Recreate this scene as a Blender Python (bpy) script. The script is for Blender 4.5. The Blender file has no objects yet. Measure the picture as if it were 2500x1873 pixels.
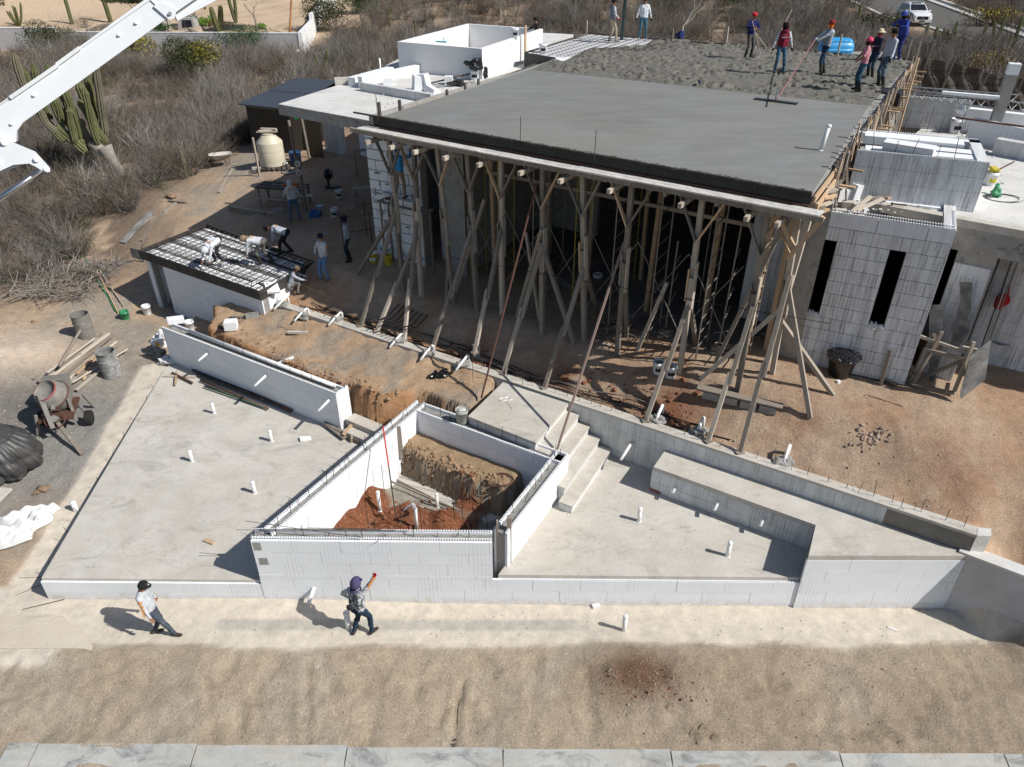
import bpy,math,random
import numpy as np
from mathutils import Vector,Matrix,Quaternion
random.seed(7)
rnd=random.Random(11)
S=bpy.context.scene
C=S.collection
CAMZ=13.0
PITCH=math.radians(32.5)
cam=bpy.data.cameras.new("camera")
cam.sensor_width=36.0
cam.lens=36.0*1793.0/2500.0
cam.clip_start=0.1
cam.clip_end=2000.0
camo=bpy.data.objects.new("camera",cam)
camo.location=(0,0,CAMZ)
camo.rotation_euler=(math.pi/2-PITCH,0,0)
C.objects.link(camo)
S.camera=camo
w=bpy.data.worlds.new("World")
S.world=w
w.use_nodes=True
nt=w.node_tree
bg=nt.nodes["Background"]
sky=nt.nodes.new("ShaderNodeTexSky")
sky.sky_type='NISHITA'
sky.sun_disc=False
SHX,SHY=-0.985,0.40
SUN_EL=math.atan2(1.0,math.hypot(SHX,SHY))
sun_dir=Vector((-SHX,-SHY,1.0)).normalized()
sky.sun_elevation=SUN_EL
sky.sun_rotation=math.atan2(sun_dir.x,sun_dir.y)
sky.air_density=1.0
sky.dust_density=0.8
nt.links.new(sky.outputs[0],bg.inputs[0])
bg.inputs[1].default_value=0.075
sl=bpy.data.lights.new("sun",'SUN')
sl.energy=4.6
sl.angle=math.radians(0.5)
sl.color=(1.0,0.965,0.91)
so=bpy.data.objects.new("sun",sl)
so.rotation_euler=(-sun_dir).to_track_quat('-Z','Y').to_euler()
so.location=(20,-10,30)
C.objects.link(so)
S.view_settings.view_transform='Standard'
S.view_settings.look='None'
S.view_settings.exposure=0.12
S.view_settings.gamma=1.0
S.view_settings.use_curve_mapping=False
S.render.engine='CYCLES'
S.cycles.max_bounces=5
S.cycles.diffuse_bounces=2
S.cycles.glossy_bounces=2
S.cycles.transparent_max_bounces=4
F0,CX,CY=1793.0,1250.0,936.5
_s,_c=math.sin(PITCH),math.cos(PITCH)
def W(px,py,z):
 a=(px-CX)/F0
 b=(py-CY)/F0
 t=(CAMZ-z)/(_s+b*_c)
 return Vector((a*t,(_c-b*_s)*t,z))
def up_to(base,py):
 """height at which the vertical through base meets photo row py"""
 b=(py-CY)/F0
 h=base[1]*(_s+b*_c)/(_c-b*_s)
 return CAMZ-h
def V(*a):
 return Vector(a)
ORG={}
class MB:
 def __init__(s):
  s.v=[];s.f=[];s.m=[];s.mi=0
 def add(s,vs,fs):
  n=len(s.v)
  s.v.extend(tuple(p)for p in vs)
  s.f.extend(tuple(i+n for i in f)for f in fs)
  s.m.extend([s.mi]*len(fs))
  return s
 def box(s,c,size,rz=0.0,M=None):
  hx,hy,hz=size[0]/2,size[1]/2,size[2]/2
  cs,sn=math.cos(rz),math.sin(rz)
  vs=[]
  for z in(-hz,hz):
   for x,y in((-hx,-hy),(hx,-hy),(hx,hy),(-hx,hy)):
    p=Vector((x*cs-y*sn,x*sn+y*cs,z))
    if M:p=M@p
    vs.append(p+Vector(c))
  return s.add(vs,[(3,2,1,0),(4,5,6,7),(0,1,5,4),(1,2,6,5),(2,3,7,6),(3,0,4,7)])
 def beam(s,p0,p1,wd,th,up=(0,0,1),ext=0.0):
  p0=Vector(p0);p1=Vector(p1)
  d=(p1-p0)
  if d.length<1e-6:return s
  d.normalize()
  p0=p0-d*ext;p1=p1+d*ext
  upv=Vector(up)
  sx=d.cross(upv)
  if sx.length<1e-3:sx=d.cross(Vector((1,0,0)))
  sx.normalize();u2=sx.cross(d).normalized()
  vs=[]
  for p in(p0,p1):
   for a,b in((-1,-1),(1,-1),(1,1),(-1,1)):
    vs.append(p+sx*(a*wd/2)+u2*(b*th/2))
  return s.add(vs,[(0,1,2,3),(7,6,5,4),(4,5,1,0),(5,6,2,1),(6,7,3,2),(7,4,0,3)])
 def tube(s,p0,p1,r0,r1=None,n=8,cap=True):
  if r1 is None:r1=r0
  p0=Vector(p0);p1=Vector(p1);d=p1-p0
  if d.length<1e-7:return s
  d.normalize()
  a=d.cross(Vector((0,0,1)))
  if a.length<1e-3:a=d.cross(Vector((1,0,0)))
  a.normalize();b=d.cross(a)
  vs=[]
  for p,r in((p0,r0),(p1,r1)):
   for i in range(n):
    t=2*math.pi*i/n
    vs.append(p+a*(r*math.cos(t))+b*(r*math.sin(t)))
  fs=[(i,(i+1)%n,n+(i+1)%n,n+i)for i in range(n)]
  if cap:fs+=[tuple(reversed(range(n))),tuple(range(n,2*n))]
  return s.add(vs,fs)
 def path(s,pts,r,n=6,closed=False):
  pts=[Vector(p)for p in pts];m=len(pts)
  rings=[];prev=None
  for i,p in enumerate(pts):
   if closed:d=pts[(i+1)%m]-pts[i-1]
   else:d=pts[min(i+1,m-1)]-pts[max(i-1,0)]
   if d.length<1e-7:d=Vector((0,0,1))
   d.normalize()
   a=prev if prev is not None else d.cross(Vector((0,0,1)))
   a=a-d*a.dot(d)
   if a.length<1e-3:
    a=d.cross(Vector((1,0,0)))
   a.normalize();prev=a
   b=d.cross(a)
   rr=r[i]if isinstance(r,(list,tuple))else r
   rings.append([p+a*(rr*math.cos(2*math.pi*k/n))+b*(rr*math.sin(2*math.pi*k/n))for k in range(n)])
  vs=[q for R_ in rings for q in R_]
  fs=[]
  for i in range(m if closed else m-1):
   j=(i+1)%m
   for k in range(n):
    fs.append((i*n+k,i*n+(k+1)%n,j*n+(k+1)%n,j*n+k))
  if not closed:
   fs+=[tuple(reversed(range(n))),tuple(range((m-1)*n,m*n))]
  return s.add(vs,fs)
 def lathe(s,prof,c=(0,0,0),n=16,M=None,cap0=True,cap1=True):
  vs=[]
  for r,z in prof:
   for i in range(n):
    t=2*math.pi*i/n
    p=Vector((r*math.cos(t),r*math.sin(t),z))
    if M:p=M@p
    vs.append(p+Vector(c))
  fs=[]
  for j in range(len(prof)-1):
   for i in range(n):
    fs.append((j*n+i,j*n+(i+1)%n,(j+1)*n+(i+1)%n,(j+1)*n+i))
  if cap0:fs.append(tuple(reversed(range(n))))
  if cap1:fs.append(tuple(range((len(prof)-1)*n,len(prof)*n)))
  return s.add(vs,fs)
 def prism(s,poly,z0,z1):
  """poly: list of (x,y); z1 may be a list of tops"""
  n=len(poly)
  A=sum(poly[i][0]*poly[(i+1)%n][1]-poly[(i+1)%n][0]*poly[i][1]for i in range(n))
  if A<0:poly=list(reversed(poly));z1=list(reversed(z1))if isinstance(z1,(list,tuple))else z1
  zt=z1 if isinstance(z1,(list,tuple))else[z1]*n
  vs=[(p[0],p[1],z0)for p in poly]+[(p[0],p[1],zt[i])for i,p in enumerate(poly)]
  fs=[tuple(reversed(range(n))),tuple(range(n,2*n))]+[(i,(i+1)%n,n+(i+1)%n,n+i)for i in range(n)]
  return s.add(vs,fs)
 def blob(s,c,r,seed=0,rough=0.18,sub=2,M=None,flat=0.0):
  vs,fs=ico(sub)
  R_=random.Random(seed)
  ph=[R_.uniform(0,6.28)for _ in range(9)]
  rr=r if isinstance(r,(list,tuple))else(r,r,r)
  out=[]
  for v in vs:
   k=1+rough*(math.sin(3.1*v.x+ph[0])*math.sin(2.7*v.y+ph[1])+.7*math.sin(4.3*v.z+ph[2]+2*v.x)+.5*math.sin(7*v.x+ph[3])*math.sin(6*v.z+ph[4])+.4*math.sin(9*v.y+ph[5]))
   p=Vector((v.x*rr[0]*k,v.y*rr[1]*k,v.z*rr[2]*k))
   if flat and p.z<-flat*rr[2]:p.z=-flat*rr[2]
   if M:p=M@p
   out.append(p+Vector(c))
  return s.add(out,fs)
 def build(s,name,mat,parent=None,smooth=False,org=None,label=None):
  if org is None:
   org=ORG.get(parent.name,Vector((0,0,0)))if parent else Vector((0,0,0))
  org=Vector(org)
  me=bpy.data.meshes.new(name)
  me.from_pydata([(x-org.x,y-org.y,z-org.z)for x,y,z in s.v],[],s.f)
  mats=mat if isinstance(mat,(list,tuple))else[mat]
  for m_ in mats:me.materials.append(m_)
  if len(mats)>1:
   me.polygons.foreach_set("material_index",s.m)
  if smooth:
   me.polygons.foreach_set("use_smooth",[True]*len(me.polygons))
  me.update()
  o=bpy.data.objects.new(name,me)
  C.objects.link(o)
  if parent:
   o.parent=parent
  else:
   o.location=org
  ORG[o.name]=org
  if label:o["label"]=label
  return o
_ico={}
def ico(sub):
 if sub in _ico:return _ico[sub]
 t=(1+5**.5)/2
 vs=[Vector(v).normalized()for v in[(-1,t,0),(1,t,0),(-1,-t,0),(1,-t,0),(0,-1,t),(0,1,t),(0,-1,-t),(0,1,-t),(t,0,-1),(t,0,1),(-t,0,-1),(-t,0,1)]]
 fs=[(0,11,5),(0,5,1),(0,1,7),(0,7,10),(0,10,11),(1,5,9),(5,11,4),(11,10,2),(10,7,6),(7,1,8),(3,9,4),(3,4,2),(3,2,6),(3,6,8),(3,8,9),(4,9,5),(2,4,11),(6,2,10),(8,6,7),(9,8,1)]
 for _ in range(sub):
  cache={};nf=[]
  def mid(a,b):
   k=(min(a,b),max(a,b))
   if k not in cache:
    vs.append(((vs[a]+vs[b])/2).normalized());cache[k]=len(vs)-1
   return cache[k]
  for a,b,c in fs:
   x,y,z=mid(a,b),mid(b,c),mid(c,a)
   nf+=[(a,x,z),(b,y,x),(c,z,y),(x,y,z)]
  fs=nf
 _ico[sub]=(vs,fs)
 return _ico[sub]
def thing(name,label,cat,loc=(0,0,0),group=None):
 o=bpy.data.objects.new(name,None)
 o.empty_display_size=0.3
 C.objects.link(o)
 o.location=loc
 o["label"]=label;o["category"]=cat
 if group:o["group"]=group
 ORG[o.name]=Vector(loc)
 return o
def tag(o,label,cat,group=None):
 o["label"]=label;o["category"]=cat
 if group:o["group"]=group
 return o
def structure(o):
 o["kind"]="structure";return o
def stuff(o,label=None,cat=None):
 o["kind"]="stuff"
 if label:o["label"]=label
 if cat:o["category"]=cat
 return o
def copy_tree(o,loc,rz=0.0,label=None,group=None,scale=None):
 def rec(src,parent):
  c=src.copy();C.objects.link(c);c.parent=parent
  ORG[c.name]=Vector(loc)
  for ch in src.children:rec(ch,c)
  return c
 r=rec(o,None)
 r.location=loc;r.rotation_euler=(0,0,rz)
 if scale:r.scale=(scale,)*3
 if label:r["label"]=label
 if group:r["group"]=group
 return r
_rs=np.random.RandomState(5)
_T=_rs.rand(256,256)
def vnoise(x,y):
 x=np.asarray(x,float);y=np.asarray(y,float)
 xi=np.floor(x).astype(int);yi=np.floor(y).astype(int)
 fx=x-xi;fy=y-yi
 fx=fx*fx*(3-2*fx);fy=fy*fy*(3-2*fy)
 a=_T[xi&255,yi&255];b=_T[(xi+1)&255,yi&255]
 c=_T[xi&255,(yi+1)&255];d=_T[(xi+1)&255,(yi+1)&255]
 return(a*(1-fx)+b*fx)*(1-fy)+(c*(1-fx)+d*fx)*fy
def fbm(x,y,o=4):
 r=0;a=.5;n=0
 for i in range(o):
  r=r+a*vnoise(x*2**i+17.3*i,y*2**i+9.1*i);n+=a;a*=.55
 return r/n
def sstep(a,b,x):
 t=np.clip((x-a)/(b-a),0,1)
 return t*t*(3-2*t)
def sdf(poly,X,Y):
 """signed distance to a polygon, positive inside"""
 X=np.asarray(X,float);Y=np.asarray(Y,float)
 d=np.full(X.shape,1e9);ins=np.zeros(X.shape,bool)
 n=len(poly)
 for i in range(n):
  x0,y0=poly[i][0],poly[i][1];x1,y1=poly[(i+1)%n][0],poly[(i+1)%n][1]
  ex,ey=x1-x0,y1-y0
  t=np.clip(((X-x0)*ex+(Y-y0)*ey)/(ex*ex+ey*ey+1e-12),0,1)
  dd=np.hypot(X-x0-t*ex,Y-y0-t*ey)
  d=np.minimum(d,dd)
  cond=((y0>Y)!=(y1>Y))
  with np.errstate(divide='ignore',invalid='ignore'):
   xx=(x1-x0)*(Y-y0)/(y1-y0+1e-12)+x0
  ins^=cond&(X<xx)
 return np.where(ins,d,-d)
MATS={}
def nodes_of(name,rough=.8,spec=.3,metal=0.0):
 m=bpy.data.materials.new(name);m.use_nodes=True
 nt=m.node_tree
 b=nt.nodes["Principled BSDF"]
 b.inputs["Roughness"].default_value=rough
 b.inputs["Specular IOR Level"].default_value=spec
 b.inputs["Metallic"].default_value=metal
 return m,nt,b
def N(nt,t,**k):
 n=nt.nodes.new(t)
 for a,v in k.items():
  if a.startswith('i_'):
   n.inputs[int(a[2:])if a[2:].isdigit()else a[2:].replace('_',' ')].default_value=v
  else:setattr(n,a,v)
 return n
def L(nt,a,b):nt.links.new(a,b)
def pos(nt):
 return N(nt,"ShaderNodeNewGeometry").outputs["Position"]
def noise(nt,scale,detail=4,rough=.6,vec=None,sc=None,dist=0.0):
 n=N(nt,"ShaderNodeTexNoise");n.inputs["Scale"].default_value=scale
 n.inputs["Detail"].default_value=detail;n.inputs["Roughness"].default_value=rough
 n.inputs["Distortion"].default_value=dist
 v=vec if vec is not None else pos(nt)
 if sc:
  mp=N(nt,"ShaderNodeVectorMath",operation='MULTIPLY');mp.inputs[1].default_value=sc
  L(nt,v,mp.inputs[0]);v=mp.outputs[0]
 L(nt,v,n.inputs["Vector"])
 return n.outputs["Fac"]
def ramp(nt,fac,stops):
 r=N(nt,"ShaderNodeValToRGB")
 e=r.color_ramp.elements
 while len(e)<len(stops):e.new(.5)
 for i,(p,c)in enumerate(stops):
  e[i].position=p
  e[i].color=(c[0],c[1],c[2],1)if isinstance(c,(tuple,list))else(c,c,c,1)
 L(nt,fac,r.inputs[0])
 return r.outputs[0]
def mixc(nt,fac,a,b,mode='MIX'):
 m=N(nt,"ShaderNodeMix",data_type='RGBA',blend_type=mode)
 m.clamp_factor=True
 if isinstance(fac,(int,float)):m.inputs[0].default_value=fac
 else:L(nt,fac,m.inputs[0])
 for i,x in((6,a),(7,b)):
  if isinstance(x,(tuple,list)):m.inputs[i].default_value=(x[0],x[1],x[2],1)
  else:L(nt,x,m.inputs[i])
 return m.outputs[2]
def math_(nt,op,a,b=None,c=None):
 m=N(nt,"ShaderNodeMath",operation=op)
 for i,x in enumerate((a,b,c)):
  if x is None:continue
  if isinstance(x,(int,float)):m.inputs[i].default_value=x
  else:L(nt,x,m.inputs[i])
 return m.outputs[0]
def bump(nt,b,h,strength=.4,dist=.02):
 n=N(nt,"ShaderNodeBump");n.inputs["Strength"].default_value=strength
 n.inputs["Distance"].default_value=dist
 L(nt,h,n.inputs["Height"]);L(nt,n.outputs[0],b.inputs["Normal"])
def mat_grain(name,c1,c2,scale=6,rough=.85,sc=None,bscale=None,bs=.3,bd=.01,spec=.25,extra=None,metal=0):
 """two tones mixed by noise, a finer speckle and fine relief"""
 if name in MATS:return MATS[name]
 m,nt,b=nodes_of(name,rough,spec,metal)
 f=ramp(nt,noise(nt,scale,5,.65,sc=sc),[(.3,0),(.7,1)])
 col=mixc(nt,f,c1,c2)
 sp=ramp(nt,noise(nt,scale*9,3,.7,sc=sc),[(.25,.78),(.75,1.15)])
 col=mixc(nt,1.0,col,sp,'MULTIPLY')
 if extra:col=extra(nt,col)
 L(nt,col,b.inputs["Base Color"])
 bump(nt,b,noise(nt,bscale or scale*6,4,.7,sc=sc),bs,bd)
 MATS[name]=m
 return m
def mat_plain(name,c,rough=.6,spec=.4,metal=0,var=.12,scale=12):
 if name in MATS:return MATS[name]
 m,nt,b=nodes_of(name,rough,spec,metal)
 f=ramp(nt,noise(nt,scale,4,.7),[(.25,1-var),(.75,1+var)])
 L(nt,mixc(nt,1.0,c,f,'MULTIPLY'),b.inputs["Base Color"])
 MATS[name]=m
 return m
def mat_foam(name,tint=(.80,.81,.83),dirt=.0,groove=0.0,uvdir=(1,0),streak=0.0,grey=.0):
 """expanded polystyrene form block: bead texture, shallow ribs, cement streaks"""
 m,nt,b=nodes_of(name,.75,.25)
 P=pos(nt)
 sx=N(nt,"ShaderNodeSeparateXYZ");L(nt,P,sx.inputs[0])
 u=math_(nt,'ADD',math_(nt,'MULTIPLY',sx.outputs[0],uvdir[0]),math_(nt,'MULTIPLY',sx.outputs[1],uvdir[1]))
 col=mixc(nt,ramp(nt,noise(nt,.9,5,.7),[(.35,0),(.75,1)]),tint,tuple(t*.93 for t in tint))
 cv=N(nt,"ShaderNodeCombineXYZ");L(nt,u,cv.inputs[0]);L(nt,sx.outputs[2],cv.inputs[1])
 fr=math_(nt,'FRACT',math_(nt,'MULTIPLY',u,12.0))
 rib=math_(nt,'LESS_THAN',fr,.22)
 patch=ramp(nt,noise(nt,1.0,4,.7,vec=cv.outputs[0],sc=(1.3,.5,1)),[(.5,0),(.62,1)])
 g=math_(nt,'MULTIPLY',math_(nt,'MULTIPLY',rib,patch),max(groove,.25))
 col=mixc(nt,g,col,(.30,.30,.29))
 if streak>0:
  st=ramp(nt,noise(nt,1.0,6,.75,vec=cv.outputs[0],sc=(6.5,.40,1)),[(.44,0),(.60,1)])
  st2=ramp(nt,noise(nt,1.0,4,.7,vec=cv.outputs[0],sc=(22,1.1,1)),[(.45,0),(.7,1)])
  sm=math_(nt,'MULTIPLY',math_(nt,'MULTIPLY',st,math_(nt,'ADD',math_(nt,'MULTIPLY',st2,.7),.3)),streak)
  col=mixc(nt,sm,col,(.10,.10,.095))
  wash=ramp(nt,noise(nt,1.0,5,.7,vec=cv.outputs[0],sc=(.8,.5,1)),[(.4,0),(.65,1)])
  col=mixc(nt,math_(nt,'MULTIPLY',wash,grey),col,(.36,.35,.33))
 spl=ramp(nt,noise(nt,9,3,.8),[(.66-dirt*.1,0),(.72,1)])
 col=mixc(nt,math_(nt,'MULTIPLY',spl,.25+dirt),col,(.42,.39,.34))
 bz=N(nt,'ShaderNodeMapRange');bz.inputs[1].default_value=.28;bz.inputs[2].default_value=0.0;L(nt,sx.outputs[2],bz.inputs[0])
 sp_=ramp(nt,noise(nt,5,5,.8),[(.35,0),(.65,1)]);col=mixc(nt,math_(nt,'MULTIPLY',math_(nt,'MULTIPLY',bz.outputs[0],sp_),.8),col,(.52,.43,.33))
 L(nt,col,b.inputs["Base Color"])
 bump(nt,b,math_(nt,'SUBTRACT',noise(nt,60,2,.6),math_(nt,'MULTIPLY',g,2.0)),.25,.006)
 MATS[name]=m
 return m
def concrete(name,c1,c2,stain=(.30,.29,.27),stain_amt=.5,rough=.85,scale=1.2,speck=1.0,spec=.25,ssc=(1,1.6,1),st0=.53):
 if name in MATS:return MATS[name]
 m,nt,b=nodes_of(name,rough,spec)
 col=mixc(nt,ramp(nt,noise(nt,scale,6,.7,dist=.6),[(.3,0),(.7,1)]),c1,c2)
 s1=ramp(nt,noise(nt,scale*.7,7,.78,dist=1.2,sc=ssc),[(st0,0),(st0+.15,1)])
 col=mixc(nt,math_(nt,'MULTIPLY',s1,stain_amt),col,stain)
 sw=ramp(nt,noise(nt,1.0,7,.75,dist=.7,sc=(.7,1.3,1)),[(.38,.94),(.5,1.0),(.62,1.04)])
 col=mixc(nt,1.0,col,sw,'MULTIPLY')
 warm=ramp(nt,noise(nt,.35,6,.75,dist=1.0),[(.46,0),(.62,1)])
 col=mixc(nt,math_(nt,'MULTIPLY',warm,.35*stain_amt),col,(.47,.38,.28))
 sp=ramp(nt,noise(nt,40,3,.8),[(.3,1-.16*speck),(.7,1+.12*speck)])
 col=mixc(nt,1.0,col,sp,'MULTIPLY')
 dots=ramp(nt,noise(nt,26,1,.5),[(.73,0),(.76,1)])
 col=mixc(nt,math_(nt,'MULTIPLY',dots,.5*speck),col,(.16,.14,.12))
 L(nt,col,b.inputs["Base Color"])
 bump(nt,b,noise(nt,30,5,.75),.3*speck,.008)
 MATS[name]=m
 return m
def wood(name,c1,c2,rough=.8):
 if name in MATS:return MATS[name]
 m,nt,b=nodes_of(name,rough,.2)
 tc=N(nt,"ShaderNodeTexCoord").outputs["Generated"]
 oi=N(nt,"ShaderNodeObjectInfo").outputs["Random"]
 P=pos(nt)
 g=noise(nt,3.0,6,.75,vec=P,sc=(6,6,1.1))
 col=mixc(nt,ramp(nt,g,[(.3,0),(.7,1)]),c1,c2)
 v=math_(nt,'ADD',math_(nt,'MULTIPLY',oi,.5),.75)
 cc=N(nt,"ShaderNodeCombineXYZ")
 for i in range(3):L(nt,v,cc.inputs[i])
 col=mixc(nt,1.0,col,cc.outputs[0],'MULTIPLY')
 cem=ramp(nt,noise(nt,2.3,5,.8),[(.55,0),(.7,1)])
 col=mixc(nt,math_(nt,'MULTIPLY',cem,.5),col,(.40,.39,.36))
 L(nt,col,b.inputs["Base Color"])
 bump(nt,b,noise(nt,40,3,.7,sc=(1,1,.2)),.3,.004)
 MATS[name]=m
 return m
M_old=wood("weathered_timber",(.30,.255,.205),(.19,.165,.14))
M_oldpale=wood("pale_timber",(.50,.44,.36),(.36,.31,.26))
M_new=wood("fresh_timber",(.55,.40,.26),(.42,.28,.17))
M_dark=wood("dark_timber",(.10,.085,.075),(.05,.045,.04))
M_ply=mat_grain("form_plywood",(.030,.029,.030),(.012,.012,.013),2.2,.5,bs=.1,spec=.4)
M_plygrey=mat_grain("cement_stained_plywood",(.36,.36,.35),(.09,.09,.09),2.6,.75)
M_conc=concrete("terrace_concrete",(.485,.46,.41),(.60,.57,.515),(.34,.32,.28),.8)
M_concpale=concrete("roof_concrete",(.58,.58,.56),(.70,.69,.66),(.42,.41,.39),.6)
M_concgrey=concrete("cast_concrete",(.26,.26,.25),(.35,.345,.33),(.17,.165,.155),.7,scale=2.5)
M_concwall=concrete("streaked_concrete",(.30,.295,.28),(.42,.41,.39),(.12,.12,.115),.9,scale=3.5)
M_mortar=mat_grain("rough_mortar",(.38,.37,.35),(.24,.235,.22),5,.95,bs=.8,bd=.03)
M_plaster=mat_plain("white_plaster",(.78,.78,.78),.7,.3,var=.05,scale=2)
M_greyplaster=concrete("grey_render",(.47,.47,.475),(.54,.54,.54),(.38,.38,.38),.4,scale=1.5,speck=.4)
M_foam=mat_foam("foam_block",(.80,.825,.85),.15)
M_foamclean=mat_foam("foam_sheet",(.82,.83,.84),0)
M_foamstreak=mat_foam("foam_cement_streaked",(.84,.86,.89),.25,.9,(.87,-.49),.82,.36)  # white foam with cement drip streaks and a grey wash
M_paintdark=mat_plain("painted_darkness",(.006,.006,.006),1.0,0.0)  # near-black colour that imitates the darkness of unlit rooms
M_foamdirty=mat_foam("foam_dirty",(.74,.75,.75),.3,.6,(.87,-.49),.5,.5)
M_pvc=mat_plain("pvc_pipe",(.80,.80,.78),.35,.5,var=.06)
M_rebar=mat_plain("rebar_steel",(.075,.06,.052),.7,.3,.4,var=.3,scale=30)
M_steel=mat_plain("galvanised_steel",(.42,.43,.44),.4,.5,.8)
M_rust=mat_plain("rusty_steel",(.12,.062,.045),.75,.3,.2,var=.4,scale=25)
M_black=mat_plain("black_plastic",(.012,.012,.013),.28,.5)
M_blackmat=mat_plain("black_rubber",(.02,.02,.02),.7,.3)
M_bucket=mat_plain("bucket_plastic",(.68,.70,.72),.45,.4,var=.15)
M_bucketin=mat_plain("bucket_inside",(.14,.135,.125),.8,.2)
M_yellow=mat_plain("yellow_paint",(.55,.46,.04),.5,.4)
M_red=mat_plain("red_paint",(.55,.035,.02),.5,.4)
M_green=mat_plain("green_plastic",(.03,.22,.09),.45,.4)
M_blue=mat_plain("blue_plastic",(.03,.30,.62),.38,.5,var=.05)
M_navy=mat_plain("navy_cloth",(.025,.035,.12),.9,.1,var=.3)
M_tank=mat_plain("beige_tank_plastic",(.60,.55,.42),.45,.4,var=.05)
M_boom=mat_plain("white_boom_paint",(.80,.82,.83),.34,.5,var=.05,scale=2)
M_chrome=mat_plain("chrome_rod",(.55,.57,.60),.15,.5,1.0)
M_orange=mat_plain("orange_print",(.75,.30,.02),.7,.2)
M_greydrum=mat_grain("cement_crusted_steel",(.27,.255,.23),(.17,.16,.145),5,.85)
M_wet=None
def make_wet():
 m,nt,b=nodes_of("wet_troweled_concrete",.38,.45)
 col=mixc(nt,ramp(nt,noise(nt,.30,5,.6,dist=.8,sc=(1,1.4,1)),[(.3,0),(.7,1)]),(.208,.200,.174),(.238,.240,.232))
 st=ramp(nt,noise(nt,1.0,6,.7,sc=(.55,2.6,1),dist=.8),[(.35,.88),(.7,1.08)])
 st=mixc(nt,ramp(nt,noise(nt,.22,4,.6),[(.5,0),(.6,.5)]),st,(1.08,1.04,.94))
 col=mixc(nt,1.0,col,st,'MULTIPLY')
 P=pos(nt);sx=N(nt,"ShaderNodeSeparateXYZ");L(nt,P,sx.inputs[0])
 u=math_(nt,'ADD',math_(nt,'MULTIPLY',sx.outputs[0],.827),math_(nt,'MULTIPLY',sx.outputs[1],-.562))
 fr=math_(nt,'ABSOLUTE',math_(nt,'SUBTRACT',math_(nt,'FRACT',math_(nt,'ADD',math_(nt,'MULTIPLY',u,.36),.1)),.5))
 ln=math_(nt,'LESS_THAN',fr,.0035)
 col=mixc(nt,math_(nt,'MULTIPLY',ln,.35),col,(.34,.34,.33))
 L(nt,col,b.inputs["Base Color"])
 r=ramp(nt,noise(nt,.5,4,.6),[(.3,.46),(.7,.62)])
 L(nt,r,b.inputs["Roughness"])
 bump(nt,b,noise(nt,5,4,.6),.08,.01)
 return m
M_wet=make_wet()
M_rough=mat_grain("fresh_rough_concrete",(.150,.142,.120),(.205,.197,.172),3,.8,bscale=22,bs=1.0,bd=.05,spec=.35)
#  key lines of the site
def xy(v):return(v[0],v[1])
def PW(pts,z):return[xy(W(a,b,z))for a,b in pts]
RL=W(655,737,2.14);RR=W(2384,1307,2.14)
RU=(RR-RL).normalized();RU.z=0
RV=V(-RU.y,RU.x,0)
def s_ret(X,Y):return(X-RL.x)*RV.x+(Y-RL.y)*RV.y
def FY(x):return 11.27-.0125*x
LT=[(-10.42,FY(-10.42)),(-5.5,FY(-5.5)),xy(W(1017,978,.63)),xy(W(845,1046,.63)),xy(W(420,885,.63)),xy(W(400,905,.63))]
PBL=W(1017,978,1.88);PFL=V(-5.52,FY(-5.52),1.88);PBR=W(1389,1110,1.88);PFR=V(-.22,FY(-.22),1.88)
POOL=[xy(PFL),xy(PBL),xy(PBR),xy(PFR)]
HUT=PW([(341,612),(633,712),(765,640),(503,548)],2.85)
PLAT=PW([(520,752),(503,800),(582,842),(695,893),(837,941),(925,968),(1020,962)],1.8)+PW([(1150,1000),(1230,925),(1100,885),(655,742),(600,735)],1.9)
TRENCH=PW([(400,800),(470,745),(520,745),(1010,900),(1017,985),(845,1046),(836,985)],1.2)
SHELF=PW([(1015,1040),(1030,1025),(1300,1140),(1271,1160),(1228,1200),(971,1096)],1.15)
CTRL=[(-20,36,2.1),(-11,35,2.9),(-5,25,2.95),(0,18.6,2.75),(7,16.5,3.05),(10,15.3,3.0),(13,13,2.7),(-40,72,2.4),(-18,72,2.5),(0,60,3.5),(30,72,4.5),(42,100,4.5),(50,98,4.5),(36,60,4.4),(0,100,4.5),(-40,100,3.6),(-25,92,3.2),(20,50,4),(-14.5,28.5,1.9),(-17,29,1.6),(-24,27,1.6),(-60,110,5.5),(0,200,6),(80,150,6),(-80,200,8),(60,60,4.5),(10,30,3.0),(-16,34,2.4),(-30,50,2.1),(14,17,3.1),(18,10,1.2),(26,14,2.2),(12.3,10.5,1.3),(13.5,8,.5)]
FRONT=[(-10,12,0),(-13,14,.12),(-16.4,20,.62),(-13,21,.55),(-11.2,21,.60),(-16,26,.95),(-20,24,1.1),(-13.5,18,.35),(-13.7,15.9,.25),(-12.5,23.5,.62),(-20,16,.5),(-26,22,1.3),(-14,11,0),(-9,22,.65),(0,11,0),(10,10,0)]
def idw(pts,X,Y,p=3.0):
 num=0;den=0
 for a,b,z in pts:
  w_=1.0/(np.hypot(X-a,Y-b)+.6)**p
  num=num+w_*z;den=den+w_
 return num/den
ROADL=[xy(W(2110,15,4.5)),xy(W(2163,40,4.5)),xy(W(2268,66,4.5)),xy(W(2500,134,4.5))]
ROADR=[xy(W(2256,0,4.5)),xy(W(2380,46,4.5)),xy(W(2500,93,4.5))]
def ext(a,b,t):return(a[0]+(b[0]-a[0])*t,a[1]+(b[1]-a[1])*t)
ROAD=[ext(ROADL[1],ROADL[0],4)]+ROADL+[ext(ROADL[2],ROADL[3],2.5),ext(ROADR[1],ROADR[2],3.2),ROADR[2],ROADR[1],ROADR[0],ext(ROADR[1],ROADR[0],2.8)]
NW=[W(-700,130,2.5),W(0,131,2.5),W(738,133,2.5)]
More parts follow.
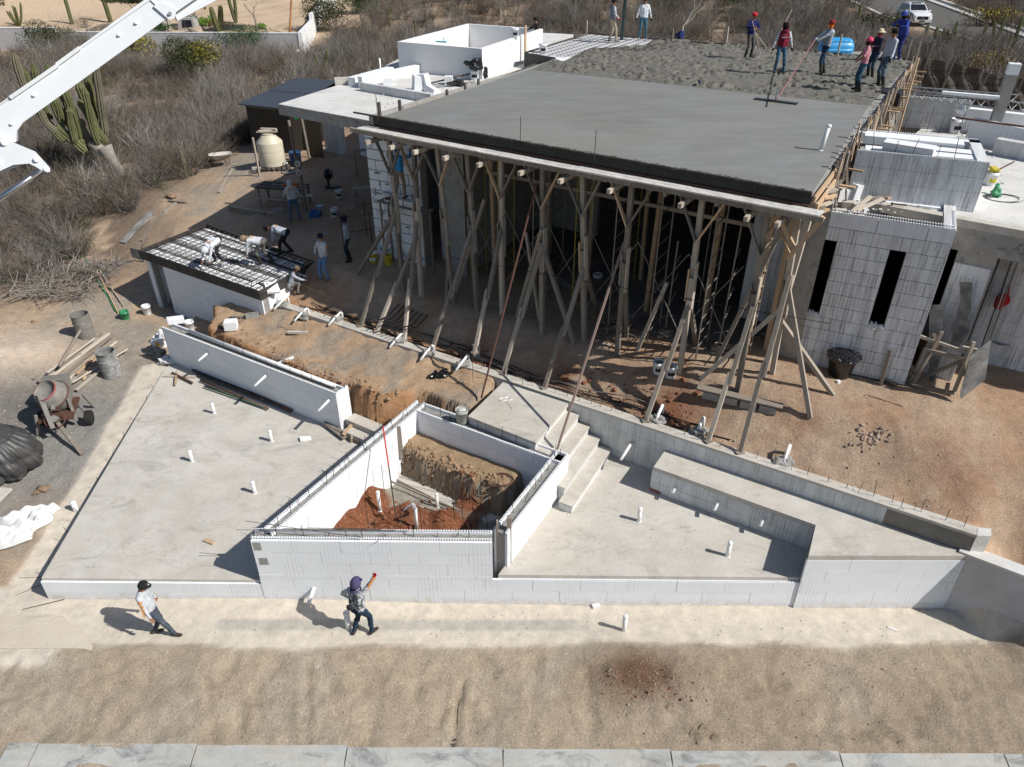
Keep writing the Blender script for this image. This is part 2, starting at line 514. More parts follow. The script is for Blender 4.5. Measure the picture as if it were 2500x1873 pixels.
def height(X,Y,detail=True):
 X=np.asarray(X,float);Y=np.asarray(Y,float)
 s=s_ret(X,Y)
 fr=idw(FRONT,X,Y);fr=np.where(Y<11.6,fr*sstep(10.5,11.6,Y),fr)
 fr=fr-.10*sstep(9.95,9.6,Y)-.12*sstep(9.0,8.0,Y)*1.0
 bk=idw(CTRL,X,Y)
 near=sstep(0.2,2.2,s)
 t_in=sstep(-14.2,-12.6,X)*sstep(10.4,9.8,X)
 bk2=np.where(s<2.2,2.02*(1-near)+bk*near,bk)
 bk=bk*(1-t_in)+bk2*t_in
 wdt=0.15+2.6*(1-sstep(-14.6,-13.2,X))+1.1*sstep(9.6,10.6,X)
 b=sstep(-wdt,wdt,s-.12-1.6*(1-sstep(-15.0,-13.2,X)))
 z=fr*(1-b)+bk*b
 def put(z,poly,val,wd,off=0.0):
  d=sdf(poly,X,Y)+off
  k=sstep(-wd,wd,d)
  return z*(1-k)+val*k
 LTw=sdf(LT,X,Y)
 z=np.where(LTw>.1,-.3,z)
 RT=[(-.3,FY(0)),(9.6,FY(9.6)),xy(RR),xy(RL+RU*8.2),xy(PBR)]
 z=np.where(sdf(RT,X,Y)>.05,-.3,z)
 z=put(z,TRENCH,.75+.15*fbm(X*2,Y*2),.08)
 n1=fbm(X*1.7+3,Y*1.7,5)
 edge=.35*(fbm(X*1.3,Y*1.3,4)-.5)
 z=put(z,PLAT,1.72+.22*n1+.22*sstep(1.4,0,-s),.10,edge)
 pin=sdf(POOL,X,Y)
 base=.22+.10*n1
 for(px,py,zz,r,h)in((888,1222,.5,.62,.75),(985,1285,.5,.85,.55),(1085,1275,.5,.55,.60),(830,1265,.5,.85,.6),(1150,1240,.3,.6,.35),(1120,1290,.3,.7,.35)):
  q=W(px,py,zz)
  base=np.maximum(base,.2+h*np.exp(-((X-q.x)**2+(Y-q.y)**2)/(r*r))*(.7+.6*fbm(X*2.5,Y*2.5,4)))
 sh=sdf(SHELF,X,Y)+.22*(fbm(X*2.2+9,Y*2.2,4)-.5)
 k=sstep(-.10,.10,sh)
 base=base*(1-k)+(1.12+.1*n1)*k
 z=np.where(pin>.12,base,z)
 z=put(z,[(-15.0,23.0),(-12.9,21.9),(-7.9,18.6),(-7.2,20.6),(-9.5,22.0),(-13.3,24.4),(-14.4,25.6)],.62,.25)if False else z
 q=W(560,535,3.0)
 z=z+.42*np.exp(-((X-q.x-.6)**2+(Y-q.y-1.6)**2)/1.2)*(.6+.8*n1)
 m_=(s>.35)&(s<6)&(X>-7)&(X<9)
 cut=.07*sstep(.46,.62,fbm(X*.9+30,Y*.9,3))*sstep(.35,.8,s)*sstep(3.2,1.6,s)
 z=np.where(m_,z-cut,z)
 q=W(2450,1325,1.5)
 z=z-.9*np.exp(-((X-q.x-.5)**2+(Y-q.y)**2)/.35)
 q=W(60,880,.9);z=z+.75*np.exp(-((X-q.x+.8)**2/4.5+(Y-q.y)**2/2.4))
 rd=sdf(ROAD,X,Y)
 k=sstep(-3.0,-.3,rd)
 z=z*(1-k)+4.47*k
 if detail:
  out=1-sstep(9.7,10.1,Y)*sstep(11.6,11.3,Y)
  amp=np.where(Y<9.8,.13,.10)
  yard=sstep(.2,1.0,s)
  amp=amp-.02*yard
  z=z+amp*(fbm(X*.8,Y*.8,5)-.5)*out*np.where(rd>-1,0,1)
  z=z+.035*(fbm(X*9.1,Y*9.1,3)-.5)+.055*(fbm(X*4.1,Y*4.1,4)-.5)*(.35+.65*out)*np.where(rd>-1,0,1)
  far=sstep(26,60,np.hypot(X,Y))
  z=z+far*1.1*(fbm(X*.07+5,Y*.07,4)-.5)*(1-k)*sstep(8,20,np.abs(rd))
  z=z+(.15*(fbm(X*1.3+9,Y*1.6,5)-.5)+.075*(fbm(X*5,Y*5,3)-.5)+.05*(vnoise(X*12,Y*12)-.5)-.05*sstep(.62,.75,fbm(X*2.6+50,Y*1.3+8,3)))*sstep(10.1,9.7,Y)*sstep(7.9,8.2,Y)+.07*np.exp(-((Y-9.65)/.22)**2)
  z=z+.06*sstep(8.35,8.02,Y)*sstep(.42,.55,fbm(X*2.2,Y*.7+20,3))*(Y>7.9)
  for(x0,y0,x1,y1,dp)in((2.9,8.9,3.5,8.1,.07),(3.1,9.0,3.75,8.15,.07),(6.1,8.95,7.3,8.1,.06),(5.5,9.1,6.9,8.1,.05),(-1.0,9.3,-1.15,8.0,.10),(-4.2,9.6,-3.9,8.0,.08),(-6.2,9.3,-5.6,8.0,.05)):
   ex,ey=x1-x0,y1-y0
   t=np.clip(((X-x0)*ex+(Y-y0)*ey)/(ex*ex+ey*ey),0,1)
   dd=np.hypot(X-x0-t*ex,Y-y0-t*ey)
   z=z-dp*np.exp(-(dd/.07)**2)+.5*dp*np.exp(-((dd-.13)/.06)**2)
  for(px,py,r,h)in((1545,1625,.85,.10),(1500,1655,.4,.07),(1660,1645,.7,.08),(2180,1060,.5,.10)):
   q=W(px,py,0 if py>1400 else 2.7)
   z=z+h*np.exp(-((X-q.x)**2+(Y-q.y)**2)/r**2)*(.5+fbm(X*3,Y*3,4))
 return z
def gz(x,y):
 return float(height(np.array([x]),np.array([y]))[0])
def G(px,py,z0=2.8,it=6):
 """spot of the ground seen at a photo pixel"""
 z=z0
 for _ in range(it):
  p=W(px,py,z);z=.5*z+.5*gz(p.x,p.y)
 p=W(px,py,z);p.z=gz(p.x,p.y)
 return p
def soil_colour(X,Y,Z):
 "colours of the kinds of soil"
 tan=np.array([.54,.40,.275]);pale=np.array([.63,.56,.465]);red=np.array([.27,.105,.052]);grey=np.array([.37,.33,.275])
 brown=np.array([.22,.16,.115]);sand=np.array([.60,.46,.32]);orange=np.array([.50,.29,.15]);dark=np.array([.17,.12,.085])
 n=fbm(X*.45,Y*.45,5);n2=fbm(X*1.6+40,Y*1.6,5);n3=fbm(X*.9+80,Y*.9,5)
 s=s_ret(X,Y)
 col=np.empty(X.shape+(3,));col[:]=tan
 def mix(col,c,k):
  k=np.clip(k,0,1)[...,None]
  return col*(1-k)+c*k
 col=mix(col,grey,sstep(.46,.62,n)*.8)
 vn=.45*(fbm(X*.7+11,Y*0+3,4)-.5)+.10*(fbm(X*5,Y*5,4)-.5)
 verge=sstep(10.14,9.96,Y+vn)
 col=mix(col,np.array([.54,.435,.32]),verge)
 col=mix(col,np.array([.50,.43,.345]),verge*sstep(.42,.62,.5*n3+.5*n2)*.6)
 col=mix(col,np.array([.39,.295,.21]),verge*sstep(1,5.5,X)*sstep(.34,.60,.6*n+.4*n2)*.6)
 q=W(1560,1650,0)
 col=mix(col,np.array([.20,.12,.075]),np.exp(-((X-q.x)**2/.9+(Y-q.y)**2/.35))*1.1)
 walkside=sdf([(-16,9.6),(-9.5,9.6),(-9.5,12),xy(W(420,890,.4)),xy(W(350,905,.4)),xy(W(150,1240,.1)),xy(W(0,1475,0)),(-16,11)],X,Y)
 wf=sstep(9.96,10.14,Y+vn)*sstep(11.8,11.5,Y)*sstep(11.2,10.4,X)
 k=np.maximum(wf,sstep(-.12,.12,walkside+.2*(n2-.5)))
 k_walk=k
 col=mix(col,pale,k)
 st=sstep(.17,.12,np.abs(Y-10.62+.03*X*0+.02*(n2-.5)))*sstep(-6.6,-6.3,X)*sstep(1.9,1.2,X)
 col=mix(col,np.array([.42,.40,.35]),st*.75*k)
 q=W(180,1030,.4)
 col=mix(col,np.array([.36,.345,.32]),np.exp(-((X-q.x)**2/5.0+(Y-q.y+.6)**2/9.0))*1.25*(1-k))
 q=W(60,960,.7)
 col=mix(col,np.array([.20,.19,.175]),np.exp(-((X-q.x)**2/2.5+(Y-q.y)**2/1.6))*1.1*(1-k))
 q=W(60,860,.9)
 col=mix(col,np.array([.74,.61,.48]),np.exp(-((X-q.x+.8)**2/4.5+(Y-q.y)**2/2.2))*1.5)
 yard=sstep(.1,.5,s)*sstep(-13,-9,X)
 col=mix(col,np.array([.53,.39,.275]),yard*.9)
 col=mix(col,np.array([.49,.31,.20]),yard*sstep(.44,.62,n3)*.8)
 for px,py,r,a in((1620,985,.9,1.2),(1380,905,.55,1.0),(1130,845,.5,.9),(1950,1010,.8,.3),(2300,1130,1.0,.5)):
  q=W(px,py,2.5)
  col=mix(col,np.array([.26,.115,.065]),a*np.exp(-((X-q.x)**2+(Y-q.y)**2)/r**2)*sstep(.3,.55,n2+.1))
 q=W(1450,960,2.5)
 col=mix(col,np.array([.75,.73,.70]),1.0*np.exp(-((X-q.x)**2+(Y-q.y)**2)/.03))
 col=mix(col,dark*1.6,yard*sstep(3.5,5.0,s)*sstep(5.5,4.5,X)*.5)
 d=sdf(PLAT,X,Y)
 col=mix(col,np.array([.54,.37,.235]),sstep(-.05,.15,d)*.9)
 col=mix(col,np.array([.52,.27,.13]),sstep(-.6,-.05,d)*sstep(.35,.0,d)*(sdf(TRENCH,X,Y)>-1.2)*.9)
 col=mix(col,grey,sstep(.0,.2,d)*sstep(.5,.62,n3)*.6)
 pin=sdf(POOL,X,Y)>.1
 col=np.where((pin&(Z<2))[...,None],np.array([.40,.37,.31]),col)
 rd=sstep(.33,.48,Z)*pin*(sdf(SHELF,X,Y)<-.05)
 col=mix(col,red,rd*1.0)
 col=mix(col,np.array([.40,.26,.15]),pin*sstep(-.2,.0,sdf(SHELF,X,Y))*sstep(.9,.4,Z))
 col=mix(col,np.array([.44,.31,.19]),pin*sstep(.9,1.05,Z))
 far=sstep(13.0,17.0,-X)*sstep(25,28,Y+.5*(-X-14))+sstep(42,46,Y)+sstep(18.5,21,X)*sstep(20,24,Y)
 col=mix(col,brown,np.clip(far,0,1)*.9)
 col=mix(col,tan*1.05,np.clip(far,0,1)*sstep(.55,.66,n3))
 nb=sstep(71.5,73,Y)*sstep(-15.5,-18,X+(Y-72)*.09)
 col=mix(col,sand,nb)
 col=mix(col,np.array([.42,.31,.21]),nb*sstep(.55,.7,n3)*.8)
 q=W(1650,60,4)
 q=W(60,860,.9)
 sm=np.clip(k_walk,0,1)
 return col*(.90+.2*n2[...,None]*(1-.5*sm[...,None])),sm
def axis(lo,hi,fine0,fine1,st,grow=1.09,mx=6):
 a=list(np.arange(fine0,fine1+st*.5,st))
 d=st;x=a[-1]
 while x<hi:
  d=min(d*grow,mx);x+=d;a.append(x)
 d=st;x=a[0];b_=[]
 while x>lo:
  d=min(d*grow,mx);x-=d;b_.append(x)
 return np.array(list(reversed(b_))+a)
def make_ground():
 xs=axis(-230,240,-15.5,12.5,.095);ys=axis(2.0,420,7.6,25.0,.095,1.06)
 X,Y=np.meshgrid(xs,ys,indexing='ij')
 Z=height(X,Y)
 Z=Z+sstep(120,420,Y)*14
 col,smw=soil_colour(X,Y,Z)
 nx,ny=X.shape
 me=bpy.data.meshes.new("ground")
 co=np.stack([X,Y,Z],-1).reshape(-1,3)
 i=np.arange(nx-1)[:,None]*ny+np.arange(ny-1)[None,:]
 f=np.stack([i,i+ny,i+ny+1,i+1],-1).reshape(-1)
 nf=(nx-1)*(ny-1)
 me.vertices.add(nx*ny);me.vertices.foreach_set("co",co.ravel())
 me.loops.add(nf*4);me.loops.foreach_set("vertex_index",f)
 me.polygons.add(nf);me.polygons.foreach_set("loop_start",np.arange(nf)*4)
 me.polygons.foreach_set("loop_total",np.full(nf,4))
 me.polygons.foreach_set("use_smooth",np.ones(nf,bool))
 me.update(calc_edges=True)
 ca=me.color_attributes.new("soil",'FLOAT_COLOR','POINT')
 c4=np.ones((nx*ny,4));c4[:,:3]=col.reshape(-1,3);c4[:,3]=1-smw.ravel()*.8
 ca.data.foreach_set("color",c4.ravel())
 m,nt,b=nodes_of("soil",.95,.12)
 at=N(nt,"ShaderNodeAttribute");at.attribute_name="soil"
 c=at.outputs["Color"];A_=at.outputs["Alpha"]
 c=mixc(nt,1.0,c,ramp(nt,noise(nt,3.2,6,.75),[(.3,.80),(.7,1.16)]),'MULTIPLY')
 c=mixc(nt,A_,c,mixc(nt,1.0,c,ramp(nt,noise(nt,30,5,.9),[(.32,.60),(.68,1.36)]),'MULTIPLY'))
 peb=ramp(nt,noise(nt,30,2,.5),[(.64,0),(.69,1)])
 c=mixc(nt,math_(nt,'MULTIPLY',math_(nt,'MULTIPLY',peb,A_),.5),c,(.66,.60,.53))
 pd=ramp(nt,noise(nt,21,2,.6,sc=(1,1.1,1.3)),[(.27,1),(.32,0)])
 c=mixc(nt,math_(nt,'MULTIPLY',math_(nt,'MULTIPLY',pd,A_),.45),c,(.12,.085,.06))
 L(nt,c,b.inputs["Base Color"])
 h=math_(nt,'ADD',noise(nt,7,8,.82),math_(nt,'MULTIPLY',noise(nt,45,3,.7),.5))
 bump(nt,b,math_(nt,'MULTIPLY',h,A_),1.0,.07)
 me.materials.append(m)
 o=bpy.data.objects.new("ground",me);C.objects.link(o)
 structure(o)
 return o
make_ground()
def rock_field(name,regions,mat,label,seed=3):
 R_=random.Random(seed);mb=MB()
 vs,fs=ico(0)
 for(poly,n,r0,r1)in regions:
  xs_=[p[0]for p in poly];ys_=[p[1]for p in poly]
  pts=[]
  X=np.array([R_.uniform(min(xs_),max(xs_))for _ in range(n*2)]);Y=np.array([R_.uniform(min(ys_),max(ys_))for _ in range(n*2)])
  k=sdf(poly,X,Y)>0
  X,Y=X[k][:n],Y[k][:n];Z=height(X,Y)
  for x,y,z in zip(X,Y,Z):
   r=r0+(r1-r0)*R_.random()**3
   M=Matrix.Rotation(R_.uniform(0,6),3,'Z')@Matrix.Rotation(R_.uniform(0,3),3,'X')
   mb.add([(M@Vector((v.x*r,v.y*r*R_.uniform(.6,1),v.z*r*.7)))+Vector((x,y,z+r*.2))for v in vs],fs)
 o=mb.build(name,mat)
 stuff(o,label,"stones")
 return o
M_stone=mat_grain("pale_stone",(.50,.42,.33),(.30,.23,.17),14,.9)
M_redstone=mat_grain("red_clay_clod",(.30,.13,.07),(.20,.08,.045),8,.95)
VERGE=[(-9,8.0),(9,8.0),(9,9.9),(-9,9.7)]
rock_field("loose_gravel",[(VERGE,1500,.006,.022),([(-6,18),(9.5,12),(14,12),(12,16),(0,20),(-7,23)],900,.008,.035),(PW([(1480,1640),(1750,1640),(1760,1720),(1470,1720)],0),130,.01,.03),([(-15,12),(-12,12),(-14,26),(-19,26)],500,.01,.05)],M_stone,"small pale stones scattered over the dirt")
M_earth=mat_grain("dug_earth",(.42,.28,.17),(.26,.165,.10),7,.95,bs=.8)
rock_field("cut_bank_clods",[(PW([(960,1085),(1235,1195),(1228,1225),(950,1125)],.8),420,.025,.085),(PW([(700,900),(850,950),(940,985),(990,985),(985,1020),(850,985),(700,930)],1.3),380,.025,.08),(PW([(500,790),(700,890),(700,915),(490,820)],1.3),240,.02,.06)],M_earth,"crumbled clods of earth on the faces of the dug banks",9)
rock_field("clay_clods",[(PW([(1350,870),(1750,960),(1600,1040),(1340,960)],2.5),260,.02,.085),(PW([(1450,1645),(1700,1650),(1690,1720),(1470,1700)],0),80,.012,.04),(PW([(800,1210),(1150,1200),(1180,1300),(780,1300)],.5),200,.02,.08),(PW([(1090,820),(1200,850),(1200,900),(1080,870)],2.3),90,.02,.07)],M_redstone,"reddish clods of dug clay lying around the pits")
mb=MB();R_=random.Random(4)
for i in range(60):
 q=G(2120+R_.gauss(0,22),1068+R_.gauss(0,14),2.7,2)
 mb.blob((q.x,q.y,q.z+.01),R_.uniform(.02,.05),i,.3,0)
tag(mb.build("rubble_heap",mat_grain("rubble",(.46,.37,.30),(.32,.23,.18),20,.9)),"low heap of broken grey rubble on the bare yard right of the props","rubble")["kind"]="stuff"
mb=MB()
def strip(A,B,z,mat,name,zt=.0):
 pass
mr=mat_grain("asphalt",(.105,.10,.092),(.135,.128,.115),1.5,.9,bs=.2)
mb=MB();mb.prism(ROAD,4.3,4.50)
structure(mb.build("road",mr))
M_kerb=concrete("kerb_concrete",(.55,.54,.50),(.62,.60,.56),(.4,.38,.34),.5,scale=.8)
def ribbon(mb,pts,off0,off1,z0,z1):
 for i in range(len(pts)-1):
  a=Vector((pts[i][0],pts[i][1]));b=Vector((pts[i+1][0],pts[i+1][1]))
  d=(b-a).normalized();nrm=Vector((-d.y,d.x))
  p=[a+nrm*off0,b+nrm*off0,b+nrm*off1,a+nrm*off1]
  mb.prism([(q.x,q.y)for q in p],z0,z1)
far_edge=[ext(ROADR[1],ROADR[0],2.8),ROADR[0],ROADR[1],ROADR[2],ext(ROADR[1],ROADR[2],3.0)]
near_edge=[ext(ROADL[1],ROADL[0],4)]+ROADL+[ext(ROADL[2],ROADL[3],2.5)]
mb=MB();ribbon(mb,far_edge,.0,.55,4.3,4.62);ribbon(mb,far_edge,1.35,1.8,4.3,4.68)
ribbon(mb,near_edge,0.0,-.45,4.3,4.60)
structure(mb.build("kerb",M_kerb))
mb=MB();ribbon(mb,far_edge,.55,1.35,4.2,4.52)
structure(mb.build("drain_channel",M_concgrey))
M_gut=concrete("gutter_concrete",(.36,.37,.35),(.48,.48,.45),(.15,.155,.155),.8,scale=1.5,ssc=(1,2.0,1),st0=.50)
gut=thing("street_gutter","stained pale concrete gutter in long slabs along the bottom of the dirt verge","gutter",(0,7.6,-.2))
edges=[-9.5,W(75,1850,-.16).x,W(470,1850,-.16).x,W(843,1850,-.16).x,W(1228,1850,-.16).x,W(1640,1850,-.16).x,W(2053,1850,-.16).x,W(2455,1850,-.16).x,9.5]
for i in range(len(edges)-1):
 a,b_=edges[i]+.012,edges[i+1]-.012
 mb=MB();y1=W(1250,1827,-.15).y-.012*(a+b_)/2;dy=rnd.uniform(-.01,.012)
 z=-.15
 pr=[(y1+dy,z-.14),(y1+dy,z),(7.70,z-.03),(7.62,z-.055),(7.35,z-.075),(6.4,z-.04),(6.4,z-.2)]
 vs=[(a,p,q)for p,q in pr]+[(b_,p,q)for p,q in pr]
 n=len(pr)
 mb.add(vs,[tuple(range(n)),tuple(reversed(range(n,2*n)))]+[(j,n+j,n+(j+1)%n,(j+1)%n)for j in range(n)])
 mb.build("gutter_slab",M_gut,gut)
mb=MB();mb.prism(PW([(-500,1583),(200,1583),(222,1588),(226,1575),(150,1500),(-500,1500)],.03),-.2,.03)
structure(mb.build("pavement",concrete("walk_screed",(.56,.49,.40),(.62,.55,.46),(.40,.36,.30),.8)))
mb=MB();a=W(-500,1583,.0);b_=W(202,1583,.0)
mb.box(((a.x+b_.x)/2,a.y-.03,-.09),(b_.x-a.x,.05,.15));
tag(mb.build("foam_edge_strip",M_foam),"low white foam strip edging the pale walk at the left picture border","edge strip")
R_=random.Random(15);mb=MB();vs,fs=ico(0)
for poly,z,n in((LT,.63,420),([(-.2,FY(0)+.1),(6.1,FY(6)+.1),(3.4,13.9),(1.8,14.2)],.87,300),([(-9,10.2),(9,10.2),(9,11.1),(-9,11.1)],.01,500)):
 xs_=[p[0]for p in poly];ys_=[p[1]for p in poly]
 X=np.array([R_.uniform(min(xs_),max(xs_))for _ in range(n*2)]);Y=np.array([R_.uniform(min(ys_),max(ys_))for _ in range(n*2)]);k=sdf(poly,X,Y)>.08
 for x,y in list(zip(X[k],Y[k]))[:n]:
  r=.004+.012*R_.random()**3;mb.add([(x+v.x*r*R_.uniform(.6,1.4),y+v.y*r,z+v.z*r*.5+.002)for v in vs],fs)
stuff(mb.build("slab_debris",mat_grain("mortar_specks",(.36,.33,.29),(.24,.20,.16),30,.95)),"fine mortar crumbs and grit scattered over the pale slabs","debris")
#  masonry
CO=.335
def foam_face(parent,p0,p1,z0,z1,mat,out,thick=.055,openings=(),bl=1.05,gap=.0052,phase=0.0,name="foam_block",co=CO,zstart=None,matf=None):
 "foam blocks in rows"
 p0=V(p0[0],p0[1],0);p1=V(p1[0],p1[1],0)
 Ln=(p1-p0).length;d=(p1-p0)/Ln;o=V(out[0],out[1],0).normalized()
 z=z1;row=0;edges=[]
 zz=z1
 while zz>z0+.02:
  lo=max(zz-co,z0)
  if lo-z0<.05:lo=z0
  edges.append((lo,zz));zz=lo
 for lo,hi in edges:
  s=-((row*.43+phase)%1.0)*bl
  row+=1
  segs=[]
  while s<Ln:
   a,b=max(s,0),min(s+bl,Ln)
   if b-a>.03:segs.append((a,b))
   s+=bl
  mid=(lo+hi)/2
  for(a,b)in segs:
   parts=[(a,b)]
   for(sa,sb,za,zb)in openings:
    if za<mid<zb:
     np_=[]
     for(x,y)in parts:
      if sb<=x or sa>=y:np_.append((x,y));continue
      if sa>x:np_.append((x,sa))
      if sb<y:np_.append((sb,y))
     parts=np_
   for(x,y)in parts:
    if y-x<.03:continue
    g=gap/2
    q0=p0+d*(x+g);q1=p0+d*(y-g)
    dep=thick+rnd.uniform(-.003,.003)
    mb=MB()
    pl=[q0,q1,q1+o*dep,q0+o*dep]
    mb.prism([(q.x,q.y)for q in pl],lo+g,hi-g)
    mb.build(name,matf(x,lo)if matf else mat,parent)
def teeth(parent,p0,p1,z,mat,w_=.05,name="edge_teeth",side=(0,0),h=.03):
 p0=V(p0[0],p0[1],z);p1=V(p1[0],p1[1],z);Ln=(p1-p0).length;d=(p1-p0)/Ln
 ang=math.atan2(d.y,d.x);mb=MB();s=.03
 while s<Ln-.02:
  q=p0+d*s+V(side[0],side[1],0)
  mb.box((q.x,q.y,z+h/2),(.034,w_,h+rnd.uniform(-.004,.006)),ang);s+=.056
 o=mb.build(name,mat,parent);o["kind"]="stuff"
 return o
_rb={}
def rebar_mesh(h,bend):
 k=(round(h,1),bend)
 if k not in _rb:
  mb=MB()
  if bend==0:mb.tube((0,0,-.05),(0.01,0,h),.0075,n=4)
  elif bend==1:mb.path([(0,0,-.05),(0,0,h*.7),(.03,.01,h),(.12,.03,h*1.05)],.0075,4)
  else:mb.path([(0,0,-.05),(.02,0,h*.5),(.07,.02,h)],.0075,4)
  me=bpy.data.meshes.new("rebar");me.from_pydata(mb.v,[],mb.f);me.materials.append(M_rebar);_rb[k]=me
 return _rb[k]
def rebar(parent,p,h=.35,bend=0,rz=0.0,tilt=(0,0)):
 o=bpy.data.objects.new("rebar",rebar_mesh(h,bend));C.objects.link(o)
 o.parent=parent;org=ORG[parent.name]
 o.location=Vector(p)-org;o.rotation_euler=(tilt[0],tilt[1],rz)
 return o
def rebars(parent,p0,p1,z,step=.55,h=(.15,.4),jit=.05,bend=(0,0,0,2)):
 p0=V(p0[0],p0[1],z);p1=V(p1[0],p1[1],z);Ln=(p1-p0).length;d=(p1-p0)/Ln;s=rnd.uniform(.1,step)
 while s<Ln:
  q=p0+d*s
  rebar(parent,(q.x+rnd.uniform(-jit,jit),q.y+rnd.uniform(-jit,jit),z),rnd.uniform(*h),rnd.choice(bend),rnd.uniform(0,6),(rnd.uniform(-.08,.08),rnd.uniform(-.08,.08)))
  s+=step*rnd.uniform(.6,1.4)
def inset_front(poly):return poly
t=thing("left_terrace","large pale concrete terrace slab on the left, white foam strip along its front","terrace slab",(-8,14,0))
mb=MB();mb.prism(LT,-.3,.63);mb.build("slab",M_conc,t)
foam_face(t,(LT[0][0]-.02,LT[0][1]),(LT[1][0],LT[1][1]),-.02,.555,M_foam,(0,-1),.05)
d_=(V(*LT[0],0)-V(*LT[5],0)).normalized()
foam_face(t,LT[5],LT[0],.0,.54,M_foamdirty,(-d_.y*-1 if False else-abs(d_.y),d_.x*1 if False else-abs(d_.x)*-1*0-.48),.045)
rebars(t,(LT[5][0]-.06,LT[5][1]),(LT[0][0]-.06,LT[0][1]),.45,.9,(.2,.35),.03,(2,2,1))
stp=thing("timber_steps","three dusty timber and concrete steps between the white planter wall and the box wall","steps",tuple(W(880,1040,.7)))
a,b_=W(758,1008,1.0),W(905,1060,1.0)
for i,(q0,q1,wd,z)in enumerate(((W(855,1016,1.0),W(935,1050,1.0),.36,1.0),(W(845,1045,.84),W(912,1074,.84),.30,.84),(W(790,1032,.74),W(878,1076,.74),.10,.76))):
 mb=MB();mb.beam((q0.x,q0.y,z-.1),(q1.x,q1.y,z-.1),wd,.2);mb.build("step",M_conc if i<2 else M_old,stp)
RTp=[(-.30,FY(-.3)),(9.62,FY(9.6)),xy(RL+RU*21.2-RV*.0),xy(RL+RU*8.3),(1.35,14.3)]
t=thing("right_terrace","pale concrete terrace slab on the right above rows of white foam blocks","terrace slab",(4,12,0))
mb=MB();mb.prism(RTp,-.3,.87);mb.build("slab",M_conc,t)
foam_face(t,(-5.53,FY(-5.53)),(6.26,FY(6.26)),-.02,.77,M_foam,(0,-1),.06,phase=.3)
teeth(t,(-.2,FY(0)-.02),(6.2,FY(6.2)-.02),.765,M_foamclean,.03,side=(0,-.02),h=.02)
BE=[W(1597,1137,1.63),W(1992,1278,1.63),W(1972,1352,1.63),V(9.60,FY(9.6),1.63)]
bk0=RL+RU*((BE[0]-RL).dot(RU));bk1=RL+RU*21.0
t=thing("upper_ledge_slab","higher concrete ledge slab along the long wall with a dark grey lip","ledge slab",(7,12,.87))
top=[xy(BE[0]),xy(BE[1]),xy(BE[2]),xy(BE[3]),xy(bk1),xy(bk0)]
mb=MB();mb.prism(top,.80,1.52);mb.build("core",M_concgrey,t)
c0=sum((Vector((p[0],p[1]))for p in top),Vector((0,0)))/6
topo=[]
for i,p in enumerate(top):
 q=Vector(p)
 if i in(0,1,2,3):q=q+Vector((-.02,-.05))if i in(0,1)else q+Vector((0,-.055))
 topo.append((q.x,q.y))
mb=MB();mb.prism(topo,1.52,1.63);mb.build("slab",M_conc,t)
dd=(BE[1]-BE[0]).normalized()
foam_face(t,BE[0],BE[1],.87,1.51,M_foamdirty,(dd.y,-dd.x),.045,phase=.2)
foam_face(t,BE[2],BE[3],-.02,1.50,M_foam,(0,-1),.06,phase=.1)
dd=(bk0-BE[0]).normalized()
foam_face(t,BE[0],BE[0]+(bk0-BE[0])*.98,.87,1.51,M_foamdirty,(-dd.y,dd.x)if(-dd.y*-1)>0 else(-dd.y,dd.x),.04)
def spout(px,py,z,ln=.42,r=.034,lab="",dirv=None,dz=-.05):
 p=W(px,py,z);dv=dirv or(-RV)
 mb=MB();q=p+dv*ln;q.z=z+dz
 mb.tube((p.x-dv.x*.12,p.y-dv.y*.12,z+.01),(q.x-.06,q.y-.06,q.z-.10),r*1.1,n=10,cap=True)
 o=mb.build("drain_spout",M_pvc,None,True,org=p)
 tag(o,lab,"pipe","short white spouts poking from the walls")
for i,(px,py,z,lab)in enumerate(((1663,1165,1.36,"short white spout nearest the left end of the ledge face"),(1764,1206,1.36,"short white spout in the middle of the ledge face"),(1875,1243,1.36,"short white spout nearest the right end of the ledge face"))):
 spout(px,py,z,.40,.036,lab)
for(px,py,z,lab)in((1603,1046,1.82,"white spout high on the long wall just below the leftmost pole foot on the right"),(1692,1076,1.82,"white spout under the mortar lump beside the second pole foot on the long wall"),(1907,1146,1.82,"white spout under the mortar lump above the ledge slab"),(1537,1088,1.5,"white spout low on the long wall beside the thin rod right of the stair")):
 spout(px,py,z,.38,.038,lab)
t=thing("landing_stair","pale concrete landing with four wide steps going down beside the long wall","stair",(1,15,.87))
A_,B_,C_,D_=[W(*p,2.1)for p in((1145,1015),(1228,934),(1384,985),(1307,1078))]
mb=MB();mb.prism([xy(A_),xy(B_),xy(C_),xy(D_)],.8,2.02);mb.build("landing_base",M_foamdirty,t)
nA=(A_-B_).normalized()*.05;nC=(C_-B_).normalized()*.04
mb=MB();mb.prism([xy(A_+nA),xy(B_),xy(C_+nC),xy(D_+nC+nA)],2.02,2.11);mb.build("landing",M_conc,t)
u=(C_-B_).normalized();vdn=(D_-C_).normalized();wid=(D_-C_).length
rises=[(2.11-.87)*k/5 for k in range(5)]
for i in range(4):
 zt=2.11-.248*(i+1)
 q=C_+u*(.33*i)
 ext_=(0,.10,.38,.62)[i]
 st=(0,0,.0,.0)[i]
 a0=q+vdn*st;a1=q+vdn*(wid+ext_);wd_=.35
 mb=MB();mb.prism([xy(a0),xy(a1),xy(a1+u*wd_),xy(a0+u*wd_)],.8,zt-.05);mb.build("step_base",M_foamdirty,t)
 mb=MB();mb.prism([xy(a0),xy(a1-vdn*-.02),xy(a1+u*(wd_+.025)+vdn*.02),xy(a0+u*(wd_+.025))],zt-.05,zt);mb.build("tread",M_conc,t)
mb=MB();q=W(1235,975,2.12);pts=[]
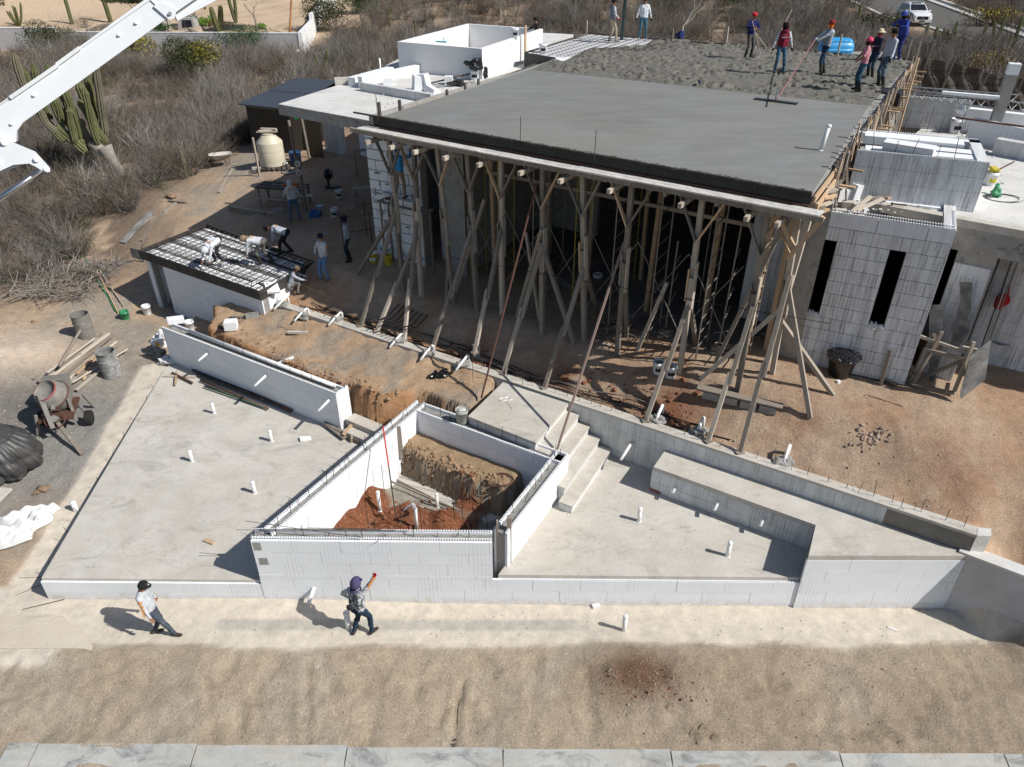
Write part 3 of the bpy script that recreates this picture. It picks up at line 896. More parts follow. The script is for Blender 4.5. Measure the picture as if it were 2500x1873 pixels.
for i in range(40):
 a=i*.42;r=.10+.05*math.sin(i*.9)
 pts.append((q.x+r*math.cos(a)*1.2,q.y+r*math.sin(a),2.122))
pts+=[(q.x+.1,q.y-.25,2.122),(q.x+.18,q.y-.5,2.122)]
mb.path(pts,.006,4);tag(mb.build("string_coil",M_pvc,None,org=q),"tangled loop of thin white string lying on the concrete landing","string")
t=thing("box_basin","open white basin box of foam block walls full of dug red earth","basin",(-2,13,0))
cen=sum((V(p[0],p[1],0)for p in POOL),V(0,0,0))/4
def wall_core(parent,p0,p1,inn,th,z0,z1,mat=M_mortar,name="wall_core"):
 p0=V(p0[0],p0[1],0);p1=V(p1[0],p1[1],0);o=V(inn[0],inn[1],0).normalized()*th
 mb=MB();mb.prism([xy(p0),xy(p1),xy(p1+o),xy(p0+o)],z0,z1);mb.build(name,mat,parent)
PT=1.88
def box_side(p0,p1,th,inn,blocksout=True,z0in=-.1,outmat=M_foam,z0out=-.02,seg=1.0,inmat=M_foamclean):
 p0=V(p0[0],p0[1],0);p1=V(p1[0],p1[1],0);n=V(inn[0],inn[1],0).normalized()
 wall_core(t,p0+n*.061,p1+n*.061,n,th-.122,-.1,PT-.05,M_mortar)
 if blocksout:foam_face(t,p0+n*.06,p1+n*.06,z0out,PT,outmat,-n,.06,phase=.2)
 foam_face(t,p0+n*(th-.06),p1+n*(th-.06),z0in,PT,inmat,n,.06,phase=.6)
 teeth(t,p0+n*.03,p1+n*.03,PT,M_foamclean,.045)
 teeth(t,p0+n*(th-.03),p1+n*(th-.03),PT,M_foamclean,.045)
pl,pb,pr_,pf=V(*POOL[0],0),V(*POOL[1],0),V(*POOL[2],0),V(*POOL[3],0)
dl=(pb-pl).normalized();db=(pr_-pb).normalized();dr=(pf-pr_).normalized()
nl=V(dl.y,-dl.x,0);nb_=V(db.y,-db.x,0);nr=V(dr.y,-dr.x,0)
box_side((-5.52,FY(-5.5)),(-.42,FY(-.4)),.30,(0,1),False)
foam_face(t,(-5.52,FY(-5.5)),(-.42,FY(-.4)),.77,PT,M_foam,(0,-1),.06,phase=.2)
box_side(pl+dl*.3,pb,.30,nl,z0out=.6)
box_side(pb+db*.3,pr_-db*.0,.42,nb_,z0out=1.0)
box_side(pr_+dr*.05,pf-dr*.25,.34,nr,z0out=.80)
for a,b_,z in((pl+nl*.15,pb+nl*.15,PT-.06),(pb+nb_*.2+db*.2,pr_+nb_*.2,PT-.06),(pr_+nr*.17,pf+nr*.17,PT-.06)):
 rebars(t,a,b_,z,.42,(.18,.42),.05)
rebars(t,(-5.3,FY(-5)+.15),(-.6,FY(0)+.15),PT-.06,.45,(.12,.3),.04,(0,2,1))
for k,(xx,zz_,wd,hh)in enumerate(((-5.40,1.72,.16,.22),(-5.34,1.28,.20,.20))):
 mb=MB();mb.box((xx,FY(-5.4)-.055,zz_),(wd,.02,hh));mb.build("mortar_patch",M_mortar,t)
 mb=MB();mb.box((-5.585,FY(-5.4)+.12,zz_-.02),(.02,.2,hh));mb.build("mortar_patch",M_mortar,t)
for k in range(4):
 mb=MB();y0=FY(-3)+.22+.02*k
 mb.tube((-5.9+.5*k,y0+.02,PT+.06),(-2.2-.3*k,y0,PT+.05),.007,n=4);mb.build("rebar",M_rebar,t)
mb=MB();a=W(598,1272,2.2);mb.tube(a,W(885,1313,1.97),.008,n=4);mb.build("rebar",M_rebar,t)
mb=MB();mb.tube(W(915,1327,1.92),W(1050,1212,1.2),.008,n=4);mb.build("rebar",M_rebar,t)
SB=[(1010,1165,.9),(1024,1180,.9),(1055,1190,.95),(1078,1205,1.0),(1097,1215,1.0),(1140,1228,.95),(1175,1235,1.0),(1195,1245,1.0),(940,1215,1.0),(905,1170,.9),(1228,1240,1.0),(1260,1235,1.0),(1130,1285,1.0),(1165,1295,.9),(1190,1290,.8),(1030,1290,.7),(1110,1270,.9),(980,1290,.8),(900,1290,.9),(1255,1215,1.1),(1240,1260,.8)]
for px,py,h in SB:
 p=G(px,py,.4,3);o=rebar(t,p,h,0,rnd.uniform(0,6),(rnd.uniform(-.05,.05),rnd.uniform(-.05,.05)))
mb=MB();q=PW([(985,1135),(1245,1255),(1180,1278),(960,1165)],.36);mb.prism(q,.1,.36);mb.build("floor_strip",M_conc,t)
mb=MB();q=PW([(905,1262),(985,1268),(1050,1240),(1000,1228)],.42);mb.prism(q,.1,.42);mb.build("floor_strip",M_conc,t)
def plank(name,p0,p1,wd,th,mat,lab,cat="plank",group=None,up=(0,0,1)):
 p0=Vector(p0);p1=Vector(p1)
 mb=MB();mb.beam(p0,p1,wd,th,up);o=mb.build(name,mat,None,org=(p0+p1)/2);tag(o,lab,cat,group);return o
a,b_=W(1040,1238,.45),W(1137,1270,.45);plank("plank",a,b_,.10,.05,M_old,"grey plank lying on the basin floor among the upright rods")
a,b_=W(942,1170,.45),W(1125,1248,.42);plank("plank",a,b_,.04,.04,M_old,"long thin batten lying across the basin floor")
a,b_=W(980,1038,1.95),W(970,1112,.9);plank("stake",W(972,1042,1.9),V(W(972,1042,1.9).x+.02,W(972,1042,1.9).y-.05,.9),.12,.04,M_old,"short upright board leaning on the inside of the left basin wall")
plank("stake",W(900,1118,1.5),W(928,1160,.7),.11,.05,M_old,"weathered board propped against the left basin wall halfway along")
plank("stake",W(1243,1262,2.2),V(W(1243,1262,2.2).x,W(1243,1262,2.2).y,.87),.11,.10,M_old,"upright timber post at the front corner of the right terrace beside the basin")
q=W(1214,1272,2.1);plank("stake",q,V(q.x,q.y,1.0),.10,.04,M_old,"shorter upright timber just inside the basin front corner")
q=W(935,1042,2.6);q2=G(968,1272,.5)
mb=MB();mb.mi=0;m_=q.lerp(q2,.42);mb.tube(q,m_,.018,n=6);mb.mi=1;mb.tube(m_,q2,.016,n=6)
mb.mi=0
tag(mb.build("marker_rod",[M_red,M_rebar],None,org=q2),"thin rod with red upper half standing in the basin","rod")
def standpipe(base,h,r,lab,cat="pipe",group=None,lean=(0,0),n=12):
 mb=MB();p=Vector(base)
 top=V(p.x+lean[0],p.y+lean[1],p.z+h)
 mb.tube((p.x,p.y,p.z-.08),top,r,n=n)
 mb.lathe([(r*1.12,0),(r*1.15,.03),(r*1.0,.055),(r*.5,.065)],(top.x,top.y,top.z-.05),n,cap0=False)
 mb.lathe([(r*1.02,-.01),(r*1.3,0),(r*1.02,.015)],(p.x,p.y,p.z),n)
 o=mb.build("standpipe",M_pvc,None,True,org=p);tag(o,lab,cat,group);return o
gi="white pipes standing in the basin"
p=G(928,1247,.5);standpipe(p,.62,.045,"tallest white capped pipe standing left in the red earth of the basin",group=gi)
p=G(1068,1238,.4);standpipe(p,.45,.042,"white capped pipe standing alone on the grey basin floor",group=gi)
p=G(1018,1292,.4)
mb=MB();mb.path([W(985,1250,.62),W(1000,1237,.75),W(1008,1232,.95),W(1016,1245,.98),(p.x,p.y,p.z+.66),(p.x,p.y,p.z)],.045,10)
tag(mb.build("bent_pipe",M_pvc,None,True,org=p),"white elbow pipe bent over and down at the front of the basin earth","pipe",gi)
t=thing("planter_wall","long freestanding white foam block wall with a pipe on top behind the left terrace","wall",tuple(W(600,950,.63)))
a0,a1=W(394,800,1.9),W(819,962,1.9)
d=(a1-a0).normalized();d.z=0;n=V(-d.y,d.x,0)
th=.40
wall_core(t,a0+n*.055,a1+n*.055,n,th-.11,.5,1.82)
foam_face(t,a0+n*.05,a1+n*.05,.62,1.9,M_foam,-n,.05,phase=.3)
foam_face(t,a0+n*(th-.05),a1+n*(th-.05),.62,1.9,M_foam,n,.05,phase=.6)
foam_face(t,a1-d*.05+n*0,a1-d*.05+n*(th+.1),.62,1.9,M_foamclean,d,.06,bl=.5,phase=.0)
teeth(t,a0+n*.02,a1+n*.02,1.9,M_foamclean,.04)
rebars(t,a0+n*.15,a1+n*.15,1.82,.45,(.15,.3),.03,(0,0,2))
mb=MB();mb.tube(V(*xy(a0+n*.27+d*1.0),1.93),V(*xy(a1+n*.27-d*.25),1.93),.055,n=12);o=mb.build("drain_pipe",M_pvc,None,True,org=a0);tag(o,"long white drain pipe lying along the top of the planter wall","pipe")
for i,(px,py,lab)in enumerate(((514,855,"white spout poking from the left half of the planter wall"),(651,914,"white spout poking from the middle of the planter wall"),(806,973,"white spout poking from the right end of the planter wall"))):
 spout(px,py,1.66,.40,.036,lab,-n)
t=thing("retaining_wall","long low concrete and foam block wall running diagonally below the yard","wall",tuple(RL))
RT_=2.14;r0,r1=RL.copy(),RR.copy()
mb=MB();mb.prism([xy(r0+RV*.05),xy(r1+RV*.05-RU*.0),xy(r1+RV*.27),xy(r0+RV*.27)],-.2,RT_-.07);mb.build("wall_core",M_concgrey,t)
mb=MB();mb.prism([xy(r0),xy(r1),xy(r1+RV*.29),xy(r0+RV*.29)],RT_-.07,RT_);mb.build("cap",M_concpale if False else M_conc,t)
L_=(r1-r0).length
greyend=L_-1.7
foam_face(t,r0+RV*.05,r0+RU*greyend+RV*.05,.6,RT_-.07,M_foamdirty,-RV,.045,phase=.4)
mb=MB();q0=r0+RU*greyend;mb.prism([xy(q0+RV*.05),xy(r1+RV*.05),xy(r1+RV*.012),xy(q0+RV*.012)],.6,RT_-.07);mb.build("grey_render_patch",concrete("dark_render",(.17,.165,.155),(.22,.215,.2),(.12,.12,.11),.6,scale=3),t)
mb=MB();q=r1-V(0,0,0);mb.prism([xy(r1+RU*.01),(r1.x+.30,r1.y-.02),(r1.x+.42,r1.y+.2),xy(r1+RV*.29+RU*.01)],1.2,RT_-.005);mb.build("wall_end",M_concpale,t)
rebars(t,r0+RV*.18+RU*9.5,r1+RV*.18,RT_,.34,(.12,.36),.05,(0,0,2,1))
rebars(t,r0+RV*.18,r0+RU*9.5+RV*.18,RT_,.8,(.12,.3),.05,(0,2,1))
for px,py,h in((1276,940,1.25),(1532,1118,.62),(1155,930,1.1)):
 z=2.14 if py<1000 else .9
 rebar(t,W(px,py,z),h,0)
def gooseneck(px,py,lab,s=1.0,dirv=None):
 p=W(px,py,2.14);dv=-RV if dirv is None else dirv
 t_=thing("drain_elbow",lab,"pipe",tuple(p),"hooked white drain pipes cemented onto the long wall")
 mb=MB()
 b0=p+RV*.34
 mb.path([V(b0.x,b0.y,2.0),V(b0.x,b0.y,2.30),V(b0.x,b0.y,2.34)+dv*.05,p+dv*.0+V(0,0,.12),p+dv*.30+V(0,0,.0)],.034,10)
 mb.build("pipe",M_pvc,t_,True)
 mb=MB();mb.blob((p.x+RV.x*.1,p.y+RV.y*.1,2.16),(.20,.17,.12),int(px),.25,2);mb.build("mortar_lump",M_mortar,t_)
for px,py,lab in((686,747,"leftmost hooked white drain pipe beside the small rebar roof"),(735,775,"hooked white drain pipe behind the grey T-shaped float"),(818,785,"first of two close white drain pipes right of the T-shaped float"),(967,838,"hooked white drain pipe between the second and third props on the wall"),(1042,868,"hooked white drain pipe left of the grey hollow block"),(1128,893,"hooked white drain pipe right behind the grey hollow block")):
 gooseneck(px,py,lab)
mb_=None
for px,py,lab in((1605,1025,"upright white pipe bend on the long wall above the ledge's left end"),(1705,1056,"stubby white pipe bend on the long wall right of the stair"),(1915,1126,"white pipe bend on the long wall near its right end")):
 p=W(px,py,2.14)
 t_=thing("drain_elbow",lab,"pipe",tuple(p),"hooked white drain pipes cemented onto the long wall")
 mb=MB();b0=p+RV*.32;mb.path([V(b0.x,b0.y,1.95),V(b0.x,b0.y,2.4),V(b0.x,b0.y,2.44)-RV*.05,p+V(0,0,.16),p-RV*.12+V(0,0,.0)],.042,10);mb.build("pipe",M_pvc,t_,True)
 mb=MB();mb.blob((p.x,p.y,2.15),(.24,.17,.11),int(px),.3,2);mb.build("mortar_lump",M_mortar,t_)
for k in range(5):
 mb=MB();pts=[]
 for i in range(34):
  s_=1.0+i*.5
  off=.42+.07*k+.10*math.sin(i*.5+k)+(.12*math.sin(i*.23+2*k))
  p=RL+RU*(s_+.3*k)+RV*off
  if s_>15.5-k*.8:break
  pts.append((p.x,p.y,max(gz(p.x,p.y),1.98)+.035+.012*k))
 mb.path(pts,.016,5)
 o=mb.build("conduit",M_blackmat if k<4 else M_greydrum,None,org=pts[0]);tag(o,"black conduit hose laid along the uphill edge of the long wall","hose","black conduits along the long wall")
t=thing("garden_wall","smooth white rendered wall running from the terrace corner out of the picture on the right","wall",(9.6,11.1,0))
g0,g1=V(9.50,11.17,0),V(12.6,8.98,0)
dn=(g1-g0).normalized();nn=V(-dn.y,dn.x,0)
if nn.y<0:nn=-nn
mb=MB();e0=g0+dn*-.05
zt0,zt1=1.62,1.62
a_,b1,c1,d1=xy(e0),xy(g1),xy(g1+nn*.26),xy(e0+nn*.26)
mb.prism([a_,b1,c1,d1],-.3,[zt0,zt1,zt1,zt0]if True else 1.6)
mb.build("rendered_face",M_greyplaster,t)
mb=MB();mb.prism([xy(e0-nn*.02),xy(g1-nn*.02),xy(g1+nn*.3),xy(e0+nn*.3)],1.62,1.68);mb.build("cap",M_concpale,t)
gp="white capped pipes standing on the slabs"
for px,py,z,h,lab in((523,1009,.63,.34,"white capped pipe on the left terrace nearest the planter wall"),(663,1077,.63,.36,"white capped pipe on the left terrace nearest the basin wall"),(469,1126,.63,.34,"white capped pipe in the middle left of the left terrace"),(622,1203,.63,.36,"white capped pipe on the left terrace closest to the front"),(1560,1272,.87,.40,"white capped pipe in the middle of the right terrace"),(1776,1357,.87,.42,"white capped pipe on the right terrace near the dark corner shadow"),(1523,1542,.0,.50,"white capped pipe standing on the pale lower walk"),(852,1533,0,.50,"white pipe on the walk just behind the pointing man's boots"),(190,1255,.06,.40,"wide white pipe standing beside the left edge of the left terrace")):
 p=W(px,py,z)
 standpipe(p,h,.05 if px not in(852,190)else .065,lab,group=gp,lean=(.0,.0)if px!=190 else(-.02,.02))
q=V(-4.36,FY(-4.4)-.06,.36)
mb=MB();mb.tube((q.x,q.y+.15,.50),(q.x-.08,q.y-.32,.34),.045,n=10);tag(mb.build("drain_spout",M_pvc,None,True,org=q),"white spout poking from the front foam wall between the two men","pipe","short white spouts poking from the walls")
#  the building
SZ=8.0
FL_,FR_,BR_,BL_=W(927,286,SZ),W(1982,471,SZ),W(2229,149,SZ),W(1437,83,SZ)
US=(FR_-FL_).normalized();VS=(BR_-FR_).normalized()
NO=-V(-US.y,US.x,0)
if NO.y>0:NO=-NO
N1,N2=W(1281,131,SZ),W(1352,143,SZ)
SB1,SB2=W(1295,170,SZ),W(2122,258,SZ)
house=thing("unfinished_house","unfinished house under a big freshly poured grey roof slab held up by timber props","house",tuple(FR_.xy)+(2.8,))
slabpoly=[xy(FL_),xy(FR_),xy(BR_),xy(BL_),xy(N1),xy(N2)]
mb=MB();mb.prism(slabpoly,7.72,7.965);mb.build("slab_body",M_concgrey,house)
mb=MB();mb.prism([xy(FL_),xy(FR_),xy(SB2),xy(SB1)],7.965,8.0);mb.build("smooth_surface",M_wet,house)
def sheet(name,poly,z,amp,fr,mat,parent,step=.09,edgefade=.3,thr=None,seed=0,zoff=0.0):
 xs_=[p[0]for p in poly];ys_=[p[1]for p in poly]
 xs=np.arange(min(xs_),max(xs_),step);ys=np.arange(min(ys_),max(ys_),step)
 X,Y=np.meshgrid(xs,ys,indexing='ij');D=sdf(poly,X,Y)
 r=.55*fbm(X*fr*.5+seed,Y*fr*.6,4)+.45*fbm(X*fr*2.3+seed,Y*fr*2.8,4);r2=1-np.abs(2*fbm(X*fr*1.6+7+seed,Y*fr*2.2,4)-1)
 Z=z+amp*(r-.3)-amp*1.1*sstep(.86,.97,r2)*sstep(.40,.52,r)+amp*.5*sstep(.5,.6,r)
 Z=np.where(D<edgefade,z+(Z-z)*np.clip(D/edgefade,0,1),Z)
 nx,ny=X.shape;keep=D>-step*.6
 idx=-np.ones(X.shape,int);idx[keep]=np.arange(keep.sum())
 vs=np.stack([X[keep],Y[keep],Z[keep]],-1)
 q=np.stack([idx[:-1,:-1],idx[1:,:-1],idx[1:,1:],idx[:-1,1:]],-1).reshape(-1,4)
 q=q[(q>=0).all(1)]
 org=ORG[parent.name]if parent else Vector((0,0,0))
 me=bpy.data.meshes.new(name);me.from_pydata((vs-np.array(org)).tolist(),[],q.tolist())
 me.materials.append(mat);me.polygons.foreach_set("use_smooth",[True]*len(me.polygons))
 o=bpy.data.objects.new(name,me);C.objects.link(o);o.parent=parent;ORG[o.name]=Vector(org)
 return o
ME1=W(1362,142,SZ);ME2=W(1560,96,SZ);ME3=W(1600,92,SZ)
roughpoly=[xy(SB1),xy(SB2),xy(BR_),xy(ME3),xy(W(1575,112,SZ)),xy(W(1440,118,SZ)),xy(W(1375,150,SZ)),xy(N2)]
sheet("rough_surface",roughpoly,8.0,.12,1.9,M_rough,house,.065)
dk=[xy(N1),xy(BL_),xy(ME3),xy(W(1575,112,SZ)),xy(W(1440,118,SZ)),xy(W(1375,150,SZ)),xy(N2)]
mb=MB();mb.prism(dk,7.965,7.99);mb.build("foam_deck",M_foamclean,house)
mb=MB()
for k in range(24):
 a=N1+(BL_-N1)*(k/23);b_=a+US*5.4
 for f in(0,):
  pass
 L0=(BL_-N1).length
 mb.tube(V(a.x,a.y,8.03),V(*xy(a+US*(2.0+4.2*(k/23)**.9)),8.03),.008,n=4)
for k in range(16):
 a=N1+US*(.4*k);st=a+VS*0
 mb.tube(V(*xy(a+VS*(0 if k<6 else(k-6)*.6)),8.05),V(*xy(a+VS*8.6),8.05),.012,n=4)
o=mb.build("bar_mesh",M_rebar,house);o["kind"]="stuff"
def fascia(a,b_,z0,z1,n,off,name="form_board",mat=M_ply,th=.02):
 d=(b_-a)/n;dn=d.normalized();nn=V(dn.y,-dn.x,0)
 for i in range(n):
  p=a+d*i+dn*.004;q=a+d*(i+1)-dn*.004
  mb=MB();mb.prism([xy(p+nn*off),xy(q+nn*off),xy(q+nn*(off+th)),xy(p+nn*(off+th))],z0,z1+rnd.uniform(-.004,.01));mb.build(name,mat,house)
fascia(FL_-US*.25,FR_+US*.02,7.74,8.02,10,.012)
mb=MB();mb.beam(V(*xy(FL_-US*1.0+NO*.05),8.02),V(*xy(FR_+NO*.05),8.02),.06,.04);mb.build("top_rail",M_dark,house)
mb=MB();mb.beam(V(*xy(FL_-US*.4+NO*.06),7.735),V(*xy(FR_+US*.0+NO*.06),7.735),.05,.04);mb.build("lower_rail",M_rust,house)
fascia(BR_+US*.02,BL_-US*.05,7.75,8.06,9,.012,mat=M_dark)
fascia(BL_,N1,7.75,8.05,5,.012,mat=M_dark)
fascia(N1,N2+US*.1,7.45,8.05,2,.012,mat=M_ply)
M_dust=mat_grain("cement_dusted_plank",(.72,.71,.67),(.46,.44,.40),5,.9,bs=.8,bd=.02)
a=FL_-US*.55+NO*.08;b_=FR_+US*.35+NO*.08;n=9;Lg=(b_-a)
for i in range(n):
 for j in range(2):
  p=a+Lg*(i/n)+US*.004;q=a+Lg*((i+1)/n)-US*.004
  mb=MB();z=7.70+rnd.uniform(-.008,.008);o0=.02+j*.2;mb.prism([xy(p+NO*o0),xy(q+NO*o0),xy(q+NO*(o0+.19)),xy(p+NO*(o0+.19))],z-.03,z);mb.build("ledge_plank",M_dust,house)
 p=a+Lg*(i/n)-US*.1+NO*(.42+.02*(i%2));q=a+Lg*((i+1)/n)+US*.1+NO*(.42+.02*(i%2))
 mb=MB();mb.beam(V(*xy(p),7.63),V(*xy(q),7.63),.04,.12);mb.build("edge_board",M_old,house)
mb=MB();mb.beam(V(*xy(W(855,317,7.55)),7.56),V(*xy(W(1010,350,7.55)),7.56),.05,.13);mb.build("edge_board",M_oldpale,house)
for k in range(30):
 s_=.5+k*.42
 p=FL_+US*s_
 mb=MB();mb.beam(V(*xy(p+NO*(.28+(.18 if k%3==0 else 0))),7.52),V(*xy(p+VS*5.5),7.52),.07,.11);mb.build("joist",M_old,house)
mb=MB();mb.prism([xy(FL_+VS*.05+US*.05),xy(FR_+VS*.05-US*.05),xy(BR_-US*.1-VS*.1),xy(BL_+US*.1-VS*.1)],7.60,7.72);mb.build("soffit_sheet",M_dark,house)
fl0=FL_+VS*2.0;fr0=FR_+VS*1.1
mb=MB();mb.prism([xy(FL_+VS*4.6+US*1),xy(FR_+VS*1.3-US*4.2),xy(FR_+VS*.9-US*0),xy(BR_),xy(BL_)],2.2,3.0);mb.build("floor_slab",concrete("shade_toned_floor",(.10,.095,.085),(.14,.13,.12),(.06,.06,.055),.6),house)  # floor colour darkened to put the interior shade into it
def wallbox(p0,p1,z0,z1,th,mat,name="wall",inn=None):
 p0=V(p0[0],p0[1],0);p1=V(p1[0],p1[1],0);d=(p1-p0).normalized();n_=V(-d.y,d.x,0)if inn is None else V(inn[0],inn[1],0).normalized()
 mb=MB();mb.prism([xy(p0),xy(p1),xy(p1+n_*th),xy(p0+n_*th)],z0,z1);return mb.build(name,mat,house)
wallbox(FL_+VS*17+US*.3,FR_+VS*17-US*.1,3.0,7.6,.2,M_concwall,"back_wall")
wallbox(FR_+VS*3.0-US*.12,FR_+VS*17-US*.12,3.0,7.6,.2,M_concwall,"side_wall",(US.x,US.y))
E0=W(915,640,2.9);E1=W(1052,668,2.9)
E0=W(921,628,2.85);E1=W(1040,655,2.85)
wallbox(E0+VS*.3,E0+VS*12,2.8,7.6,.2,M_concwall,"side_wall",(US.x,US.y))
wallbox(E0+VS*.06,E1+VS*.06,2.7,7.3,.3,M_mortar,"wall",(VS.x,VS.y))
foam_face(house,E0+VS*.06,E1+VS*.06,2.8,7.3,M_foam,(-VS.x,-VS.y),.05,gap=.03,bl=.8,phase=.3)
R_=random.Random(9)
for k in range(34):
 s_=R_.uniform(.05,.95);z=2.85+CO*R_.randint(1,11)+R_.uniform(-.03,.03)
 p=E0.lerp(E1,s_);mb=MB();mb.blob((p.x,p.y,z),(.02,.02,.02),k,.2,0)
 mb=MB()
 if k%3:mb.blob((0,0,0),(R_.uniform(.08,.2),.02,R_.uniform(.02,.04)),k,.3,1,M=Matrix.Rotation(math.atan2(US.y,US.x),3,'Z'))
 else:mb.blob((0,0,0),(R_.uniform(.02,.04),.02,R_.uniform(.08,.2)),k,.3,1,M=Matrix.Rotation(math.atan2(US.y,US.x),3,'Z'))
 mb2=MB();mb2.add([Vector(v)+Vector((p.x,p.y,z))-VS*.0 for v in mb.v],mb.f);mb2.build("mortar_patch",M_mortar,house)
P0=W(1060,662,2.85)
wallbox(E1+US*.05+VS*.9,E1+US*.9+VS*.9,2.8,7.4,.2,M_foam,"wall",(VS.x,VS.y))
Q0=W(1088,655,2.9);Q1=W(1140,668,2.9)
wallbox(Q0,Q1,2.8,7.5,.3,M_concwall,"pier",(VS.x,VS.y))
wallbox(Q1,Q1+VS*5.5,2.8,7.5,.25,M_concwall,"pier",(-US.x,-US.y))
wallbox(Q1+US*.2+VS*5.2,Q1+US*2.4+VS*5.2,2.9,7.5,.2,M_concwall,"wall",(VS.x,VS.y))
H0=W(1942,882,3.0);H1=W(2208,940,3.0)
HU=(H1-H0).normalized();HV=V(-HU.y,HU.x,0)
HT0=up_to(H0,512);HT=7.08
PI0=W(1899,868,3.0)
wallbox(PI0,H0,2.6,7.3,.45,M_concwall,"pier",(HV.x,HV.y))
wallbox(PI0+HV*.4,PI0+HV*2.4,2.8,7.5,.25,M_concwall,"wall",(HU.x,HU.y))
J0=W(1800,770,3.0);J1=W(1900,792,3.0)
wallbox(J0,J1+US*.6,2.9,7.3,.25,M_mortar,"wall",(HV.x,HV.y))
foam_face(house,J0,J1+US*.5,3.0,7.3,M_foamstreak,(-HV.x,-HV.y),.05)
ann=thing("annex_block","white foam block annex with two tall narrow window openings and cement streaks","building",(H0.x,H0.y,3.0))
def opening_s(px,py):
 """distance along the wall for a pixel lying on the front plane"""
 best=None
 for k in range(0,400):
  s_=k*.01;p=H0+HU*s_
  z=up_to(p,py);dep=p.y*_c+(CAMZ-z)*_s;x=CX+F0*p.x/dep
  e=abs(x-px)
  if best is None or e<best[0]:best=(e,s_,z)
 return best[1],best[2]
HL=(H1-H0).length
w1a,zt1=opening_s(2005,574);w1b,_=opening_s(2046,580);_,zb1=opening_s(1985,760)
w2a,zt2=opening_s(2174,607);w2b,_=opening_s(2215,613);_,zb2=opening_s(2140,793)
ZB=HT-CO*12
def snap(z):return HT-round((HT-z)/CO)*CO
ops=[(w1a,w1b,snap(zb1),snap(zt1)),(w2a,w2b,snap(zb2),snap(zt2))]
def wall_with_openings(parent,p0,p1,z0,z1,th,inn,ops,mat,name="wall_core"):
 Ln=(p1-p0).length;d=(p1-p0).normalized();n_=V(inn[0],inn[1],0);cuts=[0.0]
 ops=sorted(ops)
 def seg(a,b,za,zb):
  if b-a<.01 or zb-za<.01:return
  mb=MB();mb.prism([xy(p0+d*a),xy(p0+d*b),xy(p0+d*b+n_*th),xy(p0+d*a+n_*th)],za,zb);mb.build(name,mat,parent)
 x=0
 for(a,b,za,zb)in ops:
  seg(x,a,z0,z1);seg(a,b,z0,za);seg(a,b,zb,z1);x=b
 seg(x,Ln,z0,z1)
wall_with_openings(ann,H0+HV*.056,H1+HV*.056,2.7,HT-.05,.2,HV,ops,M_mortar)
M_fs=M_foamstreak
M_fs2=mat_foam("foam_top_course",(.82,.85,.90),0,.3,(.87,-.49),.25,.1)
foam_face(ann,H0+HV*.055,H1+HV*.055,3.0,HT,M_fs,(-HV.x,-HV.y),.055,openings=ops,gap=.012,matf=lambda x,z:M_fs2 if z>HT-CO*1.1 else M_fs)
teeth(ann,H0+HV*.03,H1+HV*.03,HT,M_foamclean,.05)
teeth(ann,H0+HV*.24,H1+HV*.24,HT,M_foamclean,.05)
for(a,b,za,zb)in ops:
 for k in range(3):
  p=H0+HU*(a+(b-a)*(k+.5)/3)+HV*.02
  mb=MB();mb.blob((p.x,p.y,za+.02),(.09,.09,.09),k,.3,1);mb.build("broken_sill",M_foamdirty,ann)
def awall(p0,p1,z0,z1,th,mat,inn,name="wall",parent=None):
 p0=V(p0[0],p0[1],0);p1=V(p1[0],p1[1],0);n_=V(inn[0],inn[1],0)
 mb=MB();mb.prism([xy(p0),xy(p1),xy(p1+n_*th),xy(p0+n_*th)],z0,z1);return mb.build(name,mat,parent or ann)
awall(H1+HV*.06,H1+HV*3.2,2.7,HT-.02,.25,M_foamdirty,-HU)
teeth(ann,H1+HV*.1-HU*.03,H1+HV*1.5-HU*.03,HT-.02,M_foamclean,.05)
awall(H0+HV*.27,H0+HV*3.2,2.7,6.6,.05,M_paintdark,HU)  # inner wall face coloured black to imitate the room's shade
awall(H0+HV*1.5,H1+HV*1.5,2.9,6.5,.2,M_paintdark,HV,"painted_dark_panel")  # added black panel, paints the room's darkness behind the windows
mb=MB();mb.prism([xy(H0+HV*.26+HU*.0),xy(H1+HV*.26-HU*.25),xy(H1+HV*1.8-HU*.25),xy(H0+HV*2.2)],6.45,6.72);mb.build("sunken_roof",M_conc,ann)
wing=thing("right_wing","right wing of the site with a bright concrete flat roof and white foam walls","building",(11.5,17.5,3.0))
RZ=6.95
fa,fb_=W(2185,508,7.02),W(2500,566,7.02)
fd=(fb_-fa).normalized();fe=fa+fd*6;fn=V(-fd.y,fd.x,0)
mb=MB();mb.prism([xy(fa-fd*1.4+fn*.3),xy(fe+fn*.3),xy(fe+fn*14),xy(fa+fn*14-fd*1.0)],6.72,RZ);mb.build("roof_slab",M_concpale,wing)
mb=MB();mb.prism([xy(fa-fd*.3),xy(fe),xy(fe+fn*.28),xy(fa+fn*.28-fd*.3)],6.86,7.04);mb.build("roof_kerb",M_conc,wing)
mb=MB();mb.prism([xy(fa-fd*.1+fn*.03),xy(fe+fn*.03),xy(fe+fn*.25),xy(fa+fn*.25-fd*.1)],6.3,6.86);mb.build("beam",M_concwall,wing)
def wwall(p0,p1,z0,z1,th,mat,inn,name="wall"):
 return awall(p0,p1,z0,z1,th,mat,inn,name,wing)
k0=fa+fn*.06
def along(px,py,z):
 return(W(px,py,z)-k0).dot(fd)
d0,d1,d2=(W(2318,568,6.4)-k0).dot(fd),(W(2359,572,6.4)-k0).dot(fd),(W(2452,590,6.4)-k0).dot(fd)
wwall(k0+fd*(d0-.3),k0+fd*d0,2.7,6.4,.25,M_concwall,fn)
wwall(k0+fd*d1,k0+fd*d2,2.7,6.4,.25,M_concwall,fn,"pier")
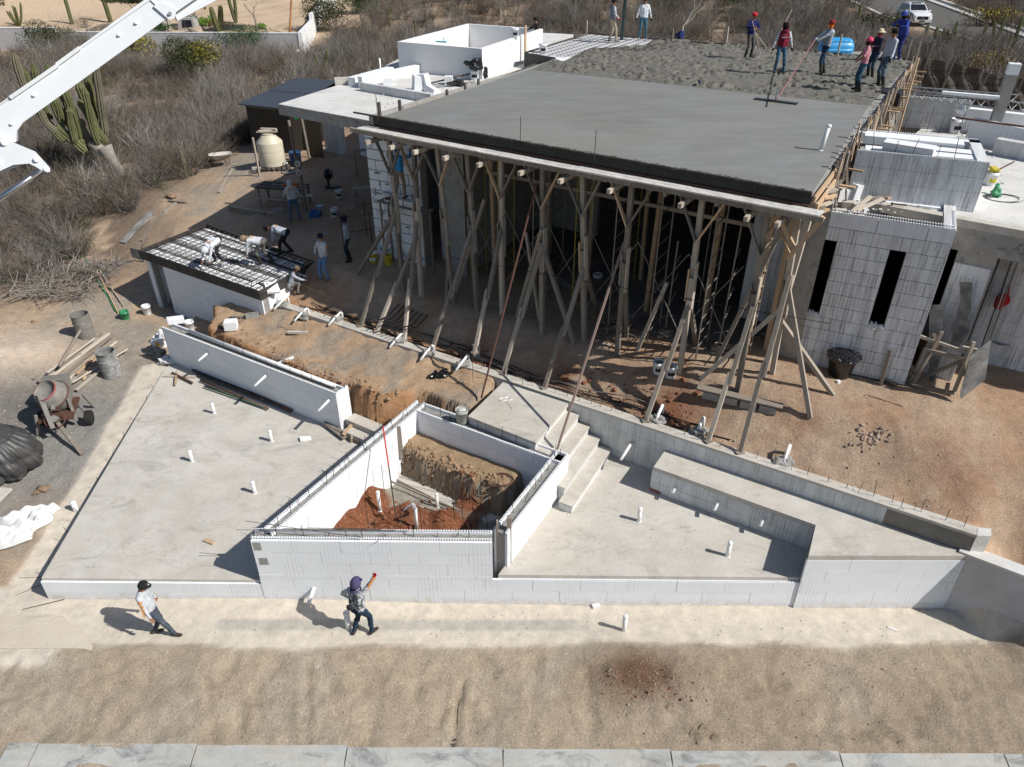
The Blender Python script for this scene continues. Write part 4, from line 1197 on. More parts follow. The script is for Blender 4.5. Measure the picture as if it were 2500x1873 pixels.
foam_face(wing,k0+fd*(d1+.02),k0+fd*(d2-.02),2.9,6.0,M_foamstreak,(-fn.x,-fn.y),.045)
wwall(k0+fd*(d0-.3)+fn*3.0,k0+fd*8+fn*3.0,2.7,6.7,.2,M_paintdark,fn,"painted_dark_panel")  # black panel standing in for the darkness behind the doorway
wwall(k0+fd*d2+fn*.25,k0+fd*d2+fn*1.6,2.7,6.6,.2,M_foamstreak,-fd)
wwall(k0+fd*d2+fn*1.45,k0+fd*(d2+5)+fn*1.45,2.7,6.7,.25,M_mortar,fn)
foam_face(wing,k0+fd*(d2+.05)+fn*1.45,k0+fd*(d2+4)+fn*1.45,2.8,6.6,M_foamstreak,(-fn.x,-fn.y),.05)
A0=W(2075,484,RZ);A1=W(2376,519,RZ);AU=(A1-A0).normalized();AV=V(-AU.y,AU.x,0)
TZ=up_to(A0,369)
wwall(A0+AV*.055-AU*.1,A1+AV*.055,RZ-.2,TZ-.03,.22,M_mortar,AV)
foam_face(wing,A0+AV*.05-AU*.1,A1+AV*.05,RZ,TZ,M_foamstreak,(-AV.x,-AV.y),.05,co=.36)
teeth(wing,A0+AV*.02-AU*.1,A1+AV*.02,TZ,M_foamclean,.04)
B0=W(2128,330,TZ-.1);dpt=(B0-A0).dot(AV)if(B0-A0).dot(AV)<3.5 else 3.0
dpt=max(1.6,min(dpt,3.2))
wwall(A1+AV*.05,A1+AV*dpt,RZ-.2,TZ,.25,M_foamdirty,-AU)
wwall(A0+AV*dpt-AU*.1,A1+AV*dpt,RZ-.2,TZ,.25,M_foamclean,-AV)
teeth(wing,A0+AV*(dpt+.02),A1+AV*(dpt+.02),TZ,M_foamclean,.05)
mb=MB();mb.prism([xy(A0+AV*.3),xy(A1+AV*.3-AU*.2),xy(A1+AV*(dpt-.2)-AU*.2),xy(A0+AV*(dpt-.2))],RZ-.1,TZ-.22);mb.build("room_fill",M_concgrey,wing)
for k,(s0,t0,s1,t1,z,tilt)in enumerate(((.0,.45,1.0,.75,.0,0),(.1,.9,1.2,1.2,0,0),(1.3,.4,2.5,.75,0,0),(1.25,.85,2.5,1.3,0,.0),(.0,1.35,2.3,1.7,0,0),(.5,.25,1.7,.5,.22,.0))):
 pass
def foamsheet(c,sx,sy,sz,rz,lab,tilt=(0,0),group=None):
 mb=MB();M=Matrix.Rotation(rz,3,'Z')@Matrix.Rotation(tilt[0],3,'X')@Matrix.Rotation(tilt[1],3,'Y')
 mb.box((0,0,0),(sx,sy,sz),0,M);mb2=MB();mb2.add([Vector(v)+Vector(c)for v in mb.v],mb.f)
 o=mb2.build("foam_sheet",M_foamclean,None,org=c);tag(o,lab,"foam sheet",group);return o
az=math.atan2(AU.y,AU.x)
def ar(s_,t_,z):p=A0+AU*s_+AV*t_;return(p.x,p.y,z)
foamsheet(ar(.55,.75,TZ-.14),.9,.5,.12,az,"flat foam sheet lying at the left inside the parapet room")
foamsheet(ar(1.9,.6,TZ-.12),1.3,.42,.16,az,"flat foam sheet lying at the front right inside the parapet room")
foamsheet(ar(1.7,1.1,TZ-.10),1.7,.4,.14,az-.03,"long foam sheet in the middle of the parapet room")
foamsheet(ar(1.2,1.55,TZ-.04),2.3,.36,.2,az-.02,"longest foam sheet at the back of the parapet room")
foamsheet(ar(1.05,.45,TZ+.02),1.15,.28,.32,az-.28,"thick foam block balanced slantwise on the parapet room front wall",(.15,.0))
rebars(wing,ar(.1,.12,0),ar(2.6,.12,0),TZ,.5,(.25,.5),.05,(0,2))
cb=W(2425,352,RZ)
cz=up_to(W(2410,350,RZ),168)
mb=MB();q=W(2412,350,RZ);mb.box((q.x,q.y,(RZ+cz)/2),(.30,.34,cz-RZ),az);mb.build("column",M_concgrey,wing)
mb=MB();mb.box((q.x,q.y,cz+.0),(.31,.35,.3),az);mb.build("column_head",M_foamclean,wing)
mb=MB();mb.tube((q.x,q.y,cz),(q.x+.1,q.y,cz+1.4),.012,n=4);mb.build("rebar",M_rebar,wing)
U0,U1=W(2196,310,RZ),W(2349,323,RZ)
UU=(U1-U0).normalized();UV=V(-UU.y,UU.x,0);uz=up_to(U0,236)
wwall(U0+UV*.05,U1+UV*.05,RZ-.1,uz-.02,.22,M_mortar,UV)
foam_face(wing,U0+UV*.05,U1+UV*.05,RZ,uz,M_foamdirty,(-UV.x,-UV.y),.05,co=.45,bl=1.3)
teeth(wing,U0+UV*.02,U1+UV*.02,uz,M_foamclean,.05)
T0,T1=W(2352,346,RZ),W(2600,400,RZ)
TU=(T1-T0).normalized();TV=V(-TU.y,TU.x,0);tz=up_to(T0,290)
wwall(T0+TV*.05,T1+TV*.05,RZ-.1,tz,.25,M_foam,TV)
T2,T3=W(2352,300,RZ+.3),W(2600,330,RZ+.3)
wwall(T2,T3,RZ-.1,RZ+.75,.3,M_foamclean,TV)
S0,S1=W(2418,378,RZ),W(2600,412,RZ)
SU=(S1-S0).normalized();SV=V(-SU.y,SU.x,0)
wwall(S0+SV*.05,S1+SV*.05,RZ-.1,up_to(S0,340),.3,M_foamdirty,SV)
for px,py,h in((2262,322,.85),(2312,318,.95),(2170,318,.5),(2205,315,.55),(2238,318,.5),(2290,328,.6),(2372,345,.5),(2330,330,.7)):
 rebar(wing,W(px,py,RZ),h,0,0,(rnd.uniform(-.1,.1),rnd.uniform(.05,.2)))
mb=MB();q=W(2375,338,RZ);R_=random.Random(5)
for k in range(16):
 mb.tube((q.x+R_.uniform(-.35,.35),q.y+R_.uniform(-.2,.2),RZ+R_.uniform(.0,.2)),(q.x+R_.uniform(-.35,.35),q.y+R_.uniform(-.2,.2),RZ+R_.uniform(.1,.45)),.014,n=4)
tag(mb.build("rebar_scraps",M_rebar,None,org=q),"tangle of bent steel offcuts on the roof beside the leaning-looking concrete column","steel scraps")
def lattice(p0,p1,h,lab,r=.018):
 p0=Vector(p0);p1=Vector(p1);t_=thing("lattice_joist",lab,"joist",tuple(p0),"grey steel lattice joists at the back right")
 mb=MB();mb.beam(p0,p1,.06,.03);mb.build("bottom_chord",M_steel,t_)
 mb=MB();mb.beam(p0+V(0,0,h),p1+V(0,0,h),.06,.03);mb.build("top_chord",M_steel,t_)
 n=int((p1-p0).length/.14);mb=MB()
 for i in range(n):
  a=p0.lerp(p1,i/n);b=p0.lerp(p1,(i+1)/n)
  mb.tube(a+V(0,0,h*(i%2)),b+V(0,0,h*((i+1)%2)),r,n=4)
 mb.build("lattice_web",M_steel,t_)
zz=uz+.05
lattice(W(2225,240,zz),W(2520,275,zz),.24,"nearer grey steel lattice joist spanning the back right rooms")
lattice(W(2222,228,zz+.1),W(2480,248,zz+.1),.2,"farther grey steel lattice joist spanning the back right rooms")
mb=MB();mb.beam(W(2300,226,zz+.4),W(2440,238,zz+.4),.18,.08);tag(mb.build("foam_strip",M_foamclean,None,org=W(2300,226,zz+.4)),"long white foam strip resting on the far lattice joist","foam strip")
mb=MB();mb.tube(W(2333,287,zz-.3),W(2520,312,zz-.3),.03,n=6);tag(mb.build("rusty_pipe",M_rust,None,org=W(2333,287,zz-.3)),"thin rusty pipe lying along the top of the far white wall","pipe")
ZC=7.35
can=thing("side_roof","pale concrete canopy roof and terrace left of the wet slab","building",tuple(W(680,254,ZC).xy)+(2.9,))
CF0,CF1=W(680,254,ZC),W(922,298,ZC)
cpoly=[xy(CF0),xy(CF1+US*.3),xy(W(1075,246,ZC)),xy(W(885,204,ZC)),xy(W(822,209,ZC))]
mb=MB();mb.prism(cpoly,ZC-.34,ZC);mb.build("canopy_slab",M_concpale,can)
M_fasc=mat_foam("canopy_fascia",(.46,.455,.44),.4,1.0,(.85,-.5),.9,.6)
dC=(CF1-CF0).normalized();nC_=V(dC.y,-dC.x,0)
mb=MB();mb.prism([xy(CF0+nC_*.02-dC*.02),xy(CF1+nC_*.02),xy(CF1),xy(CF0)],ZC-.36,ZC-.01);mb.build("fascia",M_concwall,can)
UZ=7.45
rp=[xy(W(890,206,UZ)),xy(W(1062,246,UZ)),xy(W(1352,150,UZ)),xy(W(1400,84,UZ)),xy(W(1120,70,UZ)),xy(W(870,196,UZ))]
mb=MB();mb.prism(rp,UZ-.3,UZ);mb.build("roof_slab",M_concpale,can)
def cwall(p0,p1,z0,z1,th,mat,inn=None,name="parapet"):
 p0=V(p0[0],p0[1],0);p1=V(p1[0],p1[1],0);d=(p1-p0).normalized();n_=V(-d.y,d.x,0)if inn is None else V(inn[0],inn[1],0)
 mb=MB();mb.prism([xy(p0),xy(p1),xy(p1+n_*th),xy(p0+n_*th)],z0,z1);return mb.build(name,mat,can)
cwall(W(880,222,ZC),W(1052,252,ZC),ZC-.1,ZC+.30,.2,M_foamdirty)
cwall(W(886,210,UZ),W(1040,176,UZ),UZ-.1,UZ+.32,.25,M_foamclean)
cwall(W(868,205,UZ),W(962,178,UZ),UZ-.3,UZ+.22,.35,M_foamclean)
mb=MB();a=CF0+VS*5.5;
cwall(W(795,365,2.9),W(840,372,2.9),2.7,4.9,.2,M_foamdirty,VS,"wall")
cwall(V(*xy(W(880,372,2.9)),0),V(*xy(W(925,382,2.9)),0),2.7,5.2,.2,M_foam,VS,"wall")
cwall(CF0+VS*6.2+US*1.5,CF1+VS*8,2.7,ZC-.8,.2,M_concwall,VS,"wall")
cwall(CF1+VS*1.5+US*.2,CF1+VS*8+US*.2,2.7,ZC-.3,.2,M_concwall,US,"wall")
wb=thing("white_enclosure","open-topped smooth white box enclosure standing on the left roof","enclosure",tuple(W(1177,195,UZ)))
X0,X1=W(975,173,UZ),W(1178,194,UZ);X2=W(1288,163,UZ)
wz=up_to(X1,120);wz=8.58
e1=(X1-X0);e2=(X2-X1).normalized()
bl=W(1117,64,wz);br=W(1262,78,wz)
e2=V(*((bl-X0).xy),0).normalized()
dl_=6.6
X3=X0+e2*dl_;X4=X1+e2*dl_
def bwall(p0,p1,th,inn):
 mb=MB();n_=V(inn[0],inn[1],0).normalized();mb.prism([xy(p0),xy(p1),xy(p1+n_*th),xy(p0+n_*th)],UZ-.05,wz);mb.build("enclosure_wall",M_plaster,wb)
e1n=V(*e1.xy,0).normalized()
bwall(X0,X1,.15,e2);bwall(X3,X4,.15,-e2);bwall(X0+e2*.15,X3-e2*.15,.15,e1n);bwall(X1+e2*.15,X4-e2*.15,.15,-e1n)
mb=MB();mb.prism([xy(X0+e2*.1+e1n*.1),xy(X1+e2*.1-e1n*.1),xy(X4-e2*.1-e1n*.1),xy(X3-e2*.1+e1n*.1)],UZ-.02,UZ+.03);mb.build("enclosure_floor",M_concpale,wb)
shd=thing("site_shed","black corrugated site shed with a dark grey sheet roof","shed",tuple(W(640,380,2.7)))
s0=W(640,372,2.7);sz=up_to(s0,262)
a_=W(580,255,sz+.05);b_=W(700,268,sz+.05);c_=W(825,198,sz+.35);d_=W(722,192,sz+.35)
M_roofd=mat_plain("dark_roof_sheet",(.050,.056,.072),.45,.4,.0,var=.08,scale=1.2)
M_corr=bpy.data.materials.new("corrugated_black");M_corr.use_nodes=True
nt_=M_corr.node_tree;bb=nt_.nodes["Principled BSDF"];bb.inputs["Base Color"].default_value=(.022,.018,.014,1);bb.inputs["Roughness"].default_value=.45
mb=MB()
k_=b_+(c_-b_)*1.0
vs=[a_,b_,c_,d_]
mb.add([(p.x,p.y,p.z+.03)for p in vs]+[(p.x,p.y,p.z-.01)for p in vs],[(0,1,2,3),(7,6,5,4),(0,4,5,1),(1,5,6,2),(2,6,7,3),(3,7,4,0)])
mb.build("shed_roof",M_roofd,shd)
mid1=a_.lerp(d_,.5);mid2=b_.lerp(c_,.5)
mb=MB();mb.beam(mid1+V(0,0,.035),mid2+V(0,0,.035),.06,.012);mb.build("roof_seam",M_roofd,shd)
def corr(p0,p1,z0,z1,name="corrugated_wall",mat=M_corr):
 p0=V(p0[0],p0[1],0);p1=V(p1[0],p1[1],0);L_=(p1-p0).length;d=(p1-p0)/L_;n_=V(d.y,-d.x,0);m=int(L_/.055)
 mb=MB();vs=[]
 for i in range(m+1):
  q=p0+d*(L_*i/m)+n_*(.018 if i%2 else 0);vs+=[(q.x,q.y,z0),(q.x,q.y,z1)]
 mb.add(vs,[(2*i,2*i+2,2*i+3,2*i+1)for i in range(m)]);return mb.build(name,mat,shd)
f0=a_+(b_-a_)*.12+(d_-a_)*.03;f1=b_+(a_-b_)*.0+(c_-b_)*.03
corr(f0,f1,2.3,sz+.04)
corr(f0+V(0,0,0),d_+(c_-d_)*.05,2.3,sz+.1);corr(f1,c_,2.5,sz+.05);corr(c_,d_,2.3,sz+.3)
g1_=W(868,392,2.9)
corr(W(757,380,2.9),W(792,384,2.9),2.7,5.6,mat=mat_plain("brown_corrugated",(.10,.075,.045),.5,.3))
mb=MB();mb.beam(V(f1.x,f1.y,sz+.0),V(f0.x,f0.y,sz+.0),.05,.12);mb.build("shed_fascia",M_old,shd)
mb=MB();q=W(728,285,4.6);mb.box(q,(.45,.03,.16),-.3,Matrix.Rotation(-.5,3,'Y'));tag(mb.build("green_sign",mat_plain("bright_green",(.02,.75,.08),.5,.4),None,org=q),"bright green panel showing in the shed doorway","panel")
hut=thing("pump_hut","small white foam block hut whose flat roof is being meshed with steel bars","hut",tuple(W(341,640,.7)))
h0,h1,h2,h3=[V(p[0],p[1],2.85)for p in HUT]
hu=(h1-h0).normalized();hv=(h2-h1).normalized();hv3=(h3-h0).normalized()
mb=MB();mb.prism([xy(h0),xy(h1),xy(h2),xy(h3)],2.52,2.72);mb.build("roof_slab",M_dark,hut)
mb=MB();mb.prism([xy(h0+hu*.1+hv*.1),xy(h1-hu*.1+hv*.1),xy(h2-hu*.1-hv*.1),xy(h3+hu*.1-hv*.1)],2.72,2.76)
mb.build("deck_base",M_concgrey,hut)
nx_,ny_=10,4
for i in range(nx_):
 for j in range(ny_):
  def pt(a,b):
   p=h0.lerp(h1,a);q=h3.lerp(h2,a);return p.lerp(q,b)
  a0,a1_,b0,b1_=(i+.10)/nx_,(i+.90)/nx_,(j+.03)/ny_,(j+.97)/ny_
  a0=.03+a0*.94;a1_=.03+a1_*.94;b0=.04+b0*.92;b1_=.04+b1_*.92
  mb=MB();mb.prism([xy(pt(a0,b0)),xy(pt(a1_,b0)),xy(pt(a1_,b1_)),xy(pt(a0,b1_))],2.76,2.80+rnd.uniform(-.008,.008));mb.build("foam_infill",M_foamclean,hut)
for i in range(21):
 a=.03+.94*i/20+rnd.uniform(-.004,.004)
 mb=MB();p,q=pt(a,.02),pt(a+rnd.uniform(-.01,.01),.98);mb.tube((p.x,p.y,2.87),(q.x,q.y,2.87),.013,n=4);mb.build("mesh_bar",M_rebar,hut)
for j in range(13):
 b=.03+.94*j/12+rnd.uniform(-.006,.006)
 mb=MB();p,q=pt(.01,b),pt(.99,b+rnd.uniform(-.01,.01));mb.tube((p.x,p.y,2.90),(q.x,q.y,2.90),.013,n=4);mb.build("mesh_bar",M_rebar,hut)
for k in range(4):
 b=(.17,.42,.66,.86)[k]
 for o_ in(-.012,.012):
  mb=MB();p,q=pt(.02,b+o_),pt(.98,b+o_);mb.tube((p.x,p.y,2.84),(q.x,q.y,2.84),.02,n=4);mb.build("mesh_bar",M_rebar,hut)
M_hutb=mat_grain("hut_form_ply",(.075,.072,.068),(.03,.03,.03),3,.6)
def hfas(a,b,n):
 d=(b-a)/n;dn=d.normalized();nn=V(dn.y,-dn.x,0)
 for i in range(n):
  p=a+d*i;q=a+d*(i+.995)
  mb=MB();mb.prism([xy(p),xy(q),xy(q+nn*.03),xy(p+nn*.03)],2.56,2.88+rnd.uniform(-.01,.01));mb.build("form_board",M_hutb,hut)
hfas(h0-hu*.05,h1+hu*.02,3);hfas(h1,h2,2);hfas(h2,h3,3);hfas(h3,h0,2)
mb=MB();mb.beam(V(*xy(h0-hu*.55+NO*.02),2.68),V(*xy(h0+hu*.05),2.68),.03,.40);mb.build("form_offcut",M_plygrey,hut)
def hwall(p0,p1,z0,z1,out,th=.22,shade=M_foam,name="wall"):
 n_=V(out[0],out[1],0).normalized()
 mb=MB();mb.prism([xy(p0),xy(p1),xy(p1-n_*th),xy(p0-n_*th)],z0,z1);mb.build(name,M_mortar,hut)
 foam_face(hut,p0,p1,z0+.1,z1,shade,n_,.045)
nf=V(hu.y,-hu.x,0)
w0=h0+hu*.12+hv3*.05;
hwall(h0+hu*.12+hv*.1,h0+hu*.35+hv*.1,.5,2.5,nf)
hwall(h0+hu*1.05+hv*.12,h1-hu*.05+hv*.12,.4,2.5,nf)
nl_=-hu
mb=MB();mb.prism([xy(h0+hu*.1+hv*.1),xy(h0+hu*.3+hv*.1),xy(h3+hu*.3),xy(h3+hu*.1)],.4,2.5);mb.build("side_wall",M_foam,hut)
mb=MB();mb.prism([xy(h0+hu*1.05+hv*.1),xy(h0+hu*1.25+hv*.1),xy(h0+hu*1.25+hv*1.6),xy(h0+hu*1.05+hv*1.6)],.4,2.5);mb.build("inner_wall",M_foam,hut)
mb=MB();mb.prism([xy(h3+hu*.1),xy(h2-hu*.1),xy(h2-hu*.1-hv*.2),xy(h3+hu*.1-hv*.2)],.4,2.5);mb.build("back_wall",M_foam,hut)
hwall(h1-hu*.1+hv*.1,h2-hu*.1,.4,2.5,hu)
mb=MB();mb.prism([xy(h0+hu*.3),xy(h1),xy(h2),xy(h3)],.2,.45);mb.build("floor_slab",M_concgrey,hut)
for k,(px,py,z,sz_)in enumerate(((640,726,2.35,(.30,.2,.42)),(650,745,1.95,(.26,.2,.35)),(628,705,2.7,(.12,.1,.16)),(662,722,2.35,(.2,.14,.2)))):
 q=W(px,py,z);mb=MB();mb.blob(q,sz_,k+20,.35,1);mb.build("torn_foam",M_foamclean,hut)
q=W(664,703,2.75);foamsheet((q.x,q.y,q.z),.42,.42,.10,.5,"tilted square foam offcut at the front right corner of the hut roof",(.5,.2))
#  timber props, braces, scaffolding
def pin(px,py,p0,dirv,n=300,L_=12):
 pass
ORD=["leftmost","second","third","fourth","fifth","sixth","seventh","eighth","ninth","tenth","rightmost"]
PB=[(986,709,380),(1029,722,385),(1108,742,405),(1165,760,385),(1226,768,400),(1323,811,418),(1426,831,437),(1506,866,460),(1659,909,489),(1800,955,532),(1885,912,529)]
TOPZ=7.52
posts=[]
M_posts=[M_old,M_oldpale,M_old,M_old,M_oldpale,M_old,M_old,M_old,M_oldpale,M_old,M_oldpale]
for i,(bx,by,ty)in enumerate(PB):
 b=G(bx,by,2.8)
 s_=(b-FL_).dot(US)
 line=FL_+US*s_
 hd=V(line.x+NO.x*.15,line.y+NO.y*.15,TOPZ)
 dp=hd.y*_c+(CAMZ-hd.z)*_s
 posts.append((b,hd))
TX=[947,1007,1065,1139,1222,1324,1422,1543,1716,1878,1952]
def on_line_x(px,z,off=.15):
 """spot on the slab front line whose photo column is px"""
 best=None
 for k in range(-60,1400):
  p=FL_+US*(k*.01)+NO*off
  x=CX+F0*p.x/(p.y*_c+(CAMZ-z)*_s)
  e=abs(x-px)
  if best is None or e<best[0]:best=(e,p)
 return V(best[1].x,best[1].y,z)
for i,(bx,by,ty)in enumerate(PB):
 b=posts[i][0];hd=on_line_x(TX[i],TOPZ)
 if(V(*b.xy,0)-V(*hd.xy,0)).length>1.1:
  k=1.1/(V(*b.xy,0)-V(*hd.xy,0)).length
  b=V(hd.x+(b.x-hd.x)*k,hd.y+(b.y-hd.y)*k,0);b.z=gz(b.x,b.y)
 posts[i]=(b,hd)
 lab="%s tall timber prop from the left in the row under the slab's front edge"%ORD[i]if i not in(0,10)else "%s tall timber prop in the row under the slab's front edge"%ORD[i]
 t=thing("timber_prop",lab,"prop",tuple(b),"timber props under the slab's front edge")
 m=M_posts[i]
 mid=b.lerp(hd,.52)
 mb=MB();mb.beam(b-V(0,0,.03),mid+(hd-b).normalized()*.25,.115,.12,up=US);mb.build("lower_post",m,t)
 mb=MB();off=NO*.055+US*.02;mb.beam(mid-(hd-b).normalized()*.25+off*-1.6,hd-off*1.0,.115,.12,up=US);mb.build("upper_post",M_old if i%2 else M_oldpale,t)
 for k,(q0,q1)in enumerate(((.40,.66),(.44,.62))):
  o_=US*(.085 if k==0 else-.085)
  mb=MB();mb.beam(b.lerp(hd,q0)+o_,b.lerp(hd,q1)+o_,.035,.15,up=NO);mb.build("splice_board",M_oldpale if k==0 else M_new if i in(1,5,6,8)else M_old,t)
 yb=b.lerp(hd,.77)
 for sgn in(-1,1):
  if i==10 and sgn==1:continue
  mb=MB();e=hd+US*(.55*sgn)+NO*.02;mb.beam(yb+NO*.05,V(e.x,e.y,7.50),.04,.10,up=NO);mb.build("y_brace",M_old if(i+sgn)%3 else M_new,t)
 mb=MB();c=on_line_x(TX[i],7.42)-US*.32;mb.beam(V(c.x,c.y,7.42)+NO*.62,V(c.x,c.y,7.42)-NO*.6,.09,.11);mb.build("cross_head",M_oldpale,t)
def post_at(i,py):
 b,hd=posts[i];best=None
 for k in range(101):
  p=b.lerp(hd,k/100);y=CY+F0*((CAMZ-p.z)*_c-p.y*_s)/(p.y*_c+(CAMZ-p.z)*_s)
  if best is None or abs(y-py)<best[0]:best=(abs(y-py),p)
 return best[1]
BR=[(881,797,0,520,"first raking brace from the left"),(920,810,1,575,"second raking brace from the left"),(987,832,1,540,"third raking brace from the left, warm brown"),(1055,855,3,560,"fourth raking brace from the left"),(1159,862,4,560,"fifth raking brace, its foot on a grey hollow block"),(1229,913,5,595,"sixth raking brace, just left of the concrete landing"),(1329,948,6,655,"seventh raking brace, its foot behind the landing"),(1576,1029,8,730,"eighth raking brace, foot beside a white pipe bend"),(1729,1079,9,745,"ninth raking brace, dark foot on the long wall"),(1806,1106,10,668,"rightmost raking brace, paler, foot on the long wall")]
for k,(bx,by,pi,py,lab)in enumerate(BR):
 z=2.14 if k!=4 else 2.45
 b=W(bx,by,z);tpt=post_at(pi,py)+NO*.08
 t=thing("raking_brace",lab+" running down to the long wall","brace",tuple(b),"raking braces between the props and the long wall")
 d=tpt-b
 mb=MB();mb.beam(b,b+d*.52,.09,.10,up=US);mb.build("lower_plank",M_oldpale if k%3 else M_old,t)
 mb=MB();mb.beam(b+d*.44+US*.06,tpt+US*.04,.09,.10,up=US);mb.build("upper_plank",M_old,t)
 mb=MB();mb.box((b.x,b.y,b.z+.02),(.2,.14,.05),rnd.uniform(0,1));mb.build("wedge",M_old,t)
def hollow_block(p,rz,lab,group=None,up=False,mat=None):
 mb=MB();M=Matrix.Rotation(rz,3,'Z')
 if up:M=M@Matrix.Rotation(math.pi/2,3,'Y')
 for(cx,cy,sx,sy)in((0,.075,.40,.03),(0,-.075,.40,.03),(-.185,0,.03,.12),(0,0,.03,.12),(.185,0,.03,.12)):
  mm=MB();mm.box((cx,cy,0),(sx,sy,.19));mb.add([M@Vector(v)for v in mm.v],mm.f)
 q=MB();q.add([Vector(v)+Vector(p)for v in mb.v],mb.f)
 o=q.build("concrete_block",mat or M_concgrey,None,org=p);tag(o,lab,"concrete block",group);return o
q=W(1163,870,2.14);hollow_block((q.x,q.y,q.z+.2),.4,"grey hollow concrete block upright on the long wall under a brace foot",up=True)
def pole(p0,p1,r,mat,name,lab,cat,n=6,square=False,group=None):
 p0=Vector(p0);p1=Vector(p1);mb=MB()
 if square:mb.beam(p0,p1,r*2,r*2,up=US)
 else:mb.tube(p0,p1,r,n=n)
 o=mb.build(name,mat,None,org=p0);tag(o,lab,cat,group);return o
pole(W(1175,972,1.95),post_at(5,440)+NO*.25,.03,M_rust,"steel_prop","long dark rusty steel pole leaning from the planter earth up to the slab edge","pole")
pole(W(1360,1098,1.9),post_at(7,585)+NO*.15,.024,mat_plain("reddish_pole",(.26,.19,.16),.8,.2),"leaning_pole","long reddish timber pole leaning from the stair up to the props","pole",square=True)
DG=[((1710,926,2.8),(1884,749),10,"low diagonal timber from the ground up to the right props"),((1978,1020,2.6),(1921,694),10,"rightward strut with its foot on the bare yard nearest the camera"),((2034,965,2.7),(1935,785),10,"long pale strut reaching farthest right over the yard"),((1402,840,2.8),(1335,600),5,"crossed timber strut leaning right between the sixth and seventh props"),((1461,770,2.85),(1435,640),6,"short strut behind the seventh prop"),((1700,845,2.8),(1680,730),8,"brown strut behind the ninth prop"),((1262,775,2.8),(1340,560),5,"timber leaning left down from the sixth prop"),((873,668,2.9),(955,517),0,"far left strut reaching the shaded yard"),((1090,735,2.85),(1045,640),2,"short pale strut crossing low between the second and third props"),((1530,822,2.8),(1523,640),7,"strut standing just behind the eighth prop")]
for(bp,tp,pi,lab)in DG:
 b=G(bp[0],bp[1],bp[2]);tpt=post_at(pi,tp[1])
 pole(b,tpt,.052,M_old if pi!=10 else M_oldpale,"strut",lab,"strut",square=True,group="loose timber struts around the props")
R_=random.Random(44)
WHO=["between the first and second props","between the second and third props","behind the fourth prop","beside the fifth prop","left of the sixth prop","right of the sixth prop","left of the eighth prop","between the eighth and ninth props","left of the ninth prop","between the ninth and tenth props"]
for k in(1,4,7,9):
 c=FL_+US*(1.2+1.08*k)+VS*R_.uniform(.2,.8);dz=R_.uniform(2.2,4.2);dx=R_.uniform(.5,1.3)*(1 if k%2 else-1)
 z0=gz(c.x,c.y);pole((c.x,c.y,z0),(c.x+US.x*dx,c.y+US.y*dx,z0+dz),.035+.012*(k%2),M_oldpale if k%3 else M_old,"strut","thin slanting shaded strut "+WHO[k],"strut",square=True,group="loose timber struts around the props")
b=V(*W(1868,905,2.8));b.z=gz(b.x,b.y);hd=on_line_x(1945,7.5,-.1)
pole(b,V(b.x+.25,b.y-.05,7.45),.075,M_oldpale,"corner_post","thick grey timber post in front of the concrete pier at the right","post",square=True)
for(q0,q1,lab)in(((1896,520,7.5),(1930,612,6.6),"fresh yellow brace slanting down right beneath the ledge"),((2010,530,7.35),(1918,632,6.55),"fresh yellow plank slanting down left off the slab corner")):
 c=FR_+NO*.2-US*.9
 def onp(px,py,base):
  z=up_to(base,py);return z
 pass
e0=on_line_x(1898,7.5,.3);e1=on_line_x(1932,6.4,.3);
pole(V(*e0.xy,up_to(e0,522)),V(*e1.xy,up_to(e1,612)),.05,M_new,"yellow_brace","fresh yellow brace slanting down right beneath the ledge","brace",square=True)
e0=on_line_x(2006,7.5,.35);e1=on_line_x(1918,6.4,.35)
pole(V(*e0.xy,up_to(e0,530)),V(*e1.xy,up_to(e1,634)),.05,M_new,"yellow_brace","fresh yellow plank slanting down left off the slab corner","brace",square=True)
pts=[]
for k in range(41):
 f=k/40;px=1065+(2000-1065)*f;base=on_line_x(px,4.2,.25)
 pts.append((base.x,base.y,up_to(base,622+(790-622)*f)-.18*math.sin(math.pi*f)*0))
mb=MB();mb.path(pts,.008,4);tag(mb.build("tie_wire",M_blackmat,None,org=pts[0]),"dark wire strung across the front row of props at knee to waist height","wire")
def frame_scaffold(c,h,wd,rz,mat,lab):
 t=thing("scaffold_tower",lab,"scaffold",tuple(c),"steel scaffold frames inside the dark opening")
 u=V(math.cos(rz),math.sin(rz),0);c=Vector(c)
 for s_ in(-.5,.5):
  mb=MB();p=c+u*wd*s_;mb.tube(p,p+V(0,0,h),.019,n=6);mb.build("upright",mat,t)
 z=.35
 while z<h-.1:
  mb=MB();mb.tube(c-u*wd*.5+V(0,0,z),c+u*wd*.5+V(0,0,z),.015,n=5);mb.build("rung",mat,t);z+=.42
 return t
M_scaf=mat_plain("scaffold_steel",(.28,.25,.22),.6,.3,.4)
M_scafy=mat_plain("scaffold_yellow",(.30,.25,.06),.6,.3,.1)
SF=[(1.0,1.6,M_scafy),(2.3,1.3,M_scafy),(3.6,1.2,M_scaf),(4.9,1.4,M_scafy),(6.3,1.0,M_scaf),(7.5,1.1,M_scaf),(9.0,.9,M_scaf),(10.2,.9,M_scaf),(3.0,3.4,M_scaf),(5.6,3.6,M_scafy),(8.2,3.4,M_scaf)]
nm=["far left","second","third","fourth","fifth","sixth","seventh","rightmost front"]
M_in=[]
for k,(s_,v_,m)in enumerate(SF):
 p=FL_+US*(s_+1.4)+VS*v_
 z=max(gz(p.x,p.y),2.9)if k<8 else 3.0
 lab=("%s scaffold frame from the left standing behind the front props"%nm[k])if k<8 else("inner scaffold frame deep in the dark opening, %s of three"%("left","middle","right")[k-8])
 frame_scaffold((p.x,p.y,z),4.4,.95,math.atan2(VS.y,VS.x),m,lab)
